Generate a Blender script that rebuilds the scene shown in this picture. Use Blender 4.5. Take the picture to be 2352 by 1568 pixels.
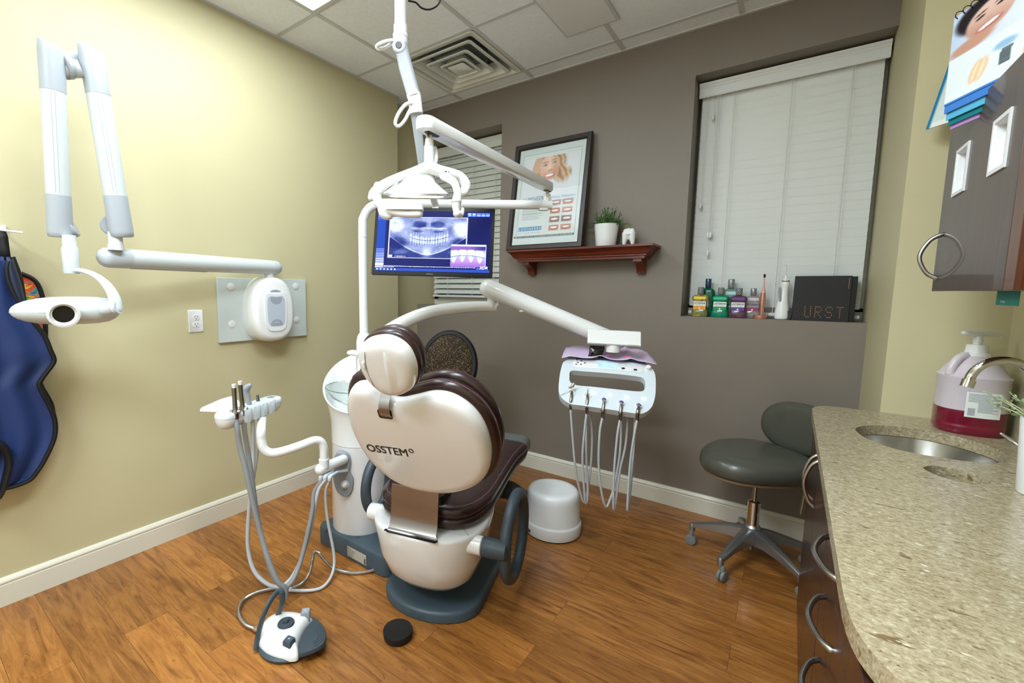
import bpy, bmesh, math, random
from mathutils import Vector as V, Matrix, noise as mnoise
from mathutils.geometry import tessellate_polygon
random.seed(7)
for o in list(bpy.data.objects): bpy.data.objects.remove(o)
S = bpy.context.scene
COL = S.collection
# ------------------------------------------------------------ camera
CAM = V((2.509, -2.941, 1.312)); FPX = 1028.44; PCX, PCY = 1036.57, 774.28
yaw, pit, rol = 0.6475977, 0.1053115, 0.0094231
FW = V((-math.sin(yaw)*math.cos(pit), math.cos(yaw)*math.cos(pit), -math.sin(pit)))
_r = V((math.cos(yaw), math.sin(yaw), 0)); _u = _r.cross(FW)
RT = _r*math.cos(rol) + _u*math.sin(rol); UP = _u*math.cos(rol) - _r*math.sin(rol)
cd = bpy.data.cameras.new('camera'); cam = bpy.data.objects.new('camera', cd); COL.objects.link(cam)
cd.sensor_width = 36; cd.lens = FPX/2352*36; cd.shift_x = -(PCX-1176)/2352; cd.shift_y = (PCY-784)/2352
cd.clip_start = .05
cam.matrix_world = Matrix(((RT.x, UP.x, -FW.x, CAM.x), (RT.y, UP.y, -FW.y, CAM.y), (RT.z, UP.z, -FW.z, CAM.z), (0, 0, 0, 1)))
S.camera = cam
# ------------------------------------------------------------ world, exposure
S.view_settings.view_transform = 'Standard'; S.view_settings.look = 'None'
S.view_settings.gamma = 1; S.view_settings.exposure = 0.10
try: S.view_settings.use_curve_mapping = False
except Exception: pass
wd = bpy.data.worlds.new('night'); S.world = wd; wd.use_nodes = True
wd.node_tree.nodes['Background'].inputs[0].default_value = (.10, .13, .2, 1)
wd.node_tree.nodes['Background'].inputs[1].default_value = .3
CEIL = 2.772
PANEL_E = 3.5           # emission of the ceiling light lenses
def area(name, loc, sx, sy, e, col=(.79, .905, 1), rot=(0, 0, 0), spread=180):
    l = bpy.data.lights.new(name, 'AREA'); l.shape = 'RECTANGLE'; l.size = sx; l.size_y = sy; l.energy = e; l.color = col
    l.spread = math.radians(spread)
    o = bpy.data.objects.new(name, l); o.location = loc; o.rotation_euler = rot; COL.objects.link(o); return o
# troffer lamps: the one over the left wall, one over the middle, and an added fill lamp behind the camera
area('ceiling_lamp', (.675, -1.955, CEIL-.012), .54, 1.13, 22.5)
area('ceiling_lamp', (1.90, -2.56, CEIL-.012), .54, 1.13, 46)
area('ceiling_lamp', (1.28, -3.95, CEIL-.012), 1.13, .54, 54)  # unseen fill, added to light the off-white wall and soften the room
# ------------------------------------------------------------ helpers
def ray(x, y): return FW*FPX + RT*(x-PCX) - UP*(y-PCY)
HF = V((FW.x, FW.y, 0)).normalized(); HR = V((HF.y, -HF.x, 0))
def PD(x, y, d):
    r = ray(x, y); return CAM + r*(d/r.dot(HF))
def PX(x, y, v):
    r = ray(x, y); return CAM + r*((v-CAM.x)/r.x)
def PY(x, y, v):
    r = ray(x, y); return CAM + r*((v-CAM.y)/r.y)
def PZ(x, y, v):
    r = ray(x, y); return CAM + r*((v-CAM.z)/r.z)
def PF(x, y, d):
    p = PD(x, y, d)
    return p if p.z > .012 else PZ(x, y, .012)
def PN(x, y, O, N):
    r = ray(x, y); return CAM + r*((V(O)-CAM).dot(N)/r.dot(N))
Z = V((0, 0, 1))
def srgb(c):
    def f(v):
        v /= 255.0
        return v/12.92 if v <= .04045 else ((v+.055)/1.055)**2.4
    return (f(c[0]), f(c[1]), f(c[2]), 1)
WL = {}
def finish(bm, weld=1e-5):
    bmesh.ops.remove_doubles(bm, verts=bm.verts, dist=weld)
    bmesh.ops.recalc_face_normals(bm, faces=bm.faces)
def obj(name, bm, m, parent=None, smooth=True, bevel=0, sub=0, at=None, label=None, angle=40, weld=True, clampbev=2):
    if weld: finish(bm)
    me = bpy.data.meshes.new(name)
    o = bpy.data.objects.new(name, me); COL.objects.link(o)
    if parent is not None: base = WL[parent]
    elif at is not None: base = V(at)
    else:
        if len(bm.verts):
            xs = [v.co for v in bm.verts]
            base = V(((min(c.x for c in xs)+max(c.x for c in xs))/2, (min(c.y for c in xs)+max(c.y for c in xs))/2, min(c.z for c in xs)))
        else: base = V((0, 0, 0))
    bmesh.ops.translate(bm, vec=-base, verts=bm.verts)
    if smooth:
        ca = math.radians(angle)
        for f in bm.faces: f.smooth = True
        for e in bm.edges:
            if len(e.link_faces) == 2 and e.calc_face_angle(0) > ca: e.smooth = False
    bm.to_mesh(me); bm.free()
    if isinstance(m, (list, tuple)):
        for q in m: me.materials.append(q)
    else: me.materials.append(m)
    if parent is not None: o.parent = parent
    else: o.location = base
    WL[o] = base
    if bevel:
        b = o.modifiers.new('bevel', 'BEVEL'); b.width = bevel; b.segments = clampbev; b.limit_method = 'ANGLE'; b.angle_limit = math.radians(35)
        b.harden_normals = False
    if sub:
        s = o.modifiers.new('sub', 'SUBSURF'); s.levels = sub; s.render_levels = sub
    if label: o['label'] = label
    return o
def thing(name, label, cat, loc, group=None):
    o = bpy.data.objects.new(name, None); COL.objects.link(o); o.location = loc; o.empty_display_size = .05
    WL[o] = V(loc); o['label'] = label; o['category'] = cat
    if group: o['group'] = group
    return o
def tag(o, label, cat, group=None):
    o['label'] = label; o['category'] = cat
    if group: o['group'] = group
    return o
def struct(name, bm, m, **k):
    o = obj(name, bm, m, at=(0, 0, 0), **k); o['kind'] = 'structure'; return o
def clone(root, loc, rotz=0, label=None, group=None):
    r = root.copy(); COL.objects.link(r); r.location = loc; r.rotation_euler = (0, 0, rotz)
    if label: r['label'] = label
    if group: r['group'] = group
    for ch in list(root.children):
        c = ch.copy(); COL.objects.link(c); c.parent = r
        for g in list(ch.children):
            d = g.copy(); COL.objects.link(d); d.parent = c
    return r
def bm_(): return bmesh.new()
def box(bm, c, s, M=None, mi=0):
    g = bmesh.ops.create_cube(bm, size=1)['verts']
    for v in g:
        p = V((v.co.x*s[0], v.co.y*s[1], v.co.z*s[2]))
        if M is not None: p = M @ p
        v.co = p + V(c)
    if mi:
        for f in {f for v in g for f in v.link_faces}: f.material_index = mi
    return g
def b2(bm, x0, x1, y0, y1, z0, z1, mi=0):
    return box(bm, ((x0+x1)/2, (y0+y1)/2, (z0+z1)/2), (x1-x0, y1-y0, z1-z0), None, mi)
def frame(e1, e3):
    e1 = V(e1).normalized(); e3 = V(e3).normalized(); e2 = e3.cross(e1).normalized(); e1 = e2.cross(e3)
    return Matrix((e1, e2, e3)).transposed()
def cat(pts, n=6, closed=False):
    P = [V(p) for p in pts]; out = []; N = len(P)
    rng = range(N) if closed else range(N-1)
    for i in rng:
        p0 = P[(i-1) % N] if (closed or i > 0) else P[0]*2-P[1]
        p1 = P[i]; p2 = P[(i+1) % N]
        p3 = P[(i+2) % N] if (closed or i+2 < N) else P[-1]*2-P[-2]
        for k in range(n):
            t = k/n
            out.append(.5*((2*p1)+(p2-p0)*t+(2*p0-5*p1+4*p2-p3)*t*t+(3*p1-p0-3*p2+p3)*t**3))
    if not closed: out.append(P[-1])
    return out
def tube(bm, pts, r, seg=14, n=6, closed=False, caps=True, sy=1.0, up=None, mi=0, flare=None):
    """sweep; r number or list per control point; sy squashes the section; rounded ends when caps='round'"""
    P = [V(p) for p in pts]
    rr = list(r) if isinstance(r, (list, tuple)) else [r]*len(P)
    if n > 1 and len(P) > 2:
        Q = cat(P, n, closed)
        R = []
        cnt = len(P) if closed else len(P)-1
        for i in range(cnt):
            for k in range(n): R.append(rr[i]*(1-k/n)+rr[(i+1) % len(P)]*k/n)
        if not closed: R.append(rr[-1])
    else: Q, R = P, rr
    if caps == 'round' and not closed:
        t0 = (Q[0]-Q[1]).normalized(); t1 = (Q[-1]-Q[-2]).normalized(); a, b = Q[0], Q[-1]; ra, rb = R[0], R[-1]
        hd = [(.35, .94), (.7, .72), (.92, .4), (1, .05)]
        Q = [a+t0*ra*h for h, _ in reversed(hd)] + Q + [b+t1*rb*h for h, _ in hd]
        R = [ra*s for _, s in reversed(hd)] + R + [rb*s for _, s in hd]
    N = len(Q); T = []
    for i in range(N):
        if closed: t = Q[(i+1) % N]-Q[i-1]
        else: t = Q[min(i+1, N-1)]-Q[max(i-1, 0)]
        T.append(t.normalized())
    u = V(up) if up is not None else (Z if abs(T[0].z) < .9 else V((1, 0, 0)))
    rings = []
    for i in range(N):
        if up is not None: u = V(up)
        u = (u - T[i]*u.dot(T[i])).normalized(); s = T[i].cross(u)
        ring = []
        for k in range(seg):
            a = 2*math.pi*k/seg
            ring.append(bm.verts.new(Q[i] + s*math.cos(a)*R[i] + u*math.sin(a)*R[i]*sy))
        rings.append(ring)
    for i in range(N if closed else N-1):
        A, B = rings[i], rings[(i+1) % N]
        for k in range(seg):
            f = bm.faces.new((A[k], A[(k+1) % seg], B[(k+1) % seg], B[k])); f.material_index = mi
    if not closed and caps:
        f = bm.faces.new(list(reversed(rings[0]))); f.material_index = mi
        f = bm.faces.new(rings[-1]); f.material_index = mi
    return bm
def loft(bm, rings, cap0=True, cap1=True, mi=0, closed=True):
    vs = [[bm.verts.new(V(p)) for p in r] for r in rings]
    n = len(vs[0])
    for A, B in zip(vs, vs[1:]):
        for k in range(n if closed else n-1):
            f = bm.faces.new((A[k], A[(k+1) % n], B[(k+1) % n], B[k])); f.material_index = mi
    if cap0: bm.faces.new(list(reversed(vs[0]))).material_index = mi
    if cap1: bm.faces.new(vs[-1]).material_index = mi
    return vs
def lathe(bm, prof, c=(0, 0, 0), seg=40, M=None, mi=0, sx=1, sy=1, a0=0, a1=2*math.pi):
    full = abs(a1-a0-2*math.pi) < 1e-6
    n = seg if full else seg+1
    rings = []
    for r, z in prof:
        ring = []
        for k in range(n):
            a = a0+(a1-a0)*k/seg
            p = V((max(r, 1e-5)*math.cos(a)*sx, max(r, 1e-5)*math.sin(a)*sy, z))
            if M is not None: p = M @ p
            ring.append(p+V(c))
        rings.append(ring)
    loft(bm, rings, True, True, mi, full)
    return bm
def slab(bm, pts, O, M, prof, mi=0, ctr=None):
    """outline pts (2D in frame M's e1,e2) lofted along e3; prof = [(h, scale)]"""
    n = len(pts)
    cx = sum(p[0] for p in pts)/n if ctr is None else ctr[0]; cy = sum(p[1] for p in pts)/n if ctr is None else ctr[1]
    rings = []
    for h, s in prof:
        rings.append([V(O)+M @ V((cx+(p[0]-cx)*s, cy+(p[1]-cy)*s, h)) for p in pts])
    loft(bm, rings, mi=mi); return bm
def inset_slab(bm, pts, O, M, prof, mi=0):
    """like slab but each ring is a true parallel offset by d (metres) - prof=[(h, d)]"""
    n = len(pts); rings = []
    A = sum(pts[i][0]*pts[(i+1) % n][1]-pts[(i+1) % n][0]*pts[i][1] for i in range(n))
    sg = 1 if A > 0 else -1
    nm = []
    for i in range(n):
        a, c = pts[i-1], pts[(i+1) % n]; dx, dy = c[0]-a[0], c[1]-a[1]; L = math.hypot(dx, dy) or 1
        nm.append((-dy/L*sg, dx/L*sg))
    for h, d in prof:
        rings.append([V(O)+M @ V((pts[i][0]+nm[i][0]*d, pts[i][1]+nm[i][1]*d, h)) for i in range(n)])
    loft(bm, rings, mi=mi); return bm
def rrect(w, h, r, n=6, cx=0, cy=0):
    out = []
    for (sx, sy, a0) in ((1, 1, 0), (-1, 1, 90), (-1, -1, 180), (1, -1, 270)):
        for k in range(n+1):
            a = math.radians(a0+90*k/n)
            out.append((cx+sx*(w/2-r)+r*math.cos(a), cy+sy*(h/2-r)+r*math.sin(a)))
    return out
def ell(rx, ry, n=40, cx=0, cy=0): return [(cx+rx*math.cos(2*math.pi*k/n), cy+ry*math.sin(2*math.pi*k/n)) for k in range(n)]
def holes_plate(bm, outer, holes, z0, z1, M=None, O=(0, 0, 0), mi=0):
    polys = [outer]+holes
    flat = [p for q in polys for p in q]
    tris = tessellate_polygon([[V((p[0], p[1], 0)) for p in q] for q in polys])
    def T(p, z):
        v = V((p[0], p[1], z)); return V(O)+(M @ v if M is not None else v)
    top = [bm.verts.new(T(p, z1)) for p in flat]; bot = [bm.verts.new(T(p, z0)) for p in flat]
    for t in tris:
        try:
            bm.faces.new([top[i] for i in t]).material_index = mi; bm.faces.new([bot[i] for i in reversed(t)]).material_index = mi
        except ValueError: pass
    k = 0
    for q in polys:
        n = len(q)
        for i in range(n):
            a, b = k+i, k+(i+1) % n
            bm.faces.new((top[a], top[b], bot[b], bot[a])).material_index = mi
        k += n
def text_bm(bm, s, O, e1, e2, size=None, width=None, depth=.0006, align='LEFT', mi=0, bold=0):
    cu = bpy.data.curves.new('t', 'FONT'); cu.body = s; cu.size = 1; cu.extrude = 0; cu.align_x = align; cu.resolution_u = 3
    o = bpy.data.objects.new('t', cu); COL.objects.link(o)
    dg = bpy.context.evaluated_depsgraph_get(); me = o.evaluated_get(dg).to_mesh()
    vs = [v.co.copy() for v in me.vertices]; fs = [tuple(p.vertices) for p in me.polygons]
    o.evaluated_get(dg).to_mesh_clear(); bpy.data.objects.remove(o); bpy.data.curves.remove(cu)
    if not vs: return
    x0 = min(v.x for v in vs); x1 = max(v.x for v in vs)
    k = size if size is not None else width/(x1-x0)
    kx = k if width is None else width/(x1-x0)
    e1 = V(e1).normalized(); e2 = V(e2).normalized(); n = e1.cross(e2)
    off = -x0 if align == 'LEFT' else 0
    for j, sh in enumerate([(0, 0)] if not bold else [(-1, -1), (1, -1), (1, 1), (-1, 1)]):
        nv = [bm.verts.new(V(O)+e1*((v.x+off)*kx+sh[0]*bold*k)+e2*(v.y*k+sh[1]*bold*k)+n*(depth+j*.00004)) for v in vs]
        for f in fs:
            try: bm.faces.new([nv[i] for i in f]).material_index = mi
            except ValueError: pass
# ------------------------------------------------------------ materials
def nm(m): return m.node_tree.nodes, m.node_tree.links
def mat(name, c, rough=.5, metal=0, coat=0, var=.03, vs=8, bump=0, bs=200, emis=None, es=0, trans=0, ior=1.45, sss=0, spec=.5, alpha=1):
    m = bpy.data.materials.new(name); m.use_nodes = True; N, L = nm(m); b = N['Principled BSDF']
    c4 = srgb(c)
    tc = N.new('ShaderNodeTexCoord'); no = N.new('ShaderNodeTexNoise'); no.inputs['Scale'].default_value = vs; no.inputs['Detail'].default_value = 3
    L.new(tc.outputs['Object'], no.inputs['Vector'])
    rp = N.new('ShaderNodeValToRGB'); rp.color_ramp.elements[0].position = .3; rp.color_ramp.elements[1].position = .7
    rp.color_ramp.elements[0].color = tuple(max(0, x*(1-var)) for x in c4[:3])+(1,)
    rp.color_ramp.elements[1].color = tuple(min(1, x*(1+var)) for x in c4[:3])+(1,)
    L.new(no.outputs['Fac'], rp.inputs['Fac']); L.new(rp.outputs['Color'], b.inputs['Base Color'])
    b.inputs['Roughness'].default_value = rough; b.inputs['Metallic'].default_value = metal
    b.inputs['Coat Weight'].default_value = coat; b.inputs['Coat Roughness'].default_value = .06
    b.inputs['Transmission Weight'].default_value = trans; b.inputs['IOR'].default_value = ior
    b.inputs['Specular IOR Level'].default_value = spec
    if sss: b.inputs['Subsurface Weight'].default_value = sss; b.inputs['Subsurface Radius'].default_value = (.02, .02, .02)
    if emis: b.inputs['Emission Color'].default_value = srgb(emis); b.inputs['Emission Strength'].default_value = es
    if alpha < 1: b.inputs['Alpha'].default_value = alpha
    if bump:
        n2 = N.new('ShaderNodeTexNoise'); n2.inputs['Scale'].default_value = bs; n2.inputs['Detail'].default_value = 2
        L.new(tc.outputs['Object'], n2.inputs['Vector'])
        bu = N.new('ShaderNodeBump'); bu.inputs['Strength'].default_value = bump; bu.inputs['Distance'].default_value = .002
        L.new(n2.outputs['Fac'], bu.inputs['Height']); L.new(bu.outputs['Normal'], b.inputs['Normal'])
    return m
def mix(N, L, f, a, b, t='MIX'):
    x = N.new('ShaderNodeMix'); x.data_type = 'RGBA'; x.blend_type = t
    if isinstance(f, float): x.inputs[0].default_value = f
    else: L.new(f, x.inputs[0])
    for i, s in ((6, a), (7, b)):
        if isinstance(s, tuple): x.inputs[i].default_value = s
        else: L.new(s, x.inputs[i])
    return x.outputs[2]
def ramp(N, L, src, stops):
    r = N.new('ShaderNodeValToRGB'); e = r.color_ramp.elements
    while len(e) > 1: e.remove(e[-1])
    e[0].position = stops[0][0]; e[0].color = stops[0][1]
    for p, c in stops[1:]:
        q = e.new(p); q.color = c
    L.new(src, r.inputs['Fac']); return r.outputs['Color']
def g(v): return (v, v, v, 1)
def mapped(N, L, sc, rot=(0, 0, 0), loc=(0, 0, 0)):
    tc = N.new('ShaderNodeTexCoord'); mp = N.new('ShaderNodeMapping'); mp.inputs['Scale'].default_value = sc
    mp.inputs['Rotation'].default_value = rot; mp.inputs['Location'].default_value = loc
    L.new(tc.outputs['Object'], mp.inputs['Vector']); return mp.outputs['Vector']
def noise(N, L, vec, scale=1, detail=4, rough=.5, dist=0):
    n = N.new('ShaderNodeTexNoise'); n.inputs['Scale'].default_value = scale; n.inputs['Detail'].default_value = detail
    n.inputs['Roughness'].default_value = rough; n.inputs['Distortion'].default_value = dist
    L.new(vec, n.inputs['Vector']); return n.outputs['Fac']
def paint_mat(name, rough=.3, emis=0, coat=0):
    m = bpy.data.materials.new(name); m.use_nodes = True; N, L = nm(m); b = N['Principled BSDF']
    a = N.new('ShaderNodeAttribute'); a.attribute_name = 'ink'
    if emis:
        b.inputs['Base Color'].default_value = (.005, .005, .006, 1)
        L.new(a.outputs['Color'], b.inputs['Emission Color']); b.inputs['Emission Strength'].default_value = emis
    else: L.new(a.outputs['Color'], b.inputs['Base Color'])
    b.inputs['Roughness'].default_value = rough; b.inputs['Coat Weight'].default_value = coat
    return m
def picture(name, O, e1, e2, nx, ny, fn, m, parent, label=None):
    """printed sheet: grid from O (lower left) spanned by e1,e2; fn(u,v)->(r,g,b) 0..255 sRGB"""
    bm = bmesh.new(); lay = bm.loops.layers.float_color.new('ink')
    O = V(O); e1 = V(e1); e2 = V(e2)
    vs = [[bm.verts.new(O+e1*(i/nx)+e2*(j/ny)) for i in range(nx+1)] for j in range(ny+1)]
    cs = [[srgb([min(255, max(0, q)) for q in fn(i/nx, j/ny)]) for i in range(nx+1)] for j in range(ny+1)]
    for j in range(ny):
        for i in range(nx):
            f = bm.faces.new((vs[j][i], vs[j][i+1], vs[j+1][i+1], vs[j+1][i]))
            for lp, (a, b) in zip(f.loops, ((j, i), (j, i+1), (j+1, i+1), (j+1, i))): lp[lay] = cs[a][b]
    base = WL[parent]; bmesh.ops.translate(bm, vec=-base, verts=bm.verts)
    me = bpy.data.meshes.new(name); bm.to_mesh(me); bm.free(); me.materials.append(m)
    o = bpy.data.objects.new(name, me); COL.objects.link(o); o.parent = parent; WL[o] = base
    if label: o['label'] = label
    return o
def lerp(a, b, t): return tuple(x+(y-x)*t for x, y in zip(a, b))
def ss(a, b, x):
    t = max(0, min(1, (x-a)/(b-a))) if a != b else float(x > a); return t*t*(3-2*t)
def blob(u, v, cx, cy, rx, ry, soft=.3, rot=0):
    dx, dy = u-cx, v-cy
    if rot: c, s = math.cos(rot), math.sin(rot); dx, dy = dx*c+dy*s, -dx*s+dy*c
    return 1-ss(1-soft, 1+soft, math.hypot(dx/rx, dy/ry))
# ------------------------------------------------------------ material library
M = {}
M['paint_tan'] = mat('tan wall paint', (193, 185, 148), .55, var=.012, vs=3, bump=.08, bs=350)
M['paint_dark'] = mat('brown wall paint', (124, 115, 105), .5, var=.02, vs=3, bump=.08, bs=350)
M['trim'] = mat('white trim paint', (214, 211, 196), .35, var=.01, bump=.02, bs=60)
M['ceil'] = mat('ceiling tile', (238, 243, 250), .9, var=.03, vs=60, bump=.25, bs=420)
M['grid'] = mat('ceiling grid metal', (200, 202, 204), .5, var=.02)
M['white'] = mat('glossy white plastic', (226, 228, 228), .22, coat=.5, var=.008)
M['white2'] = mat('satin white plastic', (220, 222, 222), .4, var=.01)
M['armw'] = mat('pale grey arm enamel', (196, 203, 203), .3, coat=.2, var=.01)
M['armg'] = mat('mid grey arm cover', (166, 173, 180), .35, coat=.1, var=.01)
M['cream'] = mat('glossy pearl shell', (216, 216, 216), .16, coat=.7, var=.008)
M['ltgrey'] = mat('light grey plastic', (186, 192, 198), .35, var=.01)
M['bluegrey'] = mat('cool white plastic', (204, 214, 220), .3, coat=.3, var=.01)
M['midgrey'] = mat('mid grey plastic', (140, 146, 154), .4, var=.02)
M['armgrey'] = mat('grey arm cover', (158, 163, 168), .45, var=.02)
M['slate'] = mat('slate blue base plastic', (62, 77, 87), .42, var=.03, bump=.1, bs=300)
M['footcap'] = mat('grey foot cap', (96, 101, 100), .35, coat=.2)
M['slate2'] = mat('dark slate rubber', (52, 62, 70), .5, var=.03)
M['black'] = mat('black plastic', (16, 16, 18), .35, var=.05)
M['casing'] = mat('monitor casing', (9, 9, 10), .4, spec=.2)
M['blackm'] = mat('matt black rubber', (12, 12, 13), .6, var=.05)
M['leather'] = mat('oxblood vinyl leather', (46, 29, 29), .3, coat=.15, var=.06, vs=20, bump=.08, bs=320)
M['stitch'] = mat('stitching thread', (120, 92, 96), .7)
M['steel'] = mat('brushed steel', (146, 142, 140), .20, 1, var=.08, vs=4)
M['chrome'] = mat('chrome', (225, 225, 225), .07, 1, var=.01)
M['nickel'] = mat('satin nickel', (176, 174, 170), .28, 1, var=.03)
M['hose'] = mat('grey silicone hose', (128, 131, 134), .45, var=.03)
M['hose2'] = mat('pale silicone hose', (178, 182, 186), .42, var=.02)
M['blue'] = mat('blue ring plastic', (30, 60, 210), .25, emis=(40, 70, 255), es=.25)
M['led'] = mat('indicator led', (235, 235, 255), .3, emis=(215, 215, 255), es=9)
M['green_led'] = mat('green led', (20, 200, 80), .3, emis=(30, 255, 110), es=3)
M['lens'] = mat('light lens', (250, 250, 245), .5, emis=(255, 253, 248), es=PANEL_E)
M['lamplens'] = mat('lamp lens', (250, 252, 255), .3, emis=(240, 248, 255), es=6)
M['stool'] = mat('olive grey vinyl', (76, 77, 68), .3, coat=.1, var=.04, bump=.12, bs=220)
M['alu'] = mat('cast aluminium', (150, 150, 150), .32, .85, var=.03)
M['castor'] = mat('grey castor rubber', (112, 118, 116), .5)
M['plyw'] = mat('tan seat pan edge', (120, 100, 74), .5)
def wood_mat(name, dark, light, rough=.35, axis='z', coat=.2, sc=1.0):
    m = bpy.data.materials.new(name); m.use_nodes = True; N, L = nm(m); b = N['Principled BSDF']
    s = {'z': (22, 22, 1.6), 'x': (1.6, 22, 22), 'y': (22, 1.6, 22)}[axis]
    v = mapped(N, L, tuple(q*sc for q in s))
    f = noise(N, L, v, 2.0, 6, .6, .6)
    c = ramp(N, L, f, [(.3, srgb(dark)), (.7, srgb(light))])
    L.new(c, b.inputs['Base Color']); b.inputs['Roughness'].default_value = rough; b.inputs['Coat Weight'].default_value = coat
    return m
M['cherry'] = wood_mat('cherry shelf wood', (70, 22, 10), (120, 46, 22), .35, 'x')
M['cab'] = wood_mat('dark walnut laminate', (44, 24, 18), (66, 38, 26), .32, 'z')
M['cab_up'] = wood_mat('taupe brown cabinet laminate', (62, 48, 42), (78, 62, 54), .38, 'z', .3)
M['cab_side'] = wood_mat('red brown cabinet side', (70, 34, 18), (100, 52, 28), .3, 'z')
M['espresso'] = wood_mat('espresso frame wood', (22, 15, 13), (38, 26, 23), .4, 'z', 0)
def floor_mat():
    m = bpy.data.materials.new('wood plank vinyl floor'); m.use_nodes = True; N, L = nm(m); b = N['Principled BSDF']
    v = mapped(N, L, (1, 1, 1))
    br = N.new('ShaderNodeTexBrick'); L.new(v, br.inputs['Vector']); br.offset = .37; br.offset_frequency = 2
    br.inputs['Scale'].default_value = 1; br.inputs['Brick Width'].default_value = .92; br.inputs['Row Height'].default_value = .152
    br.inputs['Mortar Size'].default_value = .0007; br.inputs['Mortar Smooth'].default_value = .3; br.inputs['Bias'].default_value = 0
    br.inputs['Color1'].default_value = g(0.0); br.inputs['Color2'].default_value = g(1.0); br.inputs['Mortar'].default_value = g(.5)
    # per-plank shift of the grain
    sc = N.new('ShaderNodeVectorMath'); sc.operation = 'SCALE'; sc.inputs[3].default_value = 13.0; L.new(br.outputs['Color'], sc.inputs[0])
    ad = N.new('ShaderNodeVectorMath'); ad.operation = 'ADD'; L.new(v, ad.inputs[0]); L.new(sc.outputs[0], ad.inputs[1])
    mp = N.new('ShaderNodeMapping'); mp.inputs['Scale'].default_value = (2.6, 24, 1); L.new(ad.outputs[0], mp.inputs['Vector'])
    gr = noise(N, L, mp.outputs['Vector'], 1.5, 7, .62, 1.3)
    mp2 = N.new('ShaderNodeMapping'); mp2.inputs['Scale'].default_value = (3.2, 9, 1); L.new(ad.outputs[0], mp2.inputs['Vector'])
    bl = noise(N, L, mp2.outputs['Vector'], 1.1, 3, .5, .4)
    mp3 = N.new('ShaderNodeMapping'); mp3.inputs['Scale'].default_value = (9, 30, 1); L.new(ad.outputs[0], mp3.inputs['Vector'])
    fine = noise(N, L, mp3.outputs['Vector'], 3, 5, .7, .8)
    c = ramp(N, L, gr, [(.24, srgb((88, 48, 16))), (.42, srgb((136, 85, 36))), (.6, srgb((160, 106, 50))), (.8, srgb((180, 128, 70)))])
    c = mix(N, L, ramp(N, L, bl, [(.28, g(.55)), (.40, g(0))]), c, srgb((84, 44, 14)))
    c = mix(N, L, ramp(N, L, fine, [(.30, g(.75)), (.41, g(0))]), c, srgb((96, 54, 20)))
    c = mix(N, L, .22, c, br.outputs['Color'], 'OVERLAY')
    kn = noise(N, L, mapped(N, L, (6.5, 11, 1)), 1.0, 1, .4, .2)
    c = mix(N, L, ramp(N, L, kn, [(.80, g(0)), (.86, g(.85))]), c, srgb((52, 26, 8)))
    c = mix(N, L, br.outputs['Fac'], c, srgb((70, 38, 12)))
    L.new(c, b.inputs['Base Color'])
    rr = ramp(N, L, gr, [(.3, g(.36)), (.8, g(.26))]); L.new(rr, b.inputs['Roughness'])
    b.inputs['Coat Weight'].default_value = .12; b.inputs['Coat Roughness'].default_value = .15
    bu = N.new('ShaderNodeBump'); bu.inputs['Strength'].default_value = .12; bu.inputs['Distance'].default_value = .002
    L.new(gr, bu.inputs['Height']); L.new(bu.outputs['Normal'], b.inputs['Normal'])
    return m
M['paint_bounce'] = mat('off white bounce paint', (236, 235, 228), .6, var=.01, vs=3)
M['floor'] = floor_mat()
def stone_mat():
    m = bpy.data.materials.new('speckled beige quartz'); m.use_nodes = True; N, L = nm(m); b = N['Principled BSDF']
    v = mapped(N, L, (95, 125, 110), (0, 0, .4)); a = noise(N, L, v, 1.2, 4, .62, .5)
    c = ramp(N, L, a, [(.26, srgb((116, 101, 74))), (.42, srgb((150, 137, 108))), (.56, srgb((168, 156, 128))), (.74, srgb((196, 187, 164)))])
    v2 = mapped(N, L, (20, 48, 50), (0, 0, .35)); d = noise(N, L, v2, 1.1, 3, .6, .3)
    c = mix(N, L, ramp(N, L, d, [(.30, g(.85)), (.36, g(0))]), c, srgb((104, 82, 50)))
    v3 = mapped(N, L, (30, 60, 60), (0, 0, .3), (3, 7, 2)); e = noise(N, L, v3, 1.3, 2, .5)
    c = mix(N, L, ramp(N, L, e, [(.68, g(0)), (.76, g(.7))]), c, srgb((226, 220, 198)))
    v4 = mapped(N, L, (120, 170, 170), (0, 0, .3), (9, 2, 2)); h = noise(N, L, v4, 1.3, 1, .5)
    c = mix(N, L, ramp(N, L, h, [(.22, g(.9)), (.28, g(0))]), c, srgb((56, 44, 30)))
    L.new(c, b.inputs['Base Color']); b.inputs['Roughness'].default_value = .2
    return m
M['stone'] = stone_mat()
def leopard_mat():
    m = bpy.data.materials.new('leopard print fabric'); m.use_nodes = True; N, L = nm(m); b = N['Principled BSDF']
    v = mapped(N, L, (1, 1, 1)); vo = N.new('ShaderNodeTexVoronoi'); vo.inputs['Scale'].default_value = 150; vo.feature = 'F1'
    nz = N.new('ShaderNodeTexNoise'); nz.inputs['Scale'].default_value = 60; L.new(v, nz.inputs['Vector'])
    ad = N.new('ShaderNodeMix'); ad.data_type = 'VECTOR'; ad.inputs[0].default_value = .012; L.new(v, ad.inputs[4]); L.new(nz.outputs['Color'], ad.inputs[5])
    L.new(ad.outputs[1], vo.inputs['Vector'])
    c = ramp(N, L, vo.outputs['Distance'], [(.0, srgb((92, 64, 32))), (.16, srgb((112, 86, 50))), (.25, srgb((14, 10, 8))), (.60, srgb((13, 10, 8))), (.66, srgb((122, 98, 62)))])
    L.new(c, b.inputs['Base Color']); b.inputs['Roughness'].default_value = .8
    return m
M['leopard'] = leopard_mat()
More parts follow.
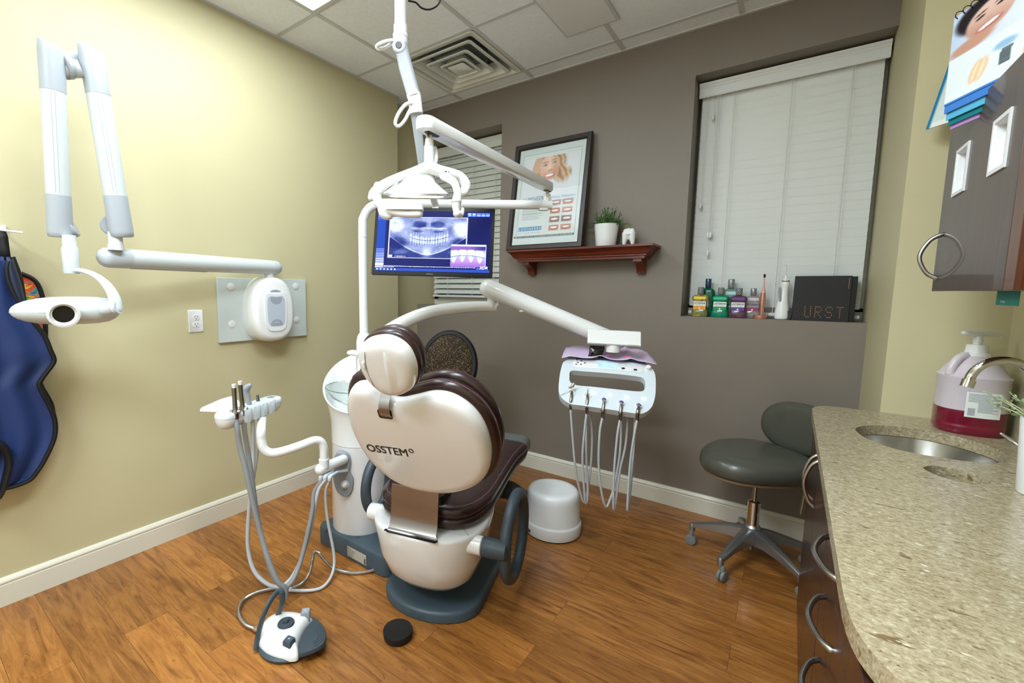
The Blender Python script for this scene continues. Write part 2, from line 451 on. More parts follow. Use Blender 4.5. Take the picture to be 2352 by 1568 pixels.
# ------------------------------------------------------------ room shell
XS = -.092; W1R = .731; W2L = 1.99; XW = 2.81; YC = -.60; XR = 3.105; YF = -4.6; YSTEP = -.335
SILL1 = 1.185; SILL2 = 1.17; WTOP = 2.522; REC = .26
bm = bm_(); b2(bm, -.5, 3.6, YF-.2, .6, -.1, 0); struct('floor', bm, M['floor'], smooth=False)
bm = bm_()
holes_plate(bm, [(-.5, YF-.2), (3.6, YF-.2), (3.6, .6), (-.5, .6)], [[(.392, -.73), (.963, -.73), (.963, -.16), (.392, -.16)]], CEIL, CEIL+.09)
b2(bm, .37, .985, -.75, -.14, CEIL+.2, CEIL+.21); b2(bm, .37, .392, -.75, -.14, CEIL+.09, CEIL+.2); b2(bm, .963, .985, -.75, -.14, CEIL+.09, CEIL+.2)
b2(bm, .392, .963, -.75, -.73, CEIL+.09, CEIL+.2); b2(bm, .392, .963, -.16, -.14, CEIL+.09, CEIL+.2)
struct('ceiling', bm, M['ceil'], smooth=False, weld=False)
bm = bm_(); b2(bm, -.25, 0, YF, YSTEP, 0, CEIL); b2(bm, -.25, XS, YSTEP, .4, 0, CEIL)
struct('wall_left', bm, M['paint_tan'], smooth=False)
bm = bm_()
b2(bm, XS, W1R, 0, REC+.14, 0, SILL1); b2(bm, W1R, W2L, 0, REC+.14, 0, CEIL); b2(bm, W2L, XW, 0, REC+.14, 0, SILL2)
b2(bm, XS, W1R, 0, REC+.14, WTOP, CEIL); b2(bm, W2L, XW, 0, REC+.14, WTOP, CEIL)
struct('wall_back', bm, M['paint_dark'], smooth=False, weld=False)
bm = bm_(); b2(bm, XW, 3.4, YC, .4, 0, CEIL); b2(bm, XR, 3.4, YF, YC, 0, CEIL)
struct('wall_right', bm, M['paint_tan'], smooth=False, weld=False)
bm = bm_(); b2(bm, -.25, 3.4, YF-.2, YF, 0, CEIL); struct('wall_front', bm, M['paint_bounce'], smooth=False)  # unseen wall, made off white to bounce neutral light forward
def window(i, x0, x1, z0):
    bm = bm_(); y0, y1 = REC-.02, REC+.05; t = .045
    b2(bm, x0, x1, y0, y1, z0, z0+t+.02); b2(bm, x0, x1, y0, y1, WTOP-t, WTOP); b2(bm, x0, x0+t, y0, y1, z0+t, WTOP-t); b2(bm, x1-t, x1, y0, y1, z0+t, WTOP-t)
    b2(bm, x0+t, x1-t, y0+.01, y1-.01, (z0+WTOP)/2-.02, (z0+WTOP)/2+.02)
    w = struct('window_%d' % i, bm, M['trim'], smooth=False, weld=False)
    bm = bm_(); b2(bm, x0+t, x1-t, y0+.03, y0+.036, z0+t, WTOP-t); obj('pane', bm, M['pane'], w, smooth=False)
M['pane'] = mat('window glass', (210, 220, 225), .02, trans=.9, ior=1.5, var=0)
window(1, XS, W1R, SILL1); window(2, W2L, XW, SILL2)
def baseboard(name, runs):
    """runs: (p0, p1, normal) ; 115 mm high with a bead on top"""
    prof = [(0, 0), (.016, 0), (.016, .088), (.0145, .091), (.0145, .094), (.0165, .098), (.0165, .103), (.013, .110), (.008, .116), (0, .118)]
    bm = bm_()
    for p0, p1, n in runs:
        p0, p1, n = V(p0), V(p1), V(n)
        loft(bm, [[p0+n*d+Z*h for d, h in prof], [p1+n*d+Z*h for d, h in prof]])
    return struct(name, bm, M['trim'], angle=25)
baseboard('baseboard_left', [((0, YF, 0), (0, YSTEP, 0), (1, 0, 0)), ((XS, YSTEP+.01, 0), (XS, 0, 0), (1, 0, 0))])
baseboard('baseboard_back', [((XS, 0, 0), (XW, 0, 0), (0, -1, 0))])
baseboard('baseboard_right', [((XW, YC, 0), (XW, 0, 0), (-1, 0, 0))])
# ceiling grid
GX = [.374+.607*k for k in range(5)]; GY = [-.142-.605*k for k in range(8)]
bm = bm_(); t = .012; z0, z1 = CEIL-.004, CEIL+.01
for x in GX: b2(bm, x-t, x+t, YF, 0, z0, z1)
for y in GY: b2(bm, 0, XR, y-t, y+t, z0-.0005, z1)
struct('trim_1', bm, M['grid'], smooth=False, weld=False)
bm = bm_(); w = .018
b2(bm, 0, w, YF, YSTEP, z0-.002, z1); b2(bm, XS, XW, -w, 0, z0-.002, z1); b2(bm, XS, XS+w, YSTEP, -w, z0-.002, z1); b2(bm, XS, 0, YSTEP, YSTEP+w, z0-.002, z1)
b2(bm, XW-w, XW, YC, -w, z0-.002, z1); b2(bm, XW-w, XR, YC-w, YC, z0-.002, z1); b2(bm, XR-w, XR, YF, YC-w, z0-.002, z1)
struct('trim_2', bm, M['grid'], smooth=False, weld=False)
# ceiling lights
def ceiling_light(x, y, label, rot=False):
    tL = thing('ceiling_light', label, 'ceiling light', (x, y, CEIL-.012), 'recessed ceiling lights')
    bm = bm_(); b2(bm, x-.292, x-.272, y-.59, y+.59, CEIL-.014, CEIL+.005); b2(bm, x+.272, x+.292, y-.59, y+.59, CEIL-.014, CEIL+.005)
    b2(bm, x-.272, x+.272, y-.59, y-.57, CEIL-.014, CEIL+.005); b2(bm, x-.272, x+.272, y+.57, y+.59, CEIL-.014, CEIL+.005)
    obj('frame', bm, M['grid'], tL, smooth=False, weld=False)
    bm = bm_(); b2(bm, x-.272, x+.272, y-.57, y+.57, CEIL-.009, CEIL+.003); obj('lens', bm, M['lens'], tL, smooth=False)
    if rot: tL.rotation_euler = (0, 0, math.pi/2)
ceiling_light(.678, -1.955, 'bright rectangular light panel in ceiling grid beside tan left wall')
ceiling_light(1.28, -3.95, 'added fill light panel set crosswise in ceiling near the wall behind the camera', True)  # out-of-view fitting made up to carry the fill lamp
ceiling_light(1.90, -2.56, 'bright rectangular light panel in ceiling above the camera side of room')
M['covergrey'] = mat('blank cover', (222, 224, 226), .6, var=.02)
# air diffuser
cx, cy = (GX[0]+GX[1])/2, (GY[0]+GY[1])/2
t = thing('air_diffuser', 'square louvered white air vent in ceiling with nested square cones', 'air vent', (cx, cy, CEIL-.01))
def sqring(bm, r0, za, r1, zb, th=.004, rc=.02):
    """sloping square flange from half-width r0 at za to r1 at zb"""
    A = rrect(2*r0, 2*r0, rc, 4, cx, cy); B = rrect(2*r1, 2*r1, rc, 4, cx, cy)
    a = [(p[0], p[1], za) for p in A]; b = [(p[0], p[1], zb) for p in B]
    c = [(p[0], p[1], zb-th) for p in B]; d = [(p[0], p[1], za-th) for p in A]
    vs = loft(bm, [a, b, c, d, a], False, False)
M['vent'] = mat('vent enamel', (226, 228, 224), .4, coat=.2, var=.02)
M['duct'] = mat('duct interior metal', (120, 130, 136), .5, .2, var=.1)
bm = bm_(); sqring(bm, .292, CEIL-.006, .262, CEIL-.008); sqring(bm, .262, CEIL-.008, .225, CEIL+.075); obj('outer_frame', bm, M['vent'], t)
for k, (r0, r1) in enumerate(((.235, .165), (.165, .10), (.10, .055))):
    bm = bm_(); zb = CEIL-.012-.004*k
    sqring(bm, r0, zb, r0-.016, zb-.006); sqring(bm, r0-.016, zb-.006, r1+.005, zb+.055); obj('louver', bm, M['vent'], t)
bm = bm_(); slab(bm, rrect(.13, .13, .015, 4), (cx, cy, CEIL-.028), Matrix.Identity(3), [(0, .9), (.004, 1), (.006, .9), (.03, .4)]); obj('centre_plate', bm, M['vent'], t)
bm = bm_(); lathe(bm, [(.17, 0), (.175, .0), (.175, .15), (.17, .15)], (cx, cy, CEIL+.03)); obj('duct', bm, M['duct'], t)
# flat panel laid over the grid, and the cable by the monitor pole
q = [PZ(*p, CEIL-.008) for p in ((1302, 80), (1418, 45), (1385, 0))]
t = thing('ceiling_cover', 'flat grey blank panel fixed over the ceiling grid right of the air vent', 'cover panel', (1.39, -.55, CEIL-.014))
bm = bm_(); b2(bm, q[0].x, q[1].x, -.95, (q[0].y+q[1].y)/2, CEIL-.014, CEIL-.006); obj('panel', bm, M['covergrey'], t, bevel=.002)
bm = bm_(); x0, x1, y1 = q[0].x-.012, q[1].x+.012, (q[0].y+q[1].y)/2+.012
b2(bm, x0, x1, y1-.012, y1, CEIL-.012, CEIL-.003); b2(bm, x0, x0+.012, -.962, y1-.012, CEIL-.012, CEIL-.003); b2(bm, x1-.012, x1, -.962, y1-.012, CEIL-.012, CEIL-.003)
obj('edge_strip', bm, M['grid'], t, smooth=False, weld=False)
# ------------------------------------------------------------ blinds
M['blind'] = mat('white faux wood blind', (222, 226, 224), .4, var=.006)
M['blind_dim'] = mat('off white faux wood blind', (206, 209, 200), .45, var=.01)
M['cord'] = mat('white cord', (214, 216, 212), .7)
def blind(label, x0, x1, ztop, zbot, y, m, valance, pitch, tilt, ladders, cords, open_from=None, open_tilt=20, vd=.03):
    t = thing('window_blind', label, 'blind', ((x0+x1)/2, y, zbot))
    if valance:
        bm = bm_(); prof = [(0, 0), (0, -.078), (-.008, -.078), (-.012, -.07), (-.012, -.03), (-.016, -.026), (-.016, -.018), (-.022, -.012), (-.022, 0)]
        loft(bm, [[(x0-.012, y-vd+p[0], ztop+p[1]) for p in prof], [(x1+.012, y-vd+p[0], ztop+p[1]) for p in prof]])
        obj('valance', bm, m, t, angle=25)
    bm = bm_(); b2(bm, x0, x1, y-.026, y+.026, ztop-.05, ztop-.002); obj('head_rail', bm, m, t, bevel=.002)
    bm = bm_(); z = ztop-.072; w = .05
    n = int((z-zbot-.03)/pitch)
    for k in range(n+1):
        zz = z-k*pitch
        a = math.radians(tilt if (open_from is None or zz > open_from) else open_tilt)
        R = Matrix.Rotation(a, 3, 'X')
        box(bm, (( x0+x1)/2, y, zz), (x1-x0-.004, w, .0028), R)
    obj('slats', bm, m, t, smooth=False, weld=False)
    bm = bm_(); b2(bm, x0, x1, y-.025, y+.025, zbot+.002, zbot+.02); obj('bottom_rail', bm, m, t, bevel=.003)
    for lx in ladders:
        bm = bm_(); b2(bm, lx-.0012, lx+.0012, y-.0285, y-.0270, zbot, ztop-.07); b2(bm, lx+.010, lx+.0112, y-.0285, y-.0275, zbot, ztop-.07)
        obj('ladder_cord', bm, M['cord'], t, smooth=False, weld=False)
    for (cx0, cz) in cords:
        bm = bm_(); tube(bm, [(cx0, y-.036, ztop-.06), (cx0-.004, y-.037, (ztop+cz)/2), (cx0-.003, y-.036, cz)], .0011, 6, 3)
        c = obj('pull_cord', bm, M['cord'], t)
        bm = bm_(); lathe(bm, [(.003, 0), (.0065, -.004), (.0075, -.03), (.005, -.034), (.0, -.034)], (cx0-.003, y-.036, cz), 10); obj('tassel', bm, M['blind'], c)
    return t
yb = .15
def XB(px, py): return PY(px, py, yb-.03)
blind('white wide blind closed in right window behind the mouthwash bottles', W2L+.018, XW-.02, WTOP-.012, SILL2+.012, yb, M['blind'], True, .0455, -74,
      [XB(1666, 500).x, XB(1792, 500).x, XB(1925, 500).x], [(XB(1615, 400).x, XB(1613, 466).z), (XB(1640, 250).x, XB(1640, 262).z), (XB(1630, 500).x, XB(1628, 533).z), (XB(1636, 500).x, XB(1634, 533).z), (XB(1628, 560).x, XB(1626, 575).z)])
yb = .20
xl = PY(997, 650, yb-.02).x
zb1 = PY(1060, 683, yb-.02).z
bw = blind('narrow cream blind hanging in left window behind the monitor', XS+.03, W1R-.012, WTOP-.012, zb1, yb, M['blind_dim'], True, .0455, 71,
      [XB(1027, 660).x, XB(1083, 660).x, XB(1138, 360).x], [(XB(1010, 420).x, XB(1010, 560).z)], open_from=zb1+.22, open_tilt=50)
# ------------------------------------------------------------ sill objects, right window
def bottle_mats(nmx, c, tr=.75):
    return mat(nmx, c, .08, trans=tr, ior=1.33, var=.02, coat=.2)
def label_plate(bm, x0, x1, z0, z1, yf, mi=0, t=.0006): b2(bm, x0, x1, yf-t, yf, z0, z1, mi)
M['ink'] = mat('black ink', (20, 22, 34), .5); M['inkw'] = mat('white ink', (235, 238, 235), .5)
M['lblw'] = mat('white label', (224, 228, 224), .4)
M['cap'] = mat('black and silver cap', (150, 154, 162), .3, .5)
def cap_mat(dark=(20, 22, 26), lt=(190, 194, 200)):
    m = bpy.data.materials.new('striped bottle cap'); m.use_nodes = True; N, L = nm(m); b = N['Principled BSDF']
    v = mapped(N, L, (1, 1, 1), (0, .7, 0)); w = N.new('ShaderNodeTexWave'); w.inputs['Scale'].default_value = 55; w.inputs['Distortion'].default_value = 3; w.inputs['Detail'].default_value = 1
    L.new(v, w.inputs['Vector']); L.new(ramp(N, L, w.outputs['Fac'], [(.45, srgb(dark)), (.55, srgb(lt))]), b.inputs['Base Color'])
    b.inputs['Roughness'].default_value = .25; b.inputs['Metallic'].default_value = .3; return m
M['capstripe'] = cap_mat()
M['capblue'] = mat('metallic blue cap', (58, 76, 104), .22, .6)
def mouthwash(px, pyb, pyt, y, wpx, label, liquid, lab1, lab2, txt, style='small', capm='capstripe', ltxt='LISTERINE', fill=1.0):
    """waisted flask; sizes from its footprint on the sill"""
    p = PY(px, pyb, y); p.z = SILL2; top = PY(px, pyt, y).z; H = top-p.z
    d = (p-CAM).dot(HF); w = wpx*d/FPX; x, yy = p.x, y+.0
    t = thing('mouthwash_bottle', label, 'bottle', (x, yy, SILL2), 'mouthwash bottles on the right window sill')
    dpt = w*.52
    if style == 'small': prof = [(0, .92), (.012, 1), (.20, 1), (.235, .88), (.25, .86), (.52, .84), (.545, .84), (.57, 1), (.66, 1), (.70, .92), (.735, .7), (.755, .36), (.77, .33)]
    else: prof = [(0, .94), (.01, 1), (.55, .98), (.66, .96), (.71, .85), (.745, .5), (.77, .3)]
    ringf = lambda s, z, k=1: [(x+a*s*k, yy+b_*s*k, SILL2+z) for a, b_ in rrect(w, dpt, dpt*.42, 5)]
    bm = bm_(); loft(bm, [ringf(s, h*H) for h, s in prof]); obj('flask', bm, liquid, t, angle=50)
    bm = bm_(); r = w*.185; lathe(bm, [(r*.98, .765*H), (r*1.05, .775*H), (r*1.05, .985*H), (r*.9, H), (0, H)], (x, yy, SILL2), 24); obj('cap', bm, M[capm], t)
    if lab1:
        lt = .0007; bm = bm_(); yf = yy-dpt*.5*1.0-.0002
        hw = w*.40
        def lb(z0, z1, mm, k=1.0, yo=0):
            q = bm_(); b2(q, x-hw*k, x+hw*k, yf-lt+yo, yf+.001+yo, SILL2+z0*H, SILL2+z1*H); return obj('front_label', q, mm, t, smooth=False)
        bm.free(); lb(.595, .68, lab2[0], .92)
        l2 = lb(.36, .52, lab1, .95, dpt*.065); lb(.245, .36, lab2[1], .95, dpt*.065)
        q = bm_(); text_bm(q, ltxt, (x-hw*.88, yf-lt+dpt*.065, SILL2+.43*H), (1, 0, 0), Z, width=hw*1.76, size=H*.085, bold=.012); obj('lettering', q, M['ink'], t, smooth=False)
        q = bm_(); text_bm(q, txt, (x-hw*.62, yf-lt+dpt*.065, SILL2+.382*H), (1, 0, 0), Z, width=hw*1.24, size=H*.035); obj('lettering', q, M['midgrey'], t, smooth=False)
        q = bm_(); b2(q, x-hw*.12, x+hw*.14, yf-lt+dpt*.065-.0006, yf+dpt*.065, SILL2+.262*H, SILL2+.31*H); obj('badge', q, M['lblw'], t, smooth=False)
    return t
mk = lambda n, c: mat(n, c, .4)
B_amber = bottle_mats('amber mouthwash', (196, 190, 110)); B_green = bottle_mats('green mouthwash', (10, 170, 130), .6); B_pur = bottle_mats('purple mouthwash', (130, 90, 110), .6)
B_clear = bottle_mats('clear mouthwash', (215, 214, 214)); B_mint = bottle_mats('mint mouthwash', (160, 214, 190)); B_dkg = bottle_mats('deep green mouthwash', (10, 120, 84), .55)
yel, org = mk('yellow label', (236, 198, 40)), mk('orange label', (226, 150, 30)); grn = mk('green label', (10, 140, 84)); grl = mk('pale green label', (70, 176, 130))
vio, vi2 = mk('violet label', (94, 60, 140)), mk('deep violet label', (84, 58, 140)); mag = mk('magenta label', (150, 50, 96)); pk = mk('pale pink label', (206, 196, 204)); teal = mk('teal label', (10, 96, 120))
mouthwash(1606, 727, 659, .045, 33, 'small amber mouthwash bottle with yellow and orange label, at sill left end', B_amber, M['lblw'], (yel, org), 'ORIGINAL')
mouthwash(1652, 731, 660, .045, 34, 'small bright green mouthwash bottle with green label on window sill', B_green, M['lblw'], (grl, grn), 'FRESH BURST')
mouthwash(1693, 733, 661, .045, 34, 'small purple mouthwash bottle with violet label on window sill', B_pur, M['lblw'], (vio, vi2), 'TOTAL CARE')
mouthwash(1726, 733, 662, .085, 31, 'small clear mouthwash bottle with magenta label, next to the toothbrush', B_clear, mk('grey label', (150, 140, 150)), (pk, mag), 'ZERO')
mouthwash(1622, 726, 640, .092, 30, 'tall dark green mouthwash bottle with blue cap behind the amber one', B_dkg, None, None, '', 'tall', 'capblue')
tb = mouthwash(1674, 728, 641, .092, 34, 'tall pale mint mouthwash bottle with striped cap behind the green one', B_mint, M['lblw'], (mk('pale blue label', (176, 214, 220)), teal), 'COOL MINT', 'tall')
# blue side label on the tall dark green bottle
o = [q for q in bpy.data.objects if q.get('label', '').startswith('tall dark green')][0]; b = WL[o]
bm = bm_(); b2(bm, b.x-.016, b.x+.0105, b.y-.0292, b.y-.0278, SILL2+.008, SILL2+.058); obj('front_label', bm, mk('blue label', (30, 110, 176)), o, smooth=False)
bm = bm_(); b2(bm, b.x-.016, b.x+.0105, b.y-.0292, b.y-.0278, SILL2+.058, SILL2+.115); obj('front_label', bm, mk('pale label', (214, 226, 236)), o, smooth=False)
# toothbrush on charging base
p = PY(1745, 734, .045); d = (p-CAM).dot(HF)/FPX
M['rose'] = mat('rose gold metal', (206, 150, 130), .25, .7, var=.05); M['rosep'] = mat('rose pink plastic', (214, 160, 146), .35)
t = thing('electric_toothbrush', 'rose gold electric toothbrush standing on a round charging base', 'toothbrush', (p.x, .045, SILL2))
r = 14.3*d; bm = bm_(); lathe(bm, [(r*.98, 0), (r, .002), (r, .019), (r*.94, .021), (0, .021)], (p.x, .045, SILL2), 32); obj('charging_base', bm, M['rose'], t)
hz = PY(1750, 672, .045).z-SILL2; tz = PY(1751, 629, .045).z-SILL2; xx = p.x+.006
bm = bm_(); lathe(bm, [(.0, .020), (.0095, .022), (.0105, .03), (.0125, hz*.75), (.0115, hz), (0, hz)], (xx, .045, SILL2), 20); h = obj('handle', bm, M['rose'], t)
bm = bm_(); box(bm, (xx-.002, .0325, SILL2+hz*.62), (.006, .002, .012)); obj('power_button', bm, M['rosep'], h, bevel=.0006)
bm = bm_(); lathe(bm, [(.0112, hz+.0005), (.010, hz+.006), (.0055, hz+.03), (.0035, hz+.05), (.0033, tz-.02), (.0, tz-.019)], (xx, .045, SILL2), 16); obj('brush_neck', bm, M['rosep'], t)
bm = bm_(); lathe(bm, [(0, tz-.022), (.0045, tz-.018), (.0055, tz-.008), (.004, tz-.001), (0, tz)], (xx, .043, SILL2), 14, sy=1.2); obj('bristles', bm, M['blackm'], t)
# water flosser
p = PY(1794, 735, .06); d = (p-CAM).dot(HF)/FPX
t = thing('water_flosser', 'white water flosser with clear tip between toothbrush and black box', 'flosser', (p.x, .06, SILL2))
H = PY(1797, 640, .06).z-SILL2; x = p.x
bm = bm_(); ctrl = [(0, .70, 0), (.02, 1.0, 0), (.10, 1.08, 0), (.28, .98, 0), (.5, .78, .0), (.7, .60, .002), (.84, .56, .004), (.93, .66, .005), (.97, .64, .005), (1, .5, .005)]
rings = []
for h, s, dx in cat(ctrl, 5): rings.append([(x+dx+a, .06+b_, SILL2+h*H*.93) for a, b_ in ell(.030*s, .024*s, 24)])
loft(bm, rings); bd = obj('body', bm, M['white'], t)
bm = bm_(); lathe(bm, [(.0178, H*.93), (.0185, H*.935), (.0185, H*.955), (.015, H*.965), (.0, H*.965)], (x+.005, .06, SILL2), 24); obj('chrome_ring', bm, M['chrome'], t)
bm = bm_(); lathe(bm, [(.0145, H*.965), (.007, H*1.0), (.003, H*1.08), (.0, H*1.08)], (x+.005, .06, SILL2), 20); obj('nozzle_cone', bm, M['white'], t)
M['clearp'] = mat('clear plastic', (225, 230, 230), .05, trans=.85, ior=1.4)
bm = bm_(); tube(bm, [(x+.005, .06, SILL2+H*1.07), (x+.005, .06, SILL2+H*1.25), (x+.004, .058, SILL2+H*1.31), (x-.001, .054, SILL2+H*1.34)], .0013, 8, 5); obj('jet_tip', bm, M['clearp'], t)
bm = bm_(); M['smoke'] = mat('smoky clear tank', (70, 70, 74), .06, trans=.5, ior=1.4)
inset_slab(bm, [(0, 0), (.017, .0), (.019, .035), (.010, .043), (0, .046)], (x+.022, .045, SILL2+.003), frame((1, 0, 0), (0, -1, 0)), [(0, 0), (-.028, 0)]); obj('water_tank', bm, M['smoke'], t, bevel=.002)
bm = bm_(); box(bm, (x-.015, .0415, SILL2+H*.62), (.011, .008, H*.34), Matrix.Rotation(-.09, 3, 'Y')); obj('control_strip', bm, M['midgrey'], t, bevel=.002)
# black presentation box
a = PY(1817, 738, .055); bq = PY(1948, 745, .045); zt = PY(1818, 634, .055).z
t = thing('presentation_box', 'large black gift box with copper dotted lettering on window sill', 'box', ((a.x+bq.x)/2, .09, SILL2))
M['boxblk'] = mat('soft touch black card', (28, 28, 29), .55); M['copper'] = mat('copper foil dots', (214, 160, 110), .35, .3); M['copperdim'] = mat('dim copper foil dots', (74, 62, 54), .5)
w = bq.x-a.x; H = zt-SILL2
R = Matrix.Rotation(.03, 3, 'Z')
def BX(lx, ly, lz): return V((a.x, .052, SILL2))+R @ V((lx, ly, lz))
bm = bm_(); loft(bm, [[BX(*q) for q in ((0, 0, 0), (w, 0, 0), (w, .055, 0), (0, .055, 0))], [BX(*q) for q in ((.002, 0, H), (w, 0, H), (w, .055, H), (.002, .055, H))]]); obj('lid', bm, M['boxblk'], t, bevel=.0012)
bm = bm_(); loft(bm, [[BX(*q) for q in ((w+.0005, .006, .001), (w+.022, .006, .001), (w+.022, .05, .001), (w+.0005, .05, .001))], [BX(*q) for q in ((w+.0005, .006, H*.985), (w+.022, .006, H*.985), (w+.022, .05, H*.985), (w+.0005, .05, H*.985))]]); obj('tray', bm, M['black'], t, bevel=.001)
FONT5 = {'B': ['1110', '1001', '1001', '1110', '1001', '1001', '1110'], 'U': ['10001', '10001', '10001', '10001', '10001', '10001', '01110'], 'R': ['11110', '10001', '10001', '11110', '10100', '10010', '10001'],
         'S': ['01110', '10001', '10000', '01110', '00001', '10001', '01110'], 'T': ['11111', '00100', '00100', '00100', '00100', '00100', '00100']}
for k, ch in enumerate('BURST'):
    bm = bm_(); rows = FONT5[ch]; x0 = w*(.045+.187*k); cw = w*.026; rh = H*.038
    for rI, row in enumerate(rows):
        for c, v in enumerate(row):
            if v == '1':
                cc = BX(x0+c*cw, -.0004, H*.085+(6-rI)*rh); lathe(bm, [(0, 0), (.0017, 0), (.0017, .0006), (0, .0006)], cc, 8, M=frame((1, 0, 0), (0, -1, 0)))
    obj('dotted_letter', bm, M['copper'] if k else M['copperdim'], t, smooth=False)
bm = bm_(); text_bm(bm, 'burstoralcare.com', BX(w-.012, -.0003, H*.94), (0, 0, -1), (1, 0, 0), width=H*.22, size=.006); obj('small_print', bm, M['copper'], t, smooth=False)
# ------------------------------------------------------------ shelf with frame and plants
a = PY(1164, 575, -.19); b = PY(1500, 565, -.19); zs = (a.z+b.z)/2+.008
x0, x1 = a.x, b.x
t = thing('wall_shelf', 'reddish brown wooden ledge shelf with crown moulding on dark wall', 'shelf', ((x0+x1)/2, 0, zs-.14))
bm = bm_()
prof = [(.0, 0), (.195, 0), (.195, -.012), (.186, -.015), (.176, -.024), (.166, -.038), (.160, -.05), (.150, -.055), (.150, -.062), (.138, -.065), (.138, -.078), (0, -.078)]
# mitred returns: ring per profile step
rings = []
for d, z in prof:
    e = d-.195
    xx0, xx1 = x0-e, x1+e
    if d == 0: xx0, xx1 = (x0, x1) if z == 0 else (x0+.057, x1-.057)
    rings.append([(xx0, 0, zs+z), (xx0, -max(d, .001), zs+z), (xx1, -max(d, .001), zs+z), (xx1, 0, zs+z)])
loft(bm, rings[1:-1]); obj('crown_board', bm, M['cherry'], t, angle=20)
for xc in (x0+.115, x1-.10):
    bm = bm_(); pr = [(0, 0), (.125, 0), (.125, -.018), (.105, -.022), (.075, -.030), (.05, -.048), (.036, -.072), (.034, -.085), (0, -.085)]
    loft(bm, [[(xc-.024, -p[0], zs-.0785+p[1]) for p in pr], [(xc+.024, -p[0], zs-.0785+p[1]) for p in pr]]); obj('bracket', bm, M['cherry'], t, angle=25)
# framed poster leaning on the wall
bl = PY(1168, 573, -.135); br = PY(1340, 566, -.135)
ztl = PY(1185, 340, -.02); ztr = PY(1358, 307, -.02)
fx0, fx1 = bl.x+.005, PY(1338, 566, -.135).x
fx1 = (fx1+ztr.x)/2+.01; fx0 = (fx0+ztl.x)/2
fz1 = (ztl.z+ztr.z)/2
t = thing('picture_frame', 'dark framed poster of a smiling blonde woman, leaning on wall shelf', 'framed poster', ((fx0+fx1)/2, -.13, zs))
L0 = V((fx0, -.135, zs+.001)); ez = V((0, .112, fz1-zs)); Hh = ez.length; ez.normalize(); ex = V((1, 0, 0)); Fm = Matrix((ex, ez, ex.cross(ez))).transposed()   # third axis = toward the room
Wf = fx1-fx0; fw = .036
def FP(u, v, h=0): return L0+ex*u+ez*v+ex.cross(ez)*h
bm = bm_()
pr = [(0, 0), (0, .022), (.004, .026), (fw-.008, .024), (fw, .016), (fw, 0)]
cor = [(0, 0, 1, 1), (Wf, 0, -1, 1), (Wf, Hh, -1, -1), (0, Hh, 1, -1)]
rings = [[FP(c[0]+c[2]*d, c[1]+c[3]*d, h) for c in cor] for d, h in pr]
loft(bm, rings, False, False); obj('frame', bm, M['espresso'], t, angle=20)
bm = bm_(); loft(bm, [[FP(.006, .006, .001), FP(Wf-.006, .006, .001), FP(Wf-.006, Hh-.006, .001), FP(.006, Hh-.006, .001)], [FP(.006, .006, .005), FP(Wf-.006, .006, .005), FP(Wf-.006, Hh-.006, .005), FP(.006, Hh-.006, .005)]])
obj('backing', bm, M['blackm'], t, smooth=False)
import functools
def poster_face(u, v):
    """soft airbrushed portrait; u,v 0..1 in the photo box (v up)"""
    bg = (224, 230, 236); c = bg
    v0 = v; v = .62+(v-.76)*1.15; u = .475+(u-.475)*1.15
    nz = mnoise.noise(V((u*9, v*9, 3)))
    # hair mass
    hair = max(blob(u, v, .56, .72, .26, .36, .25), blob(u, v, .70, .42, .17, .34, .35, .3), blob(u, v, .80, .34, .16, .16, .5), blob(u, v, .30, .55, .09, .5, .3, -.12))
    st = .5+.5*math.sin(u*52+v*16+5*mnoise.noise(V((u*4, v*4, 0))))
    hc = lerp((150, 112, 80), (228, 198, 158), st*.7+.15+nz*.2)
    c = lerp(c, hc, hair)
    # arm on left
    c = lerp(c, (214, 176, 152), blob(u, v, .20, .62, .085, .42, .2, -.18))
    # face
    f = blob(u, v, .475, .56, .205, .37, .12, .10)
    sk = lerp((216, 170, 146), (240, 206, 186), ss(.25, .6, v)*(1-.6*abs(u-.46)/.2))
    c = lerp(c, sk, f)
    c = lerp(c, (196, 146, 120), f*blob(u, v, .62, .40, .08, .22, .6)*.6)
    # brows, eyes
    for ex_, ey, rr in ((.39, .64, .16), (.585, .69, .2)):
        c = lerp(c, (176, 138, 108), f*blob(u, v, ex_, ey+.085, .07, .018, .5, rr))
        c = lerp(c, (150, 120, 104), blob(u, v, ex_, ey, .052, .034, .3, rr))
        c = lerp(c, (222, 226, 226), blob(u, v, ex_, ey-.003, .038, .018, .3, rr))
        c = lerp(c, (84, 98, 104), blob(u, v, ex_+.003, ey-.002, .016, .021, .3))
    c = lerp(c, (206, 158, 134), blob(u, v, .50, .47, .045, .03, .5)); c = lerp(c, (170, 118, 98), max(blob(u, v, .47, .455, .012, .01, .5), blob(u, v, .53, .465, .012, .01, .5)))
    c = lerp(c, (244, 216, 198), blob(u, v, .49, .55, .016, .09, .6)*.7)
    # smile
    c = lerp(c, (196, 104, 92), blob(u, v, .492, .315, .115, .062, .2, .18)*f)
    du = (u-.492); sm = v-(.325+du*.18)-2.2*(du*du)
    w_ = blob(u, v, .492, .325, .092, .04, .2, .18)
    if w_ > 0: c = lerp(c, (246, 246, 242), w_*(1 if sm < .045 else 0))
    c = lerp(c, (206, 160, 138), blob(u, v, .49, .16, .10, .10, .5)*.5*f)
    edge = ss(0, .06, u)*ss(0, .06, 1-u)*ss(0, .12, v0)
    return lerp(bg, c, max(edge, 0))
PM_ = paint_mat('printed poster', .5)
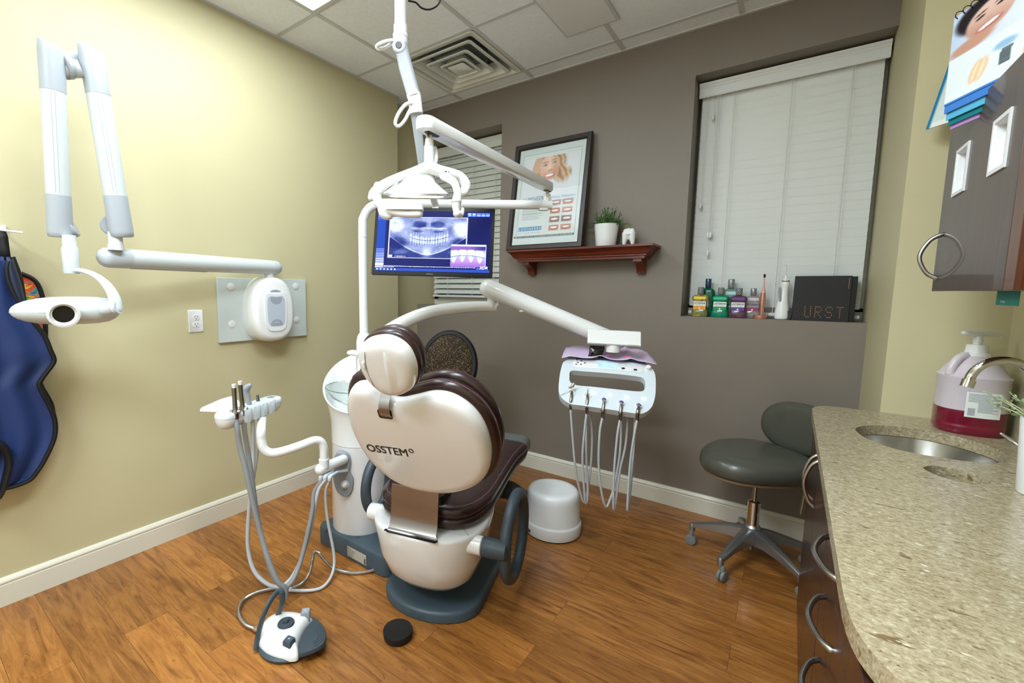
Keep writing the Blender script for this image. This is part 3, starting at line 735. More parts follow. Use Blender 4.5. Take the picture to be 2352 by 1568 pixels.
def poster(u, v):
    base = (214, 226, 224)
    if .06 < u < .94 and .075 < v < .935:
        base = (220, 229, 228)
        if u < .067 or u > .933 or v < .079 or v > .93: return (150, 170, 172)
    if .10 < u < .90 and .50 < v < .89: return poster_face((u-.10)/.80, (v-.50)/.39)
    if .09 < u < .45 and .148 < v < .188: return (96, 152, 190)
    if .03 < u < .93 and .078 < v < .098: return (78, 92, 92)
    # tiny paragraph rows
    if .13 < u < .46 and .26 < v < .40 and (v*85) % 1 < .45 and u < .13+.33*(.86+.14*math.sin(v*300)): return (168, 180, 182)
    # mouth photos grid
    for i in range(2):
        for j in range(4):
            x_, y_ = .555+i*.175, .135+j*.083
            if x_ < u < x_+.15 and y_ < v < y_+.055:
                a_, b_ = (u-x_)/.15, (v-y_)/.055; c = (206, 150, 130) if j != 1 else (140, 124, 124)
                c = lerp(c, (150, 70, 64), blob(a_, b_, .5, .5, .42, .36, .2)); return lerp(c, (240, 236, 226), blob(a_, b_, .5, .55, .36, .22, .2))
    return base
m0 = fw-.004
picture('print', FP(m0, m0, .0065), ex*(Wf-2*m0), ez*(Hh-2*m0), 150, 220, poster, PM_, t)
PW, PH = Wf-2*m0, Hh-2*m0
def pt(u, v): return FP(m0+u*PW, m0+v*PH, .0068)
M['pblue'] = mat('poster blue ink', (74, 140, 190), .5); M['pgrey'] = mat('poster grey ink', (140, 160, 166), .5)
for s, u, v, wd, sz, mm in (('LUMINEERS', .13, .455, .34, .055, 'pblue'), ('Painless Veneers', .50, .455, .40, .042, 'pblue'), ('Beautiful without Removal of Painful Tooth Structure', .13, .418, .76, .034, 'pblue'), ('A 20 year history of proven results', .2, .388, .5, .022, 'pgrey'),
                        ('L U M I N E E R S', .10, .156, .34, .034, 'inkw'), ('B Y  C E R I N A T E', .10, .118, .33, .022, 'pgrey'), ('THE MOST SIGNIFICANT ADVANCEMENT IN DENTISTRY IN 4,000 YEARS!', .045, .0825, .87, .017, 'inkw')):
    bm = bm_(); text_bm(bm, s, pt(u, v), ex, ez, width=wd*PW, size=sz*PH, depth=.0004); obj('lettering', bm, M[mm], t, smooth=False)
M['glass'] = mat('picture glass', (255, 255, 255), .02, trans=1, ior=1.12, var=0)
bm = bm_(); g1 = fw-.008; loft(bm, [[FP(g1, g1, h), FP(Wf-g1, g1, h), FP(Wf-g1, Hh-g1, h), FP(g1, Hh-g1, h)] for h in (.010, .012)]); obj('glazing', bm, M['glass'], t, smooth=False)
# potted grass plant
def leaf(bm, p, d, L, w, droop=.3, mi=0):
    d = V(d).normalized(); s = d.cross(Z)
    if s.length < .1: s = V((1, 0, 0))
    s.normalize(); n = 4; prev = None
    P = V(p); dd = d.copy()
    for k in range(n+1):
        ww = w*math.sin(math.pi*min(.999, (.12+.88*k/n)))+.0002
        a, b_ = bm.verts.new(P-s*ww+V((0, 0, .0006))), bm.verts.new(P+s*ww+V((0, 0, .0006))); m_ = bm.verts.new(P-Z*.0006)
        if prev:
            bm.faces.new((prev[0], a, m_, prev[2])).material_index = mi; bm.faces.new((prev[2], m_, b_, prev[1])).material_index = mi
        prev = (a, b_, m_); P = P+dd*(L/n); dd = (dd-Z*droop/n).normalized()
def green(name, a_, b_):
    m = bpy.data.materials.new(name); m.use_nodes = True; N, L = nm(m); q = N['Principled BSDF']
    f = noise(N, L, mapped(N, L, (1, 1, 1)), 45, 2); L.new(ramp(N, L, f, [(.35, srgb(a_)), (.65, srgb(b_))]), q.inputs['Base Color']); q.inputs['Roughness'].default_value = .45
    return m
M['grass'] = green('grass leaves', (30, 76, 30), (84, 136, 56)); M['succ'] = green('yellow green succulent', (130, 150, 50), (176, 184, 84)); M['soil'] = mat('soil', (50, 36, 26), .9)
p = PY(1391, 566, -.10); d = (p-CAM).dot(HF)/FPX; ctr = V((p.x, -.10, zs))
t = thing('potted_plant', 'bushy green grass plant in fluted white pot on wall shelf', 'potted plant', ctr)
rt, rb = 26.5*d, 21.5*d; hh = PY(1391, 516, -.10).z-zs
bm = bm_(); rings = []
for k, (rr, z) in enumerate(((rb*.98, 0), (rb, .002), ((rb+rt)/2, hh*.5), (rt, hh*.95), (rt*1.01, hh), (rt*.95, hh), (rt*.9, hh*.85))):
    rings.append([(ctr.x+rr*(1-.012*(k in (2, 3))*(i % 2))*math.cos(2*math.pi*i/72), ctr.y+rr*(1-.012*(k in (2, 3))*(i % 2))*math.sin(2*math.pi*i/72), zs+z+.0005) for i in range(72)])
loft(bm, rings); obj('pot', bm, M['white'], t, angle=60)
bm = bm_(); lathe(bm, [(rt*.88, hh*.84), (rt*.88, hh*.9), (0, hh*.92)], (ctr.x, ctr.y, zs)); obj('soil', bm, M['soil'], t)
bm = bm_()
for s in range(58):
    az = random.uniform(0, 6.28); el = random.uniform(.15, 1.45)
    d0 = V((math.cos(az)*math.cos(el), math.sin(az)*math.cos(el)*.8, math.sin(el))); L0_ = random.uniform(.06, .105)*(1.0 if el > .6 else 1.0); P0 = ctr+V((0, 0, hh*.9))+V((d0.x, d0.y, 0))*rt*.5
    if P0.y+d0.y*L0_ > -.012: d0.y = min(d0.y, .1)
    for k in range(11):
        q = P0+d0*L0_*k/10-Z*(k/10)**2*.02*(1-el/1.6)
        dd = d0+V((random.uniform(-1, 1), random.uniform(-1, 1), random.uniform(-.3, .9)))*.75
        if q.y > -.05: dd.y = -abs(dd.y)
        leaf(bm, q, dd, random.uniform(.02, .034), .0021, .5)
obj('leaves', bm, M['grass'], t, weld=False)
# tooth shaped planter
p = PY(1443, 563, -.10); ctr = V((p.x, -.10, zs)); d = (p-CAM).dot(HF)/FPX
t = thing('tooth_planter', 'small white tooth shaped planter with yellow green sprig on shelf', 'planter', ctr)
s_ = 30*d; hz = PY(1443, 527, -.10).z-zs
bm = bm_()
for sx in (-1, 1):
    tube(bm, [ctr+V((sx*s_*.30, 0, hz*.02)), ctr+V((sx*s_*.30, 0, hz*.2)), ctr+V((sx*s_*.24, 0, hz*.5)), ctr+V((sx*s_*.21, 0, hz*.78)), ctr+V((sx*s_*.22, 0, hz*.9))], [s_*.10, s_*.15, s_*.24, s_*.28, s_*.20], 20, 5, caps='round')
tube(bm, [ctr+V((0, 0, hz*.52)), ctr+V((0, 0, hz*.7)), ctr+V((0, 0, hz*.9))], [s_*.2, s_*.34, s_*.24], 20, 4, caps='round')
obj('tooth_pot', bm, M['white'], t)
bm = bm_(); tube(bm, [ctr+V((0, 0, hz*.85)), ctr+V((-.002, 0, hz*1.5))], .0016, 6, 1)
for k in range(26):
    az = random.uniform(0, 6.28); zz = hz*(.98+.5*random.random()); leaf(bm, ctr+V((0, 0, zz)), (math.cos(az), math.sin(az), random.uniform(-.2, .9)), random.uniform(.014, .024), .0028, .3)
obj('sprig', bm, M['succ'], t, weld=False)
# ------------------------------------------------------------ dental chair
F_ = V((-.26, .966, 0)).normalized(); R_ = V((F_.y, -F_.x, 0)); C0 = V((1.43, -1.55, 0)) - R_*.055
def LC(a, b, z=0): return C0+F_*a+R_*b+Z*z
CM = Matrix((R_, F_, Z)).transposed()          # local (b, a, z) frame
chair = thing('dental_chair', 'brown and pearl white dental chair seen from behind, in room centre', 'dental chair', LC(0, 0, 0))
bo = [(.215*math.cos(a), -.0+.15*math.sin(a)) for a in [math.pi+math.pi*k/16 for k in range(17)]]
bo = [(x, y+.015) for x, y in bo]+[(.215, .30), (.19, .38), (.12, .42), (-.12, .42), (-.19, .38), (-.215, .30)]
bm = bm_(); inset_slab(bm, bo, LC(0, 0, .001), CM, [(0, .004), (.004, 0), (.034, 0), (.042, .004), (.047, .014), (.047, .03)]); obj('base_plate', bm, M['slate'], chair)
bm = bm_(); lathe(bm, [(.085, .045), (.085, .2)], LC(.10, 0), 32, sy=1.0); obj('lift_post', bm, M['slate2'], chair)
# pedestal shell : bath-like bowl
def bowl(hw, ar, af, n=48, p=2.3):
    out = []
    for k in range(n):
        th = 2*math.pi*k/n; c, s = math.cos(th), math.sin(th)
        x = hw*abs(c)**(2/p)*(1 if c > 0 else -1); y = (af if s > 0 else ar)*abs(s)**(2/p)*(1 if s > 0 else -1)
        out.append((x, y))
    return out
rings = []
for z, hw, ar, af in ((.108, .05, .04, .12), (.110, .10, .07, .18), (.128, .150, .115, .25), (.165, .187, .150, .30), (.24, .215, .182, .34), (.31, .226, .196, .36), (.375, .238, .21, .37), (.385, .236, .208, .368), (.39, .228, .20, .36), (.392, .21, .18, .34)):
    rings.append([LC(y, x, z) for x, y in bowl(hw, ar, af)])
bm = bm_(); loft(bm, rings); obj('pedestal_shell', bm, M['cream'], chair, angle=60)
# seam lines on the shell
bm = bm_()
tube(bm, [LC(-.02, .1, .3932), LC(-.06, .15, .3932), LC(-.112, .2, .392)], .0012, 6, 3)
obj('shell_seam', bm, M['midgrey'], chair)
# seat cushion and leg rest
def seat_outline(k=0):
    pts = [(-.13, 0), (-.125, .13), (-.06, .205), (.06, .236), (.2, .236), (.36, .230), (.5, .236), (.62, .252), (.675, .235), (.69, .10), (.693, 0)]
    full = pts+[(a, -b) for a, b in reversed(pts[1:-1])]
    return [(p.x, p.y) for p in cat([(b, a, 0) for a, b in full], 4, True)]
def seat_ring(z, ins, drop):
    out = []
    o = seat_outline()
    for x, y in o:
        L = math.hypot(x, y-.25) or 1
        xx = x*(1-ins/.23); yy = .25+(y-.25)*(1-ins/.4)
        rise = .026*ss(.30, .62, yy)           # leg rest lifts a little towards the tip
        out.append(LC(yy, xx, z+rise*drop))
    return out
bm = bm_(); loft(bm, [seat_ring(*q) for q in ((.395, .05, 1), (.397, .018, 1), (.41, .004, 1), (.43, 0, 1), (.438, .006, 1), (.4405, .010, 1), (.444, .006, 1), (.455, .001, 1), (.472, .002, 1), (.486, .014, 1), (.492, .035, 1), (.494, .075, 1))])
seat = obj('seat_cushion', bm, M['leather'], chair, angle=60)
bm = bm_(); o_ = seat_ring(.4868, .0165, 1); tube(bm, o_[::2], .0011, 5, 1, closed=True); obj('stitching', bm, M['stitch'], seat)
bm = bm_(); tube(bm, [LC(.25, .235*k, .4945-.007*(abs(k) > .9)) for k in (-.92, -.6, -.2, .2, .6, .92)], .0013, 5, 2); obj('seam', bm, M['stitch'], seat)
bm = bm_(); # grey foot cap
ro = lambda a, s, zz0, zz1: [LC(a, b_, z_) for b_, z_ in rrect(.505*s, (zz1-zz0)*s, .035, 5, 0, (zz0+zz1)/2)]
loft(bm, [ro(.655, 1, .43, .524), ro(.73, 1.0, .43, .524), ro(.75, .97, .43, .524), ro(.757, .9, .43, .524)]); obj('foot_cap', bm, M['footcap'], chair, label='grey rubber cap at the foot end')
# ---- backrest plane
tau = math.radians(27)
E1 = R_; E2 = (-F_*math.sin(tau)+Z*math.cos(tau)).normalized(); NB = E1.cross(E2).normalized()   # toward camera side
if NB.dot(CAM-C0) < 0: NB = -NB
OB = LC(-.155, 0, .47)
BM = Matrix((E1, E2, NB)).transposed()
def on_back(pts, off=0):
    O = OB+NB*off; out = []
    for x, y in pts:
        p = PN(x, y, O, NB)-OB; out.append((p.dot(E1), p.dot(E2)))
    return out
kid_px = [(820, 893), (846, 900), (872, 920), (905, 932), (940, 927), (985, 918), (1030, 926), (1075, 955), (1105, 995), (1121, 1045), (1120, 1085), (1104, 1115), (1070, 1134), (1025, 1142), (985, 1139), (945, 1131), (905, 1113), (868, 1087), (838, 1055), (815, 1020), (798, 980), (790, 935), (798, 902)]
kid = [(p.x, p.y) for p in cat([(a, b, 0) for a, b in on_back(kid_px, .03)], 5, True)]
bm = bm_(); inset_slab(bm, kid, OB, BM, [(-.022, .012), (-.020, .002), (-.008, 0), (.008, .0015), (.018, .006), (.026, .016), (.0305, .03), (.0325, .045)])
shell = obj('backrest_shell', bm, M['cream'], chair, angle=60)
# slot with black edge for the headrest bar
sl = on_back([(888, 952)], .033)[0]
bm = bm_(); slab(bm, rrect(.050, .034, .006, 4), OB+E1*(sl[0]-.006)+E2*(sl[1]), BM, [(.024, 1), (.0338, 1)]); obj('headrest_slot', bm, M['black'], chair)
# cushion, two padded layers in front of the shell
def padlayer(h0, h1, grow, nmz):
    bm = bm_(); H = h1-h0
    inset_slab(bm, kid, OB, BM, [(h0, .02), (h0-.0+H*.04, -grow*.5), (h0+H*.2, -grow), (h0+H*.55, -grow-.002), (h0+H*.85, -grow*.6), (h0+H, .012), (h0+H*1.02, .04)])
    return obj(nmz, bm, M['leather'], chair, angle=70)
c1 = padlayer(-.018, -.070, .019, 'backrest_cushion'); c2 = padlayer(-.068, -.116, .017, 'backrest_cushion')
bm = bm_(); n = len(kid); q = []
A = sum(kid[i][0]*kid[(i+1) % n][1]-kid[(i+1) % n][0]*kid[i][1] for i in range(n)); sg = 1 if A > 0 else -1
for i in range(0, n, 2):
    a, c = kid[i-1], kid[(i+1) % n]; dx, dy = c[0]-a[0], c[1]-a[1]; L = math.hypot(dx, dy)
    q.append(OB+BM @ V((kid[i][0]+dy/L*sg*.0212, kid[i][1]-dx/L*sg*.0212, -.040)))
tube(bm, q, .0011, 5, 1, closed=True); obj('stitching', bm, M['stitch'], c1)
# lettering on the shell
lo = on_back([(846, 1035)], .033)[0]; hi = on_back([(938, 1048)], .033)[0]; tp = on_back([(848, 1017)], .033)[0]
dv = V((hi[0]-lo[0], hi[1]-lo[1], 0)); wT = dv.length; dv.normalize(); tx = E1*dv.x+E2*dv.y; ty = NB.cross(tx)
M['logo'] = mat('dark logo ink', (38, 30, 26), .35)
bm = bm_(); text_bm(bm, 'OSSTEM', OB+E1*lo[0]+E2*lo[1]+NB*.0326, tx, ty, width=wT, size=.048, depth=.0008, bold=.016)
e_ = on_back([(944, 1035)], .033)[0]; cc = OB+E1*e_[0]+E2*e_[1]+NB*.0334
tube(bm, [cc+tx*.008*math.cos(a)+ty*.008*math.sin(a) for a in [k*math.pi/8 for k in range(16)]], .0016, 5, 1, closed=True); obj('logo_lettering', bm, M['logo'], shell, smooth=False)
e_ = on_back([(902, 1068)], .033)[0]; cc = OB+E1*e_[0]+E2*e_[1]+NB*.0327
# hinge cover: curved steel sheet from the shell up behind the backrest
def hp(a, z): return [LC(a, -.105, z), LC(a, .105, z)]
path = [(-.163, .56), (-.167, .51), (-.170, .465), (-.175, .43), (-.187, .403), (-.207, .388)]
bm = bm_(); pc = cat([(a, 0, z) for a, z in path], 5)
wa = [.100+.0*(i/len(pc)) for i in range(len(pc))]
rings = []
nP = len(pc)
for i, p in enumerate(pc):
    rings.append([LC(p.x, -.099, p.z), LC(p.x, .099+.006*(i > nP*.8), p.z), LC(p.x+.006, .099, p.z+.002), LC(p.x+.006, -.099, p.z+.002)])
loft(bm, rings); obj('hinge_cover', bm, M['steel'], chair, angle=40, label='curved brushed steel plate at the chair hinge')
bm = bm_(); slab(bm, rrect(.222, .014, .004, 3), LC(-.2, 0, .3915), Matrix((R_, F_, Z)).transposed(), [(0, 1), (.0015, 1)]); obj('hinge_slot', bm, M['black'], chair)
bm = bm_(); slab(bm, rrect(.2, .12, .02, 4), LC(-.06, 0, .40), Matrix((R_, F_, Z)).transposed(), [(0, 1), (.12, .9)]); obj('hinge_core', bm, M['black'], chair)
# ---- headrest
t2 = math.radians(24)
E2h = (-F_*math.sin(t2)+Z*math.cos(t2)).normalized(); NH = E1.cross(E2h).normalized()
if NH.dot(CAM-C0) < 0: NH = -NH
hc0 = PN(880, 850, OB+NB*.05, NB)
OH = hc0; HM = Matrix((E1, E2h, NH)).transposed()
def on_head(pts, off=0):
    out = []
    for x, y in pts:
        p = PN(x, y, OH+NH*off, NH)-OH; out.append((p.dot(E1), p.dot(E2h)))
    return out
hd_px = [(852, 786), (878, 785), (905, 795), (928, 815), (942, 845), (946, 875), (940, 900), (925, 912), (905, 917), (888, 916), (868, 908), (846, 890), (828, 868), (817, 842), (814, 822), (820, 802), (832, 792)]
hd = [(p.x, p.y) for p in cat([(a, b, 0) for a, b in on_head(hd_px, .03)], 5, True)]
bm = bm_(); inset_slab(bm, hd, OH, HM, [(-.014, .008), (-.012, 0), (.004, 0), (.014, .003), (.022, .009), (.028, .02), (.031, .035), (.032, .05)])
hs = obj('headrest_shell', bm, M['cream'], chair, angle=60)
# recessed grip and ridge on the headrest shell
rg = on_head([(878, 802), (888, 840), (896, 880), (903, 912)], .034)
bm = bm_(); rc = cat([(x, y, 0) for x, y in rg], 5); rings = []
for i, p in enumerate(rc):
    t_ = i/(len(rc)-1); k = math.sin(math.pi*min(1, t_*1.0+.0))**.6; w_ = .4+.6*k
    rings.append([OH+HM @ V((p.x+dx*w_, p.y, h0+h1*k-.007*(1-k))) for dx, h0, h1 in ((-.016, .020, 0), (-.015, .0295, .001), (-.008, .0305, .004), (-.002, .031, .009), (.003, .031, .0095), (.010, .031, .006), (.020, .030, .003), (.034, .0285, .0015), (.036, .020, 0))])
loft(bm, rings); obj('headrest_ridge', bm, M['cream'], hs, angle=60)
rg = on_head([(837, 808), (838, 830), (846, 862), (858, 890)], .033)
bm = bm_(); tube(bm, [OH+HM @ V((x, y, .0322-.0006*i)) for i, (x, y) in enumerate(rg)], .0011, 6, 4); obj('headrest_seam', bm, M['midgrey'], hs)
rb_ = on_head([(835, 840)], .034)[0]
bm = bm_(); slab(bm, rrect(.008, .026, .003, 3), OH+HM @ V((rb_[0], rb_[1], .028)), HM, [(0, 1), (.008, 1), (.009, .9)]); obj('release_button', bm, M['white'], hs)
def hpad(h0, h1, grow):
    bm = bm_(); H = h1-h0
    inset_slab(bm, hd, OH, HM, [(h0, .02), (h0+H*.04, -grow*.5), (h0+H*.25, -grow), (h0+H*.6, -grow), (h0+H*.88, -grow*.4), (h0+H, .012), (h0+H*1.02, .03)])
    return obj('headrest_cushion', bm, M['leather'], chair, angle=70)
h1 = hpad(-.014, -.046, .005); hpad(-.044, -.070, .004)
# headrest bar
sb = on_back([(888, 957)], .033)[0]; s0 = OB+E1*(sb[0]+.004)+E2*sb[1]
bm = bm_(); pts = [s0+NB*.026-E2*.006, s0+NB*.040+E2*.010, s0+NB*.043+E2*.03, s0+NB*.03+E2*.055, s0-NB*.01+E2*.09, s0-NB*.02+E2*.13]
pc = cat(pts, 5); rings = []
for i, p in enumerate(pc):
    tt = (pc[min(i+1, len(pc)-1)]-pc[max(i-1, 0)]).normalized(); nn = E1.cross(tt).normalized()
    rings.append([p-E1*.0185+nn*.0015, p+E1*.0185+nn*.0015, p+E1*.0185-nn*.0015, p-E1*.0185-nn*.0015])
loft(bm, rings); obj('headrest_bar', bm, M['steel'], chair, angle=40)
# ---- armrests
def post(b0, b1, a, z, name='pivot_post'):
    bm = bm_(); M2 = frame(Z, R_*(1 if b1 > b0 else -1)); lathe(bm, [(.040, 0), (.036, abs(b1-b0)*.6), (.036, abs(b1-b0)-.004), (.032, abs(b1-b0)), (0, abs(b1-b0))], LC(a, b0, z), 28, M2); return obj(name, bm, M['cream'], chair)
post(.15, .25, -.085, .345)
post(-.15, -.275, -.04, .36)
arm = bm_(); ctrA = LC(.13, .325, .36)
bm = bm_(); M2 = frame(Z, R_); lathe(bm, [(.036, 0), (.038, .004), (.036, .075), (.033, .092), (.02, .10), (0, .101)], LC(-.085, .25, .345), 28, M2)
hub = obj('armrest_hub', bm, M['slate2'], chair)
# ring arm: oval loop in the plane spanned by forward and up
loopc = [PD(1143, 1245, dp) for dp in (1.70,)][0]
arm.free()
def ringarm(bc, pxs, rad, name):
    pts = []
    for x, y in pxs:
        O = LC(0, bc, .36); pts.append(PN(x, y, O, R_))
    bm = bm_(); tube(bm, pts, rad, 16, 5, closed=True, sy=.75, up=R_); return obj(name, bm, M['slate2'], chair)
# the loop lies in a vertical plane through the chair's right side, slightly toed
RT2 = (R_+F_*.0).normalized()
def loop(b0, am, zm, ra, rz, name, toe=0):
    pts = []
    for k in range(14):
        th = 2*math.pi*k/14; pts.append(LC(am+ra*math.cos(th), b0+toe*math.cos(th), zm+rz*math.sin(th)))
    bm = bm_(); tube(bm, pts, .0225, 16, 4, closed=True); return obj(name, bm, M['slate2'], chair)
loop(.335, .075, .325, .155, .165, 'armrest', .0)
loop(-.295, .055, .44, .10, .12, 'armrest', .0)
# ------------------------------------------------------------ cuspidor column of the dental unit
UC = V((.783, -1.425, 0))
unit = thing('cuspidor_unit', 'white spittoon column with glass bowl on slate base left of dental chair', 'dental unit', UC)
# slate base console under the column, running below the chair
bm = bm_()
con = rrect(.52, .33, .05, 6, .88, -1.43)
inset_slab(bm, con, (0, 0, .001), Matrix.Identity(3), [(0, .004), (.004, 0), (.080, 0), (.092, .005), (.097, .016)])
cons = obj('base_console', bm, M['slate'], unit)
for q in ((748, 1216), (822, 1234)):
    p = PZ(q[0], q[1], .098); bm = bm_(); lathe(bm, [(.011, 0), (.0105, .0015), (0, .0015)], (p.x, p.y, .097), 16); obj('plug', bm, M['slate2'], cons)
yf = -1.595
a, b = PY(798, 1256, yf), PY(841, 1285, yf)
M['sticker'] = mat('silver rating label', (176, 172, 160), .5)
lz0, lz1 = .018, .068
bm = bm_(); b2(bm, a.x, b.x, yf-.0012, yf+.001, lz0, lz1); lb = obj('rating_label', bm, M['sticker'], cons, smooth=False)
bm = bm_()
for k in range(7): text_bm(bm, ['OSSTEM', 'Dental Unit  Model K3', 'Power AC 120V 60Hz', 'Input 12A  Class I', 'Serial  CE  0120', 'Type B applied part', 'Made in Korea'][k], (a.x+.004, yf-.0013, lz1-.008-.0065*k), (1, 0, 0), Z, size=.0058)
b2(bm, b.x-.012, b.x-.005, yf-.0018, yf-.0012, lz0+.004, lz0+.03)
obj('label_print', bm, M['ink'], lb, smooth=False)
# column body, top cut obliquely to form the hood
def colring(z, r, tilt=0, off=0, n=56, ex=1.0):
    out = []
    c = UC+HF*off
    for k in range(n):
        th = 2*math.pi*k/n; dx = r*math.cos(th); dy = r*ex*math.sin(th)      # dx along HR, dy along HF (away)
        out.append(c+HR*dx+HF*dy+Z*(z+tilt*dy/max(r, 1e-6)))
    return out
bm = bm_()
loft(bm, [colring(*q) for q in ((.097, .150), (.105, .152), (.30, .150), (.50, .1465), (.543, .1465))], True, True)
obj('column', bm, M['cream'], unit, angle=50)
bm = bm_()
loft(bm, [colring(*q) for q in ((.545, .1475, 0), (.56, .1475, .0), (.66, .150, .02), (.72, .158, .05, .0), (.78, .172, .085, .01), (.83, .186, .112, .015), (.842, .190, .118, .015), (.845, .186, .118, .015), (.840, .180, .115, .015), (.80, .168, .10, .01), (.745, .15, .06, .0), (.71, .11, .03, 0), (.70, .04, .0, 0))], True, True)
obj('hood_bowl', bm, M['white'], unit, angle=50)
# glass basin
bc = UC+HF*(-.005)+Z*.775
M['basin'] = mat('clear glass basin', (250, 254, 252), .01, trans=1, ior=1.18, var=0)
bm = bm_(); gz = PD(800, 890, 2.2).z
pr = [(.03, -.085), (.10, -.075), (.145, -.045), (.168, -.005), (.172, .0), (.169, .003), (.164, -.004), (.141, -.040), (.096, -.069), (.03, -.079)]
lathe(bm, pr, UC+HF*(-.01)+Z*gz, 48); bs = obj('glass_basin', bm, M['basin'], unit)
M['rimg'] = mat('green glass edge', (110, 150, 130), .1, trans=.4)
bm = bm_(); tube(bm, [UC+HF*(-.01)+Z*(gz+.001)+V((.1715*math.cos(k*math.pi/18), .1715*math.sin(k*math.pi/18), 0)) for k in range(36)], .0017, 6, 1, closed=True); obj('rim', bm, M['rimg'], bs)
# cup filler block and spout
p = PD(808, 872, 2.16)
bm = bm_(); slab(bm, rrect(.10, .065, .028, 6), p+HR*.012, Matrix((HR, HF, Z)).transposed(), [(-.014, .8), (-.012, .95), (0, 1), (.010, .98), (.014, .85)]); cf = obj('cup_stand', bm, M['white'], unit)
bm = bm_(); slab(bm, rrect(.05, .022, .01, 5), p+HR*.008+Z*.012, Matrix((HR, HF, Z)).transposed(), [(0, 1), (.003, .96)]); obj('cup_pad', bm, M['ltgrey'], cf)
p = PD(812, 812, 2.27)
bm = bm_(); tube(bm, [p-HR*.022+Z*.004, p-HR*.005+Z*.004, p+HR*.03], [.012, .016, .016], 14, 5, caps='round'); tube(bm, [p+HR*.03-Z*.005, p+HR*.01-Z*.02, p+HR*.01-Z*.09], [.012, .010, .010], 12, 4); obj('water_spout', bm, M['white'], unit)
# grey side panel with the water knob
front = lambda x, y, k=0: None
nP_ = (CAM-UC); nP_.z = 0; nP_.normalize()
nP_ = (V((nP_.x, nP_.y, 0))*.97-HR*.10).normalized()
def onp(x, y, off=.1485): return PN(x, y, UC+nP_*off, nP_)
Mp = frame(Z.cross(nP_), nP_)
O = onp(789, 1085); 
pan_px = [(781, 1037), (800, 1042), (806, 1060), (804, 1082), (812, 1098), (811, 1120), (803, 1136), (790, 1139), (776, 1130), (768, 1112), (765, 1090), (767, 1060), (771, 1042)]
pl = [((onp(x, y)-O).dot(Mp.col[0]), (onp(x, y)-O).dot(Mp.col[1])) for x, y in pan_px]
pl = [(p.x, p.y) for p in cat([(x, y, 0) for x, y in pl], 4, True)]
bm = bm_(); inset_slab(bm, pl, O, Mp, [(-.02, 0), (.004, 0), (.008, .004), (.0085, .010)]); pn = obj('side_panel', bm, M['midgrey'], unit)
k = onp(793, 1112, .157)
bm = bm_(); lathe(bm, [(.020, 0), (.021, .003), (.016, .004), (.0, .004)], k, 24, Mp); obj('knob_recess', bm, M['ltgrey'], pn)
bm = bm_(); lathe(bm, [(.012, 0), (.0115, .012), (.010, .014), (0, .014)], k, 24, Mp); box(bm, k+nP_*.015, (.02, .005, .005), Mp @ Matrix.Rotation(.5, 3, 'Z')); obj('water_knob', bm, M['white'], pn)
# ------------------------------------------------------------ light post with horizontal tube
DPO = 2.425
PB = PD(836, 770, DPO)
zt = PD(1000, 468, DPO).z
post_ = thing('light_post', 'tall white tubular post bending into horizontal arm above the monitor', 'light post', (PB.x, PB.y, .0985))
bm = bm_(); lathe(bm, [(.040, .0985), (.042, PB.z-.035), (.036, PB.z-.005), (.026, PB.z+.012), (0, PB.z+.012)], (PB.x, PB.y, 0), 28); obj('sleeve', bm, M['white'], post_)
e = PD(1266, 469, DPO)
bm = bm_(); P0 = V((PB.x, PB.y, 0))
tube(bm, [P0+Z*(PB.z), P0+Z*(zt-.5), P0+Z*(zt-.14), P0+Z*(zt-.07)+HR*.008, P0+Z*(zt-.02)+HR*.045, P0+Z*zt+HR*.11, P0+Z*zt+HR*.2], .0236, 20, 7)
tube(bm, [P0+Z*zt+HR*.2, V((e.x, e.y, zt))], .0236, 20, 1); obj('bent_tube', bm, M['white'], post_)
ringz = PD(836, 545, DPO).z
bm = bm_(); lathe(bm, [(.0246, 0), (.0252, .002), (.0246, .004)], (PB.x, PB.y, ringz), 24); obj('joint_ring', bm, M['white2'], post_)
E_ = V((e.x, e.y, zt))
bm = bm_(); tube(bm, [E_-HR*.05, E_+HR*.003], .0245, 20, 1); obj('end_cap', bm, M['white2'], post_)
bm = bm_(); slab(bm, rrect(.05, .035, .012, 4), E_-HR*.04-Z*.030, Matrix((HR, HF, Z)).transposed(), [(0, .9), (.002, 1), (.012, 1)]); obj('stop_block', bm, M['white'], post_)
SB = E_-HR*.022
bm = bm_(); lathe(bm, [(.021, .0), (.019, .028), (.015, .044), (0, .044)], (SB.x, SB.y, zt+.012), 20); obj('pivot_stub', bm, M['white'], post_)
bm = bm_(); lathe(bm, [(.0085, 0), (.0085, .025)], (SB.x, SB.y, zt+.054), 14); obj('steel_pin', bm, M['nickel'], post_)
# ------------------------------------------------------------ swing arm and operating lamp
za = PD(1262, 430, DPO).z
A = V((SB.x, SB.y, za)); B = PZ(978, 287, za); B.z = za
ax = (B-A).normalized(); sd = Z.cross(ax)
lamp = thing('operating_lamp', 'white dental operating lamp with flat swing arm above the monitor', 'operating lamp', (A.x, A.y, za-.03))
Ln = (B-A).length
bm = bm_()
outl = []
for k in range(13): th = math.pi/2+math.pi*k/12; outl.append((.030*math.cos(th)-.0, .030*math.sin(th)))
for k in range(13): th = -math.pi/2+math.pi*k/12; outl.append((Ln+.034*math.cos(th), .034*math.sin(th)))
MA = Matrix((ax, sd, Z)).transposed()
inset_slab(bm, outl, A, MA, [(-.019, .009), (-.017, .003), (-.012, .0015), (.014, .0015), (.022, .005), (.026, .014)]); obj('swing_arm', bm, M['white'], lamp)
for P_ in (A, B-ax*.035):
    bm = bm_(); slab(bm, rrect(.07, .022, .01, 4), P_, MA, [(-.0200, 1), (-.015, 1)]); obj('pivot_slot', bm, M['black'], lamp)
dB = (PZ(985, 300, za-.03)-CAM).dot(HF)
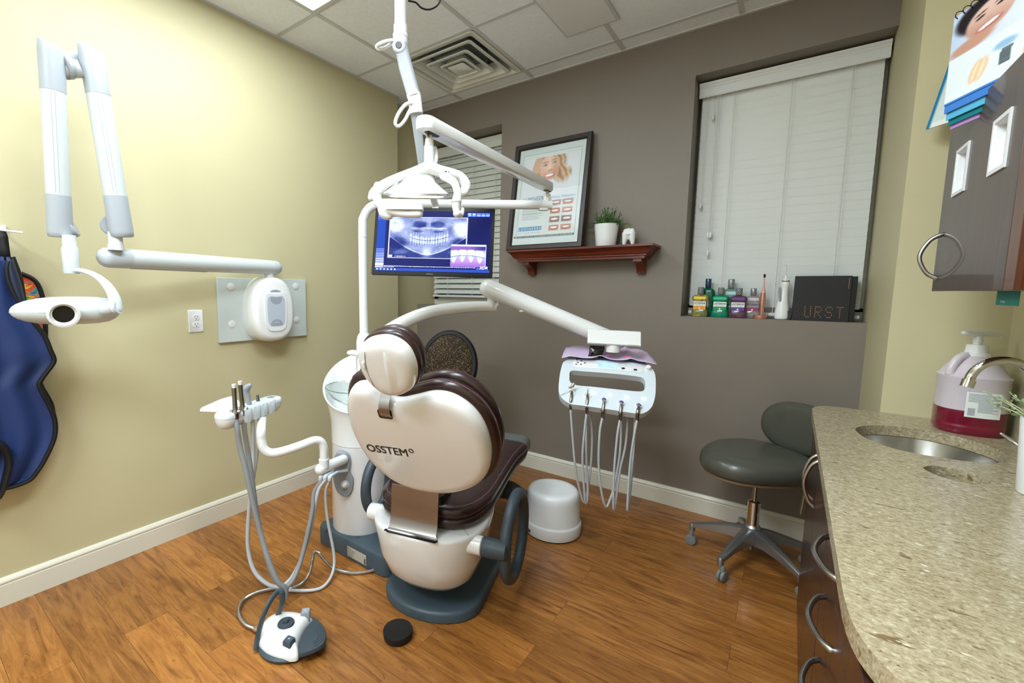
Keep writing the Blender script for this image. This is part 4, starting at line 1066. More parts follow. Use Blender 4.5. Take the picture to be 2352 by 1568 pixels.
Q = V(((B-ax*.035).x, (B-ax*.035).y, 0))
dQ = (V((Q.x, Q.y, za))-CAM).dot(HF)
def LP(x, y, dd=0): return PD(x, y, dQ+dd)
zc = lambda y: LP(985, y).z
Q = V((LP(986, 330).x, LP(986, 330).y, 0))
bm = bm_()
for s in (-1, 1): lathe(bm, [(.0055, 0), (.0055, za-.02-zc(322))], (Q.x+HR.x*.006*s, Q.y+HR.y*.006*s, zc(322)), 12)
obj('steel_pins', bm, M['nickel'], lamp)
bm = bm_(); lathe(bm, [(.0, zc(392)), (.016, zc(392)), (.0175, zc(378)), (.0175, zc(336)), (.0165, zc(338)), (.0132, zc(319)), (0, zc(318))], Q, 28); nk = obj('neck', bm, M['white'], lamp)
bm = bm_(); lathe(bm, [(.0178, zc(337)), (.0183, zc(336.5)), (.0178, zc(336))], Q, 28); obj('neck_ring', bm, M['ltgrey'], nk)
bm = bm_(); tube(bm, [LP(1000, 340, .02), LP(1001, 362, .02), LP(994, 384, .01)], [.006, .009, .012], 12, 5, caps='round'); obj('rear_neck', bm, M['white'], nk)
# yoke shoulders
def lt(name, pts, r, sy=1, par=lamp, seg=16, m='white'):
    bm = bm_(); tube(bm, [LP(*p) for p in pts], r, seg, 6, caps='round', sy=sy, up=None); return obj(name, bm, M[m], par)
mm = 1.0/FPX*dQ
lt('yoke', [(985, 384, 0), (955, 396, .01), (915, 408, .02), (878, 424, .02), (858, 441, .01), (853, 454, 0)], [14*mm, 13*mm, 10*mm, 9*mm, 9*mm, 8*mm])
lt('yoke', [(985, 384, 0), (1010, 393, .01), (1036, 399, .02), (1058, 408, .03), (1070, 426, .03), (1066, 442, .02)], [14*mm, 13*mm, 12*mm, 12*mm, 12*mm, 10*mm])
# reflector housing
hc = LP(957, 420, .03); Hc = V((hc.x, hc.y, 0)); zz = lambda y: LP(957, y, .03).z
def hring(y, hw, dep): return [Hc+HR*(hw*mm*math.copysign(abs(math.cos(t))**.7, math.cos(t)))+(HF+Z*.17*min(1, dep/.07))*(dep*math.copysign(abs(math.sin(t))**.8, math.sin(t)))+Z*(zz(y)) for t in [2*math.pi*k/40 for k in range(40)]]
bm = bm_(); loft(bm, [hring(397, 34, .03), hring(399, 39, .035), hring(410, 42, .04), hring(420, 45, .05), hring(433, 60, .07), hring(441, 71, .084), hring(444.5, 75, .09), hring(446.5, 75, .09), hring(449, 72, .086), hring(451, 66, .078)])
hs_ = obj('lamp_housing', bm, M['white'], lamp, angle=60)
bm = bm_(); loft(bm, [[p-Z*0 for p in hring(451.2, 62, .072)], hring(452.4, 58, .066)]); obj('lens', bm, M['lamplens'], hs_)
# handles
lt('handle_arm', [(928, 404, 0), (900, 414, -.03), (880, 428, -.05), (868, 442, -.06)], [8*mm, 9*mm, 9*mm, 9*mm])
hL = lt('handle', [(867, 426, -.06), (866, 446, -.06), (868, 462, -.06), (878, 476, -.06), (900, 486, -.06), (930, 491, -.06), (962, 491, -.06)], [8*mm, 9*mm, 10*mm, 9*mm, 8*mm, 8*mm, 9*mm])
lt('handle_knob', [(872, 470, -.06), (880, 490, -.06), (891, 497, -.055), (900, 492, -.05)], [7*mm, 9*mm, 8*mm, 6*mm])
bm = bm_(); a0 = LP(930, 479, -.055); M3 = Matrix((HR, HF, Z)).transposed(); slab(bm, rrect(80*mm, .05, .008, 3), a0, M3, [(-.006, 1), (.008, .98), (.010, .9)])
for k in range(9): box(bm, a0+HR*(k-4)*8*mm+Z*.0105-HF*.0, (.0022, .044, .003), M3)
obj('ribbed_grip', bm, M['white2'], hL)
lt('handle_arm', [(1018, 404, 0), (1040, 416, -.03), (1048, 430, -.04), (1050, 440, -.045)], [9*mm, 9*mm, 8*mm, 8*mm])
hR = lt('handle', [(1050, 432, -.045), (1051, 448, -.045), (1049, 462, -.045), (1048, 476, -.045), (1050, 492, -.045)], [7*mm, 9*mm, 11*mm, 9*mm, 7*mm])
bm = bm_(); q = LP(1048, 463, -.045); lathe(bm, [(11.5*mm, -.002), (11.8*mm, 0), (11.5*mm, .002)], q, 20); obj('grip_ring', bm, M['ltgrey'], hR)
lt('handle_knob', [(1050, 490, -.045), (1058, 492, -.035), (1061, 482, -.03)], [9*mm, 7*mm, 6*mm])
bm = bm_()
for k in range(2):
    p = LP(1024+7*k, 398.5+1.0*k, -.0); box(bm, p-HF*.018+Z*.002, (4.5*mm if k == 0 else 2*mm, .004, .003), M3)
obj('touch_mark', bm, M['ink'], lamp, smooth=False)
# ------------------------------------------------------------ instrument delivery : arms and head
dl = thing('instrument_delivery_unit', 'white jointed arm carrying a pale blue control tray head before dark wall', 'delivery unit', (UC.x+.1, UC.y+.05, .8))
pts = [(838, 812, 2.425), (858, 788, 2.41), (890, 762, 2.40), (935, 736, 2.41), (985, 717, 2.43), (1040, 708, 2.45), (1090, 704, 2.46), (1138, 704, 2.48)]
bm = bm_(); tube(bm, [PD(*p) for p in pts], [.040, .039, .038, .036, .034, .032, .030, .0295], 22, 6); obj('lower_arm', bm, M['white'], dl)
bm = bm_(); jp = PD(1129, 690, 2.47); lathe(bm, [(.0265, -.035), (.0265, -.006), (.025, -.005), (.025, .03)], jp, 24); obj('elbow_pivot', bm, M['white2'], dl)
dT = 2.2
e0, e1_ = PD(1122, 662, 2.47), PD(1398, 776, 2.33)
bm = bm_(); tube(bm, [e0, e0*.55+e1_*.45, e1_], [.050, .047, .042], 24, 4, caps='round'); obj('spring_arm', bm, M['white'], dl)
bm = bm_(); kp = PD(1199, 712, 2.42); lathe(bm, [(.004, .025), (.004, .012), (.006, .010), (.017, -.004), (.018, -.008), (.015, -.012), (0, -.013)], kp+Z*.002, 18); obj('arm_knob', bm, M['white'], dl)
TE1 = V((.93, .365, -.02)).normalized()
TO = PD(1395, 880, 2.15)
# bracket box on top
HM_ = frame(TE1, Z)
c = PD(1409, 776, 2.24)
bm = bm_()
w2 = .125; 
pr = [(-.035, -.032), (-.040, -.026), (-.030, -.020), (-.012, .034), (-.006, .038), (.03, .038), (.03, -.032)]
loft(bm, [[c+TE1*(-w2)+HM_.col[1]*y+Z*z for y, z in pr], [c+TE1*w2+HM_.col[1]*y+Z*z for y, z in pr]]); br_ = obj('film_viewer_bracket', bm, M['white'], dl, angle=25)
bm = bm_(); text_bm(bm, 'OSSTEM', c+TE1*.065-HM_.col[1]*.041-Z*.030, TE1, Z, width=.048, size=.009, depth=.001); obj('lettering', bm, M['midgrey'], br_, smooth=False)
bm = bm_(); lathe(bm, [(.034, -.07), (.034, -.03), (.030, -.02), (0, -.02)], c+Z*.0, 24); obj('tray_pivot', bm, M['white2'], dl)
# head body
tt = math.radians(52)     # slope of the front panel from vertical
TE2 = (HM_.col[1]*math.sin(tt)+Z*math.cos(tt)).normalized(); TN = TE1.cross(TE2).normalized()
if TN.dot(CAM-TO) < 0: TN = -TN
TM = Matrix((TE1, TE2, TN)).transposed()
def onT(pts, off=0):
    o = []
    for x, y in pts:
        p = PN(x, y, TO+TN*off, TN)-TO; o.append((p.dot(TE1), p.dot(TE2)))
    return o
out_px = [(1300, 828), (1345, 826), (1420, 829), (1470, 834), (1494, 842), (1505, 858), (1506, 890), (1503, 915), (1494, 936), (1476, 948), (1455, 948), (1400, 940), (1340, 932), (1310, 928), (1291, 916), (1283, 900), (1284, 875), (1289, 848)]
hole_px = [(1312, 852), (1340, 853), (1400, 857), (1460, 863), (1478, 868), (1482, 880), (1480, 893), (1468, 898), (1420, 894), (1360, 888), (1325, 885), (1310, 878), (1308, 866)]
ol = [(p.x, p.y) for p in cat([(x, y, 0) for x, y in onT(out_px)], 3, True)]; hl = [(p.x, p.y) for p in cat([(x, y, 0) for x, y in onT(hole_px)], 3, True)]
bm = bm_(); holes_plate(bm, ol, [hl], -.035, .0, TM, TO); hd_ = obj('tray_head', bm, M['bluegrey'], dl, bevel=.007, angle=50, clampbev=3)
# keypad strip
kp_px = [(1318, 828), (1322, 826), (1400, 828), (1475, 837), (1480, 842), (1479, 852), (1472, 855), (1400, 848), (1322, 842), (1316, 838)]
kl = onT(kp_px, .002); bm = bm_(); inset_slab(bm, kl, TO, TM, [(-.001, 0), (.0022, 0), (.003, .0015)]); kpd = obj('keypad', bm, M['white'], hd_)
sc = onT([(1374, 829.5), (1421, 833.5), (1420, 848), (1373, 843.5)], .003)
M['lcd'] = mat('lcd screen', (150, 175, 220), .2, emis=(150, 180, 245), es=.8, var=.3, vs=30)
bm = bm_(); inset_slab(bm, sc, TO, TM, [(.002, 0), (.0036, 0)]); obj('display', bm, M['lcd'], kpd, smooth=False)
def keys(pxs, r, m_, nme, parent=kpd):
    for x, y in pxs:
        q = onT([(x, y)], .004)[0]; bm = bm_(); slab(bm, rrect(r*2, r*1.3, r*.5, 3), TO, TM, [(.003, 1), (.0042, .95)]) if False else slab(bm, [(q[0]+a, q[1]+b) for a, b in rrect(r*2, r*1.3, r*.5, 3)], TO, TM, [(.003, 1), (.0042, .95)]); obj(nme, bm, m_, parent)
keys([(1336, 828.8), (1328, 832.2), (1344, 833.4), (1335, 836.8), (1324, 836.6)], .0048, M['ink'], 'key')
keys([(1326, 827.0)], .0045, mat('red key', (190, 50, 50), .4), 'key')
keys([(1432, 845.2), (1460, 848.2)], .0085, M['ink'], 'key')
keys([(1350+9*k, 830+.5*k) for k in range(2)]+[(1436+9*k, 836.5+.6*k) for k in range(4)]+[(1347+9*k, 839+.6*k) for k in range(3)], .0035, M['bluegrey'], 'key')
q = onT([(1489, 846)], .002)[0]; bm = bm_(); lathe(bm, [(.016, 0), (.016, .003), (.0125, .004), (.0120, .018), (.010, .020), (0, .020)], TO+TE1*q[0]+TE2*q[1], 24, TM); obj('dial_knob', bm, M['white'], hd_)
# rear housing of the head below the tray
zT = (TO+TE2*onT([(1395, 828)])[0][1]).z
pb = TO+TE2*onT([(1395, 828)])[0][1]
ya = HM_.col[1]
bm = bm_(); loft(bm, [[pb+TE1*a+ya*b+Z*z for a, b in ((-.20, -.01), (.20, -.01), (.19, .20), (-.19, .20))] for z in (-.055, -.004)]); obj('rear_housing', bm, M['ltgrey'], dl, bevel=.008)
# holders: recess rings, leds, lower hose outlets
hold = [(1313, 903), (1349, 909), (1387, 918), (1427, 924), (1467, 930)]
leds = [(1362, 902.5), (1400, 906.5), (1439, 911), (1478.5, 915)]
for i, (x, y) in enumerate(hold):
    q = onT([(x, y)])[0]; P_ = TO+TE1*q[0]+TE2*q[1]
    bm = bm_(); lathe(bm, [(.0185, -.002), (.0185, .001), (.015, .0035), (.0125, .002), (.010, -.002)], P_, 24, TM); hr_ = obj('holder_ring', bm, M['white2'], hd_)
    if i > 1:
        bm = bm_(); lathe(bm, [(.0095, .0), (.0095, .004), (.006, .0065), (0, .0065)], P_, 18, TM); obj('blue_light', bm, M['blue'], hr_, label='glowing blue holder light')
for x, y in leds:
    q = onT([(x, y)])[0]; P_ = TO+TE1*q[0]+TE2*q[1]; d_ = (TE1*.7-TE2*.4).normalized()
    bm = bm_(); tube(bm, [P_+TN*.001-d_*.0045, P_+TN*.001+d_*.0045], .0038, 10, 1, caps='round'); obj('indicator_light', bm, M['led'], hd_)
# handpieces with hanging hoses
hoses = [
 ('air_water_syringe', 'steel air water syringe with thin angled tip in first tray holder from left', [(1313, 905), (1311, 925), (1312, 960), (1320, 1060), (1328, 1110), (1340, 1152), (1347, 1140), (1356, 1080), (1360, 1000), (1355, 940)]),
 ('ultrasonic_scaler', 'dark handpiece with short pointed metal tip in second tray holder from left', [(1349, 912), (1348, 935), (1343, 985), (1338, 1050), (1341, 1110), (1345, 1156), (1350, 1130), (1347, 1050), (1346, 940)]),
 ('dental_handpiece', 'dark handpiece in middle tray holder with blue light', [(1387, 922), (1385, 945), (1378, 990), (1375, 1060), (1380, 1120), (1391, 1163), (1402, 1145), (1412, 1110), (1424, 1040), (1428, 945)]),
 ('dental_handpiece', 'dark handpiece with long loop of hose in second tray holder from right', [(1427, 930), (1425, 950), (1418, 1000), (1411, 1080), (1409, 1165), (1414, 1150), (1424, 1080), (1437, 1020), (1443, 945)]),
 ('dental_handpiece', 'dark handpiece in rightmost tray holder with blue light', [(1467, 935), (1464, 950), (1455, 1010), (1447, 1070), (1441, 1168), (1445, 1150), (1452, 1080), (1457, 1000), (1458, 945)])]
for i, (nm_, lab, px) in enumerate(hoses):
    q = onT([hold[i]])[0]; P_ = TO+TE1*q[0]+TE2*q[1]; d0 = (P_-CAM).dot(HF)
    t = thing(nm_, lab, 'handpiece' if 'hand' in nm_ or 'scal' in nm_ else 'syringe', P_, 'handpieces hanging in the tray holders')
    P1 = PD(px[1][0], px[1][1], d0-.035)
    bm = bm_(); tube(bm, [P_+TN*.006, (P_+P1)/2+TN*.010, P1+TN*.004, PD(px[1][0], px[1][1]+14, d0-.03)], [.006, .0075, .0085, .0065], 14, 5, caps='round'); obj('handle', bm, M['steel'], t, label='polished dark metal handle')
    hp_ = [PD(px[1][0], px[1][1]+10, d0-.03)]+[PD(x, y, d0-.03+.10*(k/len(px))) for k, (x, y) in enumerate(px[2:])]
    bm = bm_(); tube(bm, hp_, .0055, 10, 7); obj('hose', bm, M['hose2'], t)
    if i == 0:
        s = P_+TN*.018+Z*.02
        bm = bm_(); tube(bm, [s+TE1*.006+Z*.012, s, s-TE1*.012-Z*.006], [.008, .009, .006], 10, 3, caps='round'); tube(bm, [s-TE1*.01-Z*.004, s-TE1*.055-Z*.055+TN*.01], [.0025, .0018], 8, 1); obj('syringe_tip', bm, M['chrome'], t)
    elif i == 1:
        bm = bm_(); tube(bm, [P_+TN*.012, P_+TN*.014+Z*.018, P_+TN*.012+Z*.032], [.005, .0025, .001], 10, 4); obj('scaler_tip', bm, M['chrome'], t)
    else:
        bm = bm_(); lathe(bm, [(.006, 0), (.0068, .002), (.006, .005), (0, .006)], P_+TN*.012-TE2*.014, 14, TM); obj('connector', bm, M['chrome'], t)
# blue tray insert, paper and black pouch
M['tealtray'] = mat('dark teal tray liner', (34, 62, 82), .4)
bm = bm_(); q0 = pb+Z*.0; loft(bm, [[q0+TE1*a+ya*b+Z*(z+b*.17) for a, b in ((-.15*s, .0), (.185*s, .0), (.18*s, .17), (-.15*s, .17))] for z, s in ((-.003, 1), (.010, 1), (.012, .98))]); tr = obj('instrument_tray', bm, M['tealtray'], at=tuple(q0+ya*.09), bevel=.003)
tag(tr, 'dark teal tray under the lilac paper on control head', 'tray')
M['lilac'] = mat('lilac paper bib', (204, 184, 214), .7, var=.02)
bm = bm_(); nx, ny = 30, 12; g_ = {}
for j in range(ny+1):
    for i in range(nx+1):
        u, v = i/nx, j/ny
        wv = .013+.008*math.exp(-((u-.42)/.05)**2)*(1-v)**.5*1.3+.006*math.exp(-((u-.74)/.04)**2)*(1-v*.4)+.0025*math.sin(u*19+v*4)+.012*v*math.exp(-((u-.73)/.03)**2)+.034*v
        droop = -.020*ss(.10, 0, u)*(1)-.020*ss(.9, 1, u)
        g_[i, j] = bm.verts.new(q0+TE1*(-.208+.425*u+.008*(1-v)*(u-.5)*4)+ya*(-.028*(1-math.exp(-((u-.44)/.09)**2)*.55-math.exp(-((u-.74)/.06)**2)*.4)*(1-v)+.19*v-.006)+Z*(wv+droop*.5))
for j in range(ny):
    for i in range(nx): bm.faces.new((g_[i, j], g_[i+1, j], g_[i+1, j+1], g_[i, j+1]))
o = obj('paper_bib', bm, M['lilac'], at=tuple(q0+Z*.012)); o.modifiers.new('thick', 'SOLIDIFY').thickness = .0006
tag(o, 'creased lilac paper sheet draped over instrument tray', 'paper sheet')
M['foil'] = mat('glossy black plastic film', (10, 11, 16), .12, coat=.6, bump=1.0, bs=60)
cp = PN(1368, 803, q0+Z*.03, Z) if False else q0+TE1*(-.055)+ya*.004+Z*.040
bm = bm_(); rr = Matrix.Rotation(.15, 3, 'Y')
rings = []
for k, (z, sx, sy) in enumerate(((-.030, .030, .012), (-.024, .036, .018), (-.005, .034, .016), (.012, .034, .012), (.026, .036, .006), (.030, .035, .002))):
    rings.append([cp+TE1*((math.cos(t)*sx)*(1+.12*math.sin(3*t+k))+z*.3)+ya*(math.sin(t)*sy*(1+.3*math.sin(2*t+k*2)))+Z*z*1.1 for t in [2*math.pi*j/22 for j in range(22)]])
loft(bm, rings); o = obj('film_pouch', bm, M['foil'], at=tuple(cp-Z*.03), angle=30); tag(o, 'small glossy black plastic pouch standing on lilac paper', 'pouch')
M['pinkw'] = mat('pink cotton wedge', (240, 120, 150), .6)
for k, (u, vv) in enumerate(((.0, .03), (.085, .035))):
    bm = bm_(); s = q0+TE1*(.02+u*1.0)+ya*.008+Z*.026; tube(bm, [s-TE1*.02, s, s+TE1*.018+ya*.01], [.003, .0036, .0022], 8, 4, caps='round'); o = obj('pink_wedge', bm, M['pinkw']); tag(o, ['thin pink plastic strip on lilac paper near its middle', 'short pink plastic piece on lilac paper nearer the dial knob'][k], 'pink strip')
# ------------------------------------------------------------ assistant holder with suction hoses
ah = thing('assistant_instrument_holder', 'pale grey instrument holder on S shaped white tube beside cuspidor column', 'instrument holder', (.72, -1.9, .79))
ends = (PD(512, 962, 1.74), PD(630, 915, 2.03))
a, b = ends; a.z = b.z = .795
dx = (b-a).normalized(); nx_ = Z.cross(dx); L = (b-a).length
MH = Matrix((dx, nx_, Z)).transposed(); mid = (a+b)/2
cap_o = rrect(L+.05, .085, .042, 10)
bm = bm_(); inset_slab(bm, cap_o, mid, MH, [(0, .0), (.012, .0), (.018, .004), (.021, .012)]); tp_ = obj('holder_top', bm, M['bluegrey'], ah)
bm = bm_(); inset_slab(bm, cap_o, mid, MH, [(-.048, .030), (-.044, .02), (-.030, .008), (-.012, .002), (-.001, .0005)]); obj('holder_underside', bm, M['white2'], ah)
slots = [-.085, -.035, .012, .06]
for s in slots:
    bm = bm_(); slab(bm, rrect(.042, .05, .012, 4), mid+dx*(s+.02)-nx_*.028, MH, [(-.035, .85), (-.02, 1), (.022, 1), (.025, .9)]); obj('holder_fork', bm, M['bluegrey'], ah)
bm = bm_()
for k in range(5):
    th = 2*math.pi*k/5; tube(bm, [mid+dx*(L*.42)+Z*.0225+V((.011*math.cos(th)+.007*math.cos(u), .009*math.sin(th)+.006*math.sin(u), 0)) for u in [j*math.pi/5 for j in range(10)]], .0011, 5, 1, closed=True)
obj('button_icon', bm, M['midgrey'], tp_, smooth=False)
bm = bm_(); text_bm(bm, 'OSSTEM', mid-dx*L*.42+nx_*.004+Z*.0212, dx, nx_, width=.03, size=.008, depth=.0003); obj('lettering', bm, M['midgrey'], tp_, smooth=False)
# white side tray
pz = .80; tq = [PZ(458, 943, pz), PZ(530, 912, pz)]
o1 = mid-dx*.07+nx_*.11
bm = bm_(); ctr = (PZ(462, 943, pz)+PZ(530, 915, pz)+mid-dx*.04)/3
tl = [PZ(x, y, pz) for x, y in ((459, 942), (462, 937), (505, 918), (528, 911), (540, 912), (552, 925), (545, 945), (520, 945))]
loft(bm, [[V((p.x, p.y, z)) for p in tl] for z in (pz-.006, pz+.003)]); sidetray = obj('side_tray', bm, M['white'], ah, bevel=.002, label='flat white tray plate')
# S tube
tz = .63
bm = bm_()
J = PD(741, 1072, 1.96)
pts = [mid+dx*.07-Z*.035, mid+dx*.07-Z*.09]
pxs = [(600, 985, 1.84), (600, 1010, 1.83), (606, 1030, 1.83), (622, 1040, 1.84), (650, 1036, 1.86), (690, 1023, 1.90), (720, 1012, 1.94), (736, 1014, 1.96), (743, 1028, 1.965), (744, 1050, 1.965), (744, 1068, 1.965)]
P_ = [PD(*p) for p in pxs]; st = mid+dx*.075; P_ = [V((P_[0].x*.3+st.x*.7, P_[0].y*.3+st.y*.7, .75))]+P_
tube(bm, P_, .0195, 18, 6); obj('s_tube', bm, M['white'], ah)
bm = bm_(); lathe(bm, [(.023, -.02), (.023, .018), (.021, .020)], PD(744, 1062, 1.965), 20); obj('tube_collar', bm, M['white2'], ah)
kk = PD(736, 1077, 1.955); ee = PD(788, 1055, 2.08)
bm = bm_(); tube(bm, [kk, (kk+ee)/2, ee], [.026, .024, .024], 20, 1, caps='round'); obj('pivot_arm', bm, M['white'], ah)
for k, (x, y) in enumerate(((738, 1093), (748, 1093), (759, 1094))):
    bm = bm_(); tube(bm, [PD(x+16, y-10, 2.0), PD(x, y, 1.95), PD(x-2, y+8, 1.945)], [.006, .010, .009], 12, 4, caps='round'); tube(bm, [PD(x+14, y-9, 2.0), PD(798, 1078+2*k, 2.085)], .004, 8, 1); obj('hose_outlet', bm, M['ltgrey'], ah)
# suction handpieces and hoses
defs = [
 ('suction_handpiece', 'tall steel suction tube with white tip nearest the holder front end', (541, 952), (537, 882), [(541, 960, 1.76), (545, 985, 1.75), (551, 1025, 1.75), (566, 1085, 1.74), (580, 1150, 1.73), (600, 1230, 1.72), (618, 1290, 1.70), (638, 1335, 1.69), (655, 1350, 1.70), (656, 1372, 1.70)], .0105, 'hose', 'w', (748, 1100)),
 ('suction_handpiece', 'tall steel suction tube with white tip second in pale holder', (558, 945), (551, 875), [(559, 955, 1.80), (562, 990, 1.80), (570, 1040, 1.80), (577, 1085, 1.79), (590, 1180, 1.78), (610, 1270, 1.77), (632, 1330, 1.76), (662, 1345, 1.76), (690, 1290, 1.83), (716, 1180, 1.90), (722, 1130, 1.93), (742, 1100, 1.945)], .0100, 'hose', 'w', None),
 ('saliva_ejector', 'grey plastic suction handle with slanted head third in pale holder', (574, 935), (567, 890), [(580, 950, 1.86), (581, 1000, 1.86), (582, 1060, 1.85), (577, 1110, 1.84), (572, 1180, 1.83), (570, 1260, 1.82), (590, 1320, 1.80), (640, 1348, 1.79), (680, 1310, 1.84), (712, 1220, 1.9), (730, 1130, 1.93), (748, 1100, 1.945)], .0085, 'hose2', 'g', None),
 ('water_syringe', 'short steel syringe nozzle at far end of pale instrument holder', (593, 925), (591, 905), [(594, 945, 1.92), (595, 1000, 1.92), (588, 1060, 1.91), (578, 1130, 1.90), (568, 1220, 1.88), (580, 1300, 1.86), (625, 1345, 1.84), (690, 1356, 1.86), (745, 1345, 1.90), (768, 1290, 1.94), (752, 1190, 1.96), (748, 1130, 1.955), (758, 1102, 1.95)], .0068, 'hose2', 's', None)]
for i, (n_, lab, base, tip, hp_, hr_, hm_, kind, _e) in enumerate(defs):
    d0 = hp_[0][2]; Bp = PD(base[0], base[1], d0); Tp = PD(tip[0], tip[1], d0)
    t = thing(n_, lab, 'suction handpiece' if i < 3 else 'syringe', Bp, 'suction handpieces in the assistant holder')
    ax_ = (Tp-Bp); 
    if kind == 'w':
        bm = bm_(); tube(bm, [Bp-ax_*.12, Bp+ax_*.05, Bp+ax_*.2, Bp+ax_*.6, Bp+ax_*.86, Bp+ax_*.88], [.014, .0155, .0095, .0085, .0095, .0085], 18, 4); obj('handle', bm, M['steel'], t)
        bm = bm_(); tube(bm, [Bp+ax_*.86, Bp+ax_*1.0], [.0070, .0088], 14, 1); obj('tip', bm, M['white2'], t)
        bm = bm_(); tube(bm, [Bp+ax_*.1-HR*.016, Bp+ax_*.1+HR*.016], .007, 12, 1, caps='round'); obj('valve', bm, M['nickel'], t)
    elif kind == 'g':
        bm = bm_(); tube(bm, [Bp-ax_*.1, Bp+ax_*.3, Bp+ax_*.75], [.011, .010, .009], 16, 3); tube(bm, [Bp+ax_*.7-HR*.002, Bp+ax_*.95-HR*.002, Bp+ax_*1.1+HR*.012], [.010, .015, .011], 16, 4, caps='round'); obj('handle', bm, M['midgrey'], t)
    else:
        bm = bm_(); tube(bm, [Bp-ax_*.3, Bp+ax_*.2, Bp+ax_*.9], [.009, .0085, .006], 14, 3, caps='round'); tube(bm, [Bp-HR*.012, Bp+HR*.012], .0045, 10, 1); obj('handle', bm, M['steel'], t)
    bm = bm_(); tube(bm, [PF(*p) for p in hp_], hr_, 12, 7); obj('hose', bm, M[hm_], t)
# ------------------------------------------------------------ monitor and ceiling arm
ME1 = V((.856, .517, -.019)).normalized(); ME2 = V((-.09, .186, .978)); ME2 = (ME2-ME1*ME2.dot(ME1)).normalized(); MN = ME1.cross(ME2)
MC = V((1.1818, -1.3329, 1.5298)); MW, MHt = .555, .32
MM = Matrix((ME1, ME2, MN)).transposed()
mon = thing('monitor', 'black flat screen monitor showing dental x-ray, hanging below ceiling arm', 'monitor', MC-ME2*.16-MN*.02)
bm = bm_(); inset_slab(bm, rrect(MW, MHt, .006, 3), MC, MM, [(-.028, .02), (-.024, .004), (-.006, 0), (0, 0), (.0015, .0015)]); obj('casing', bm, M['casing'], mon)
SW, SH = MW-.030, MHt-.036
def screen(u, v):
    x, y = u*100, v*56.5
    c = (6, 18, 96)
    c = lerp(c, (4, 10, 66), .5*ss(.3, 1, u)*ss(.2, .9, v))
    if v < .045: return (42, 78, 190) if v > .005 else (20, 40, 130)
    if u < .075:
        c = (20, 66, 176)
        if .055 < v < .20: c = (236, 240, 250) if (int(v*60) % 2 or .085 < v < .125) else (110, 130, 200)
        if .20 < v < .36: c = (48, 84, 196) if int(v*110) % 3 else (170, 190, 240)
        if v > .84: c = (40, 80, 200) if int(v*90) % 3 else (140, 166, 236)
        return c
    # intraoral colour photo
    if .66 < u < .965 and .085 < v < .455:
        p, q = (u-.66)/.305, (v-.085)/.37
        if q > .93 or p < .012 or p > .985 or q < .015: return (226, 234, 250)
        c = lerp((150, 110, 200), (196, 150, 226), ss(.0, .35, q)); 
        if q > .75: c = lerp((140, 96, 190), (40, 60, 130), ss(.5, 1, p))
        tp2 = .52-.35*(p-.45)**2
        k = (p*4.1+.1) % 1; hgt = .26*(1-abs(2*k-1)**6*.25)
        if tp2-.02 < q < tp2+hgt: c = lerp((228, 236, 250), (196, 210, 240), abs(2*k-1)**3)
        if tp2-.30*(1-abs(2*k-1)**1.3) < q < tp2: c = lerp((214, 226, 248), (180, 196, 236), abs(2*k-1))
        if abs(q-tp2+.005) < .012: c = (70, 84, 130)
        return c
    # panoramic film
    if .105 < u < .80 and .215 < v < .90:
        p, q = (u-.105)/.695, (v-.215)/.685
        if p < .012 or p > .985 or q < .013 or q > .985: return (238, 243, 255)
        nz = mnoise.noise(V((p*7, q*7, 1)))*.6+mnoise.noise(V((p*22, q*22, 5)))*.35+mnoise.noise(V((p*60, q*30, 9)))*.15
        b = .62+nz*.34
        # side dark zones (airway / below jaw)
        jaw_y = .08+1.15*abs(p-.5)**1.6*1.2            # lower jaw edge
        below = 1-ss(jaw_y-.03, jaw_y+.02, q)
        b = b*(1-below)+(.16+nz*.12+.25*blob(p, q, .16, .14, .09, .05, .6, .3)+.25*blob(p, q, .86, .14, .09, .05, .6, -.3))*below
        edge = math.exp(-((q-jaw_y-.012)/.012)**2); b += edge*.35
        b -= .42*blob(p, q, .12, .38, .10, .13, .5)+.42*blob(p, q, .9, .38, .09, .13, .5)
        b += .45*blob(p, q, .08, .78, .10, .16, .5)+.45*blob(p, q, .92, .72, .10, .18, .5)
        # sinuses
        b -= .40*max(blob(p, q, .39, .82, .085, .085, .25), blob(p, q, .62, .82, .085, .085, .25)); b += .12*blob(p, q, .5, .82, .03, .12, .4)
        b -= .34*max(blob(p, q, .37, .65, .07, .03, .4), blob(p, q, .63, .65, .07, .03, .4))
        b += .3*math.exp(-((q-.735+.25*(p-.5)**2)/.018)**2)*(1 if .28 < p < .74 else 0)
        # teeth rows
        arch = .43+1.5*(p-.5)**2
        if .27 < p < .76:
            k = (p-.27)/.49*15; ph = k % 1
            up = q-arch
            wv_ = .55+.45*math.cos((ph-.5)*2*math.pi*.95)
            if .006 < up < .075+.015*math.sin(k*3): b = max(b, .80+.2*wv_) if ph > .08 else b*.6
            elif .075 <= up < .17 and .2 < ph < .8: b = max(b, .62+.2*wv_*(1-(up-.075)/.1))
            if -.085 < up < -.006: b = max(b, .78+.2*wv_) if ph > .08 else b*.6
            elif -.17 < up <= -.085 and .25 < ph < .75: b = max(b, .60+.2*(1+(up+.085)/.1))
            if abs(up) < .006: b = .12
        b += .30*math.exp(-((p-.5)/.06)**2)*ss(.35, .12, q)
        if p < .26 and q < .07: return (240, 244, 255) if (p < .06 and q > .02) or (.09 < p < .24 and .03 < q < .05 and int(p*120) % 2) else (18, 40, 120)
        b = max(0, min(1, b)); c = lerp((10, 26, 110), (214, 226, 255), b**1.05)
    if .885 < u < .96 and .055 < v < .075: return (90, 120, 220)
    return c
PMS = paint_mat('lit screen', .45, 1.3)
PMS.node_tree.nodes['Principled BSDF'].inputs['Specular IOR Level'].default_value = .06
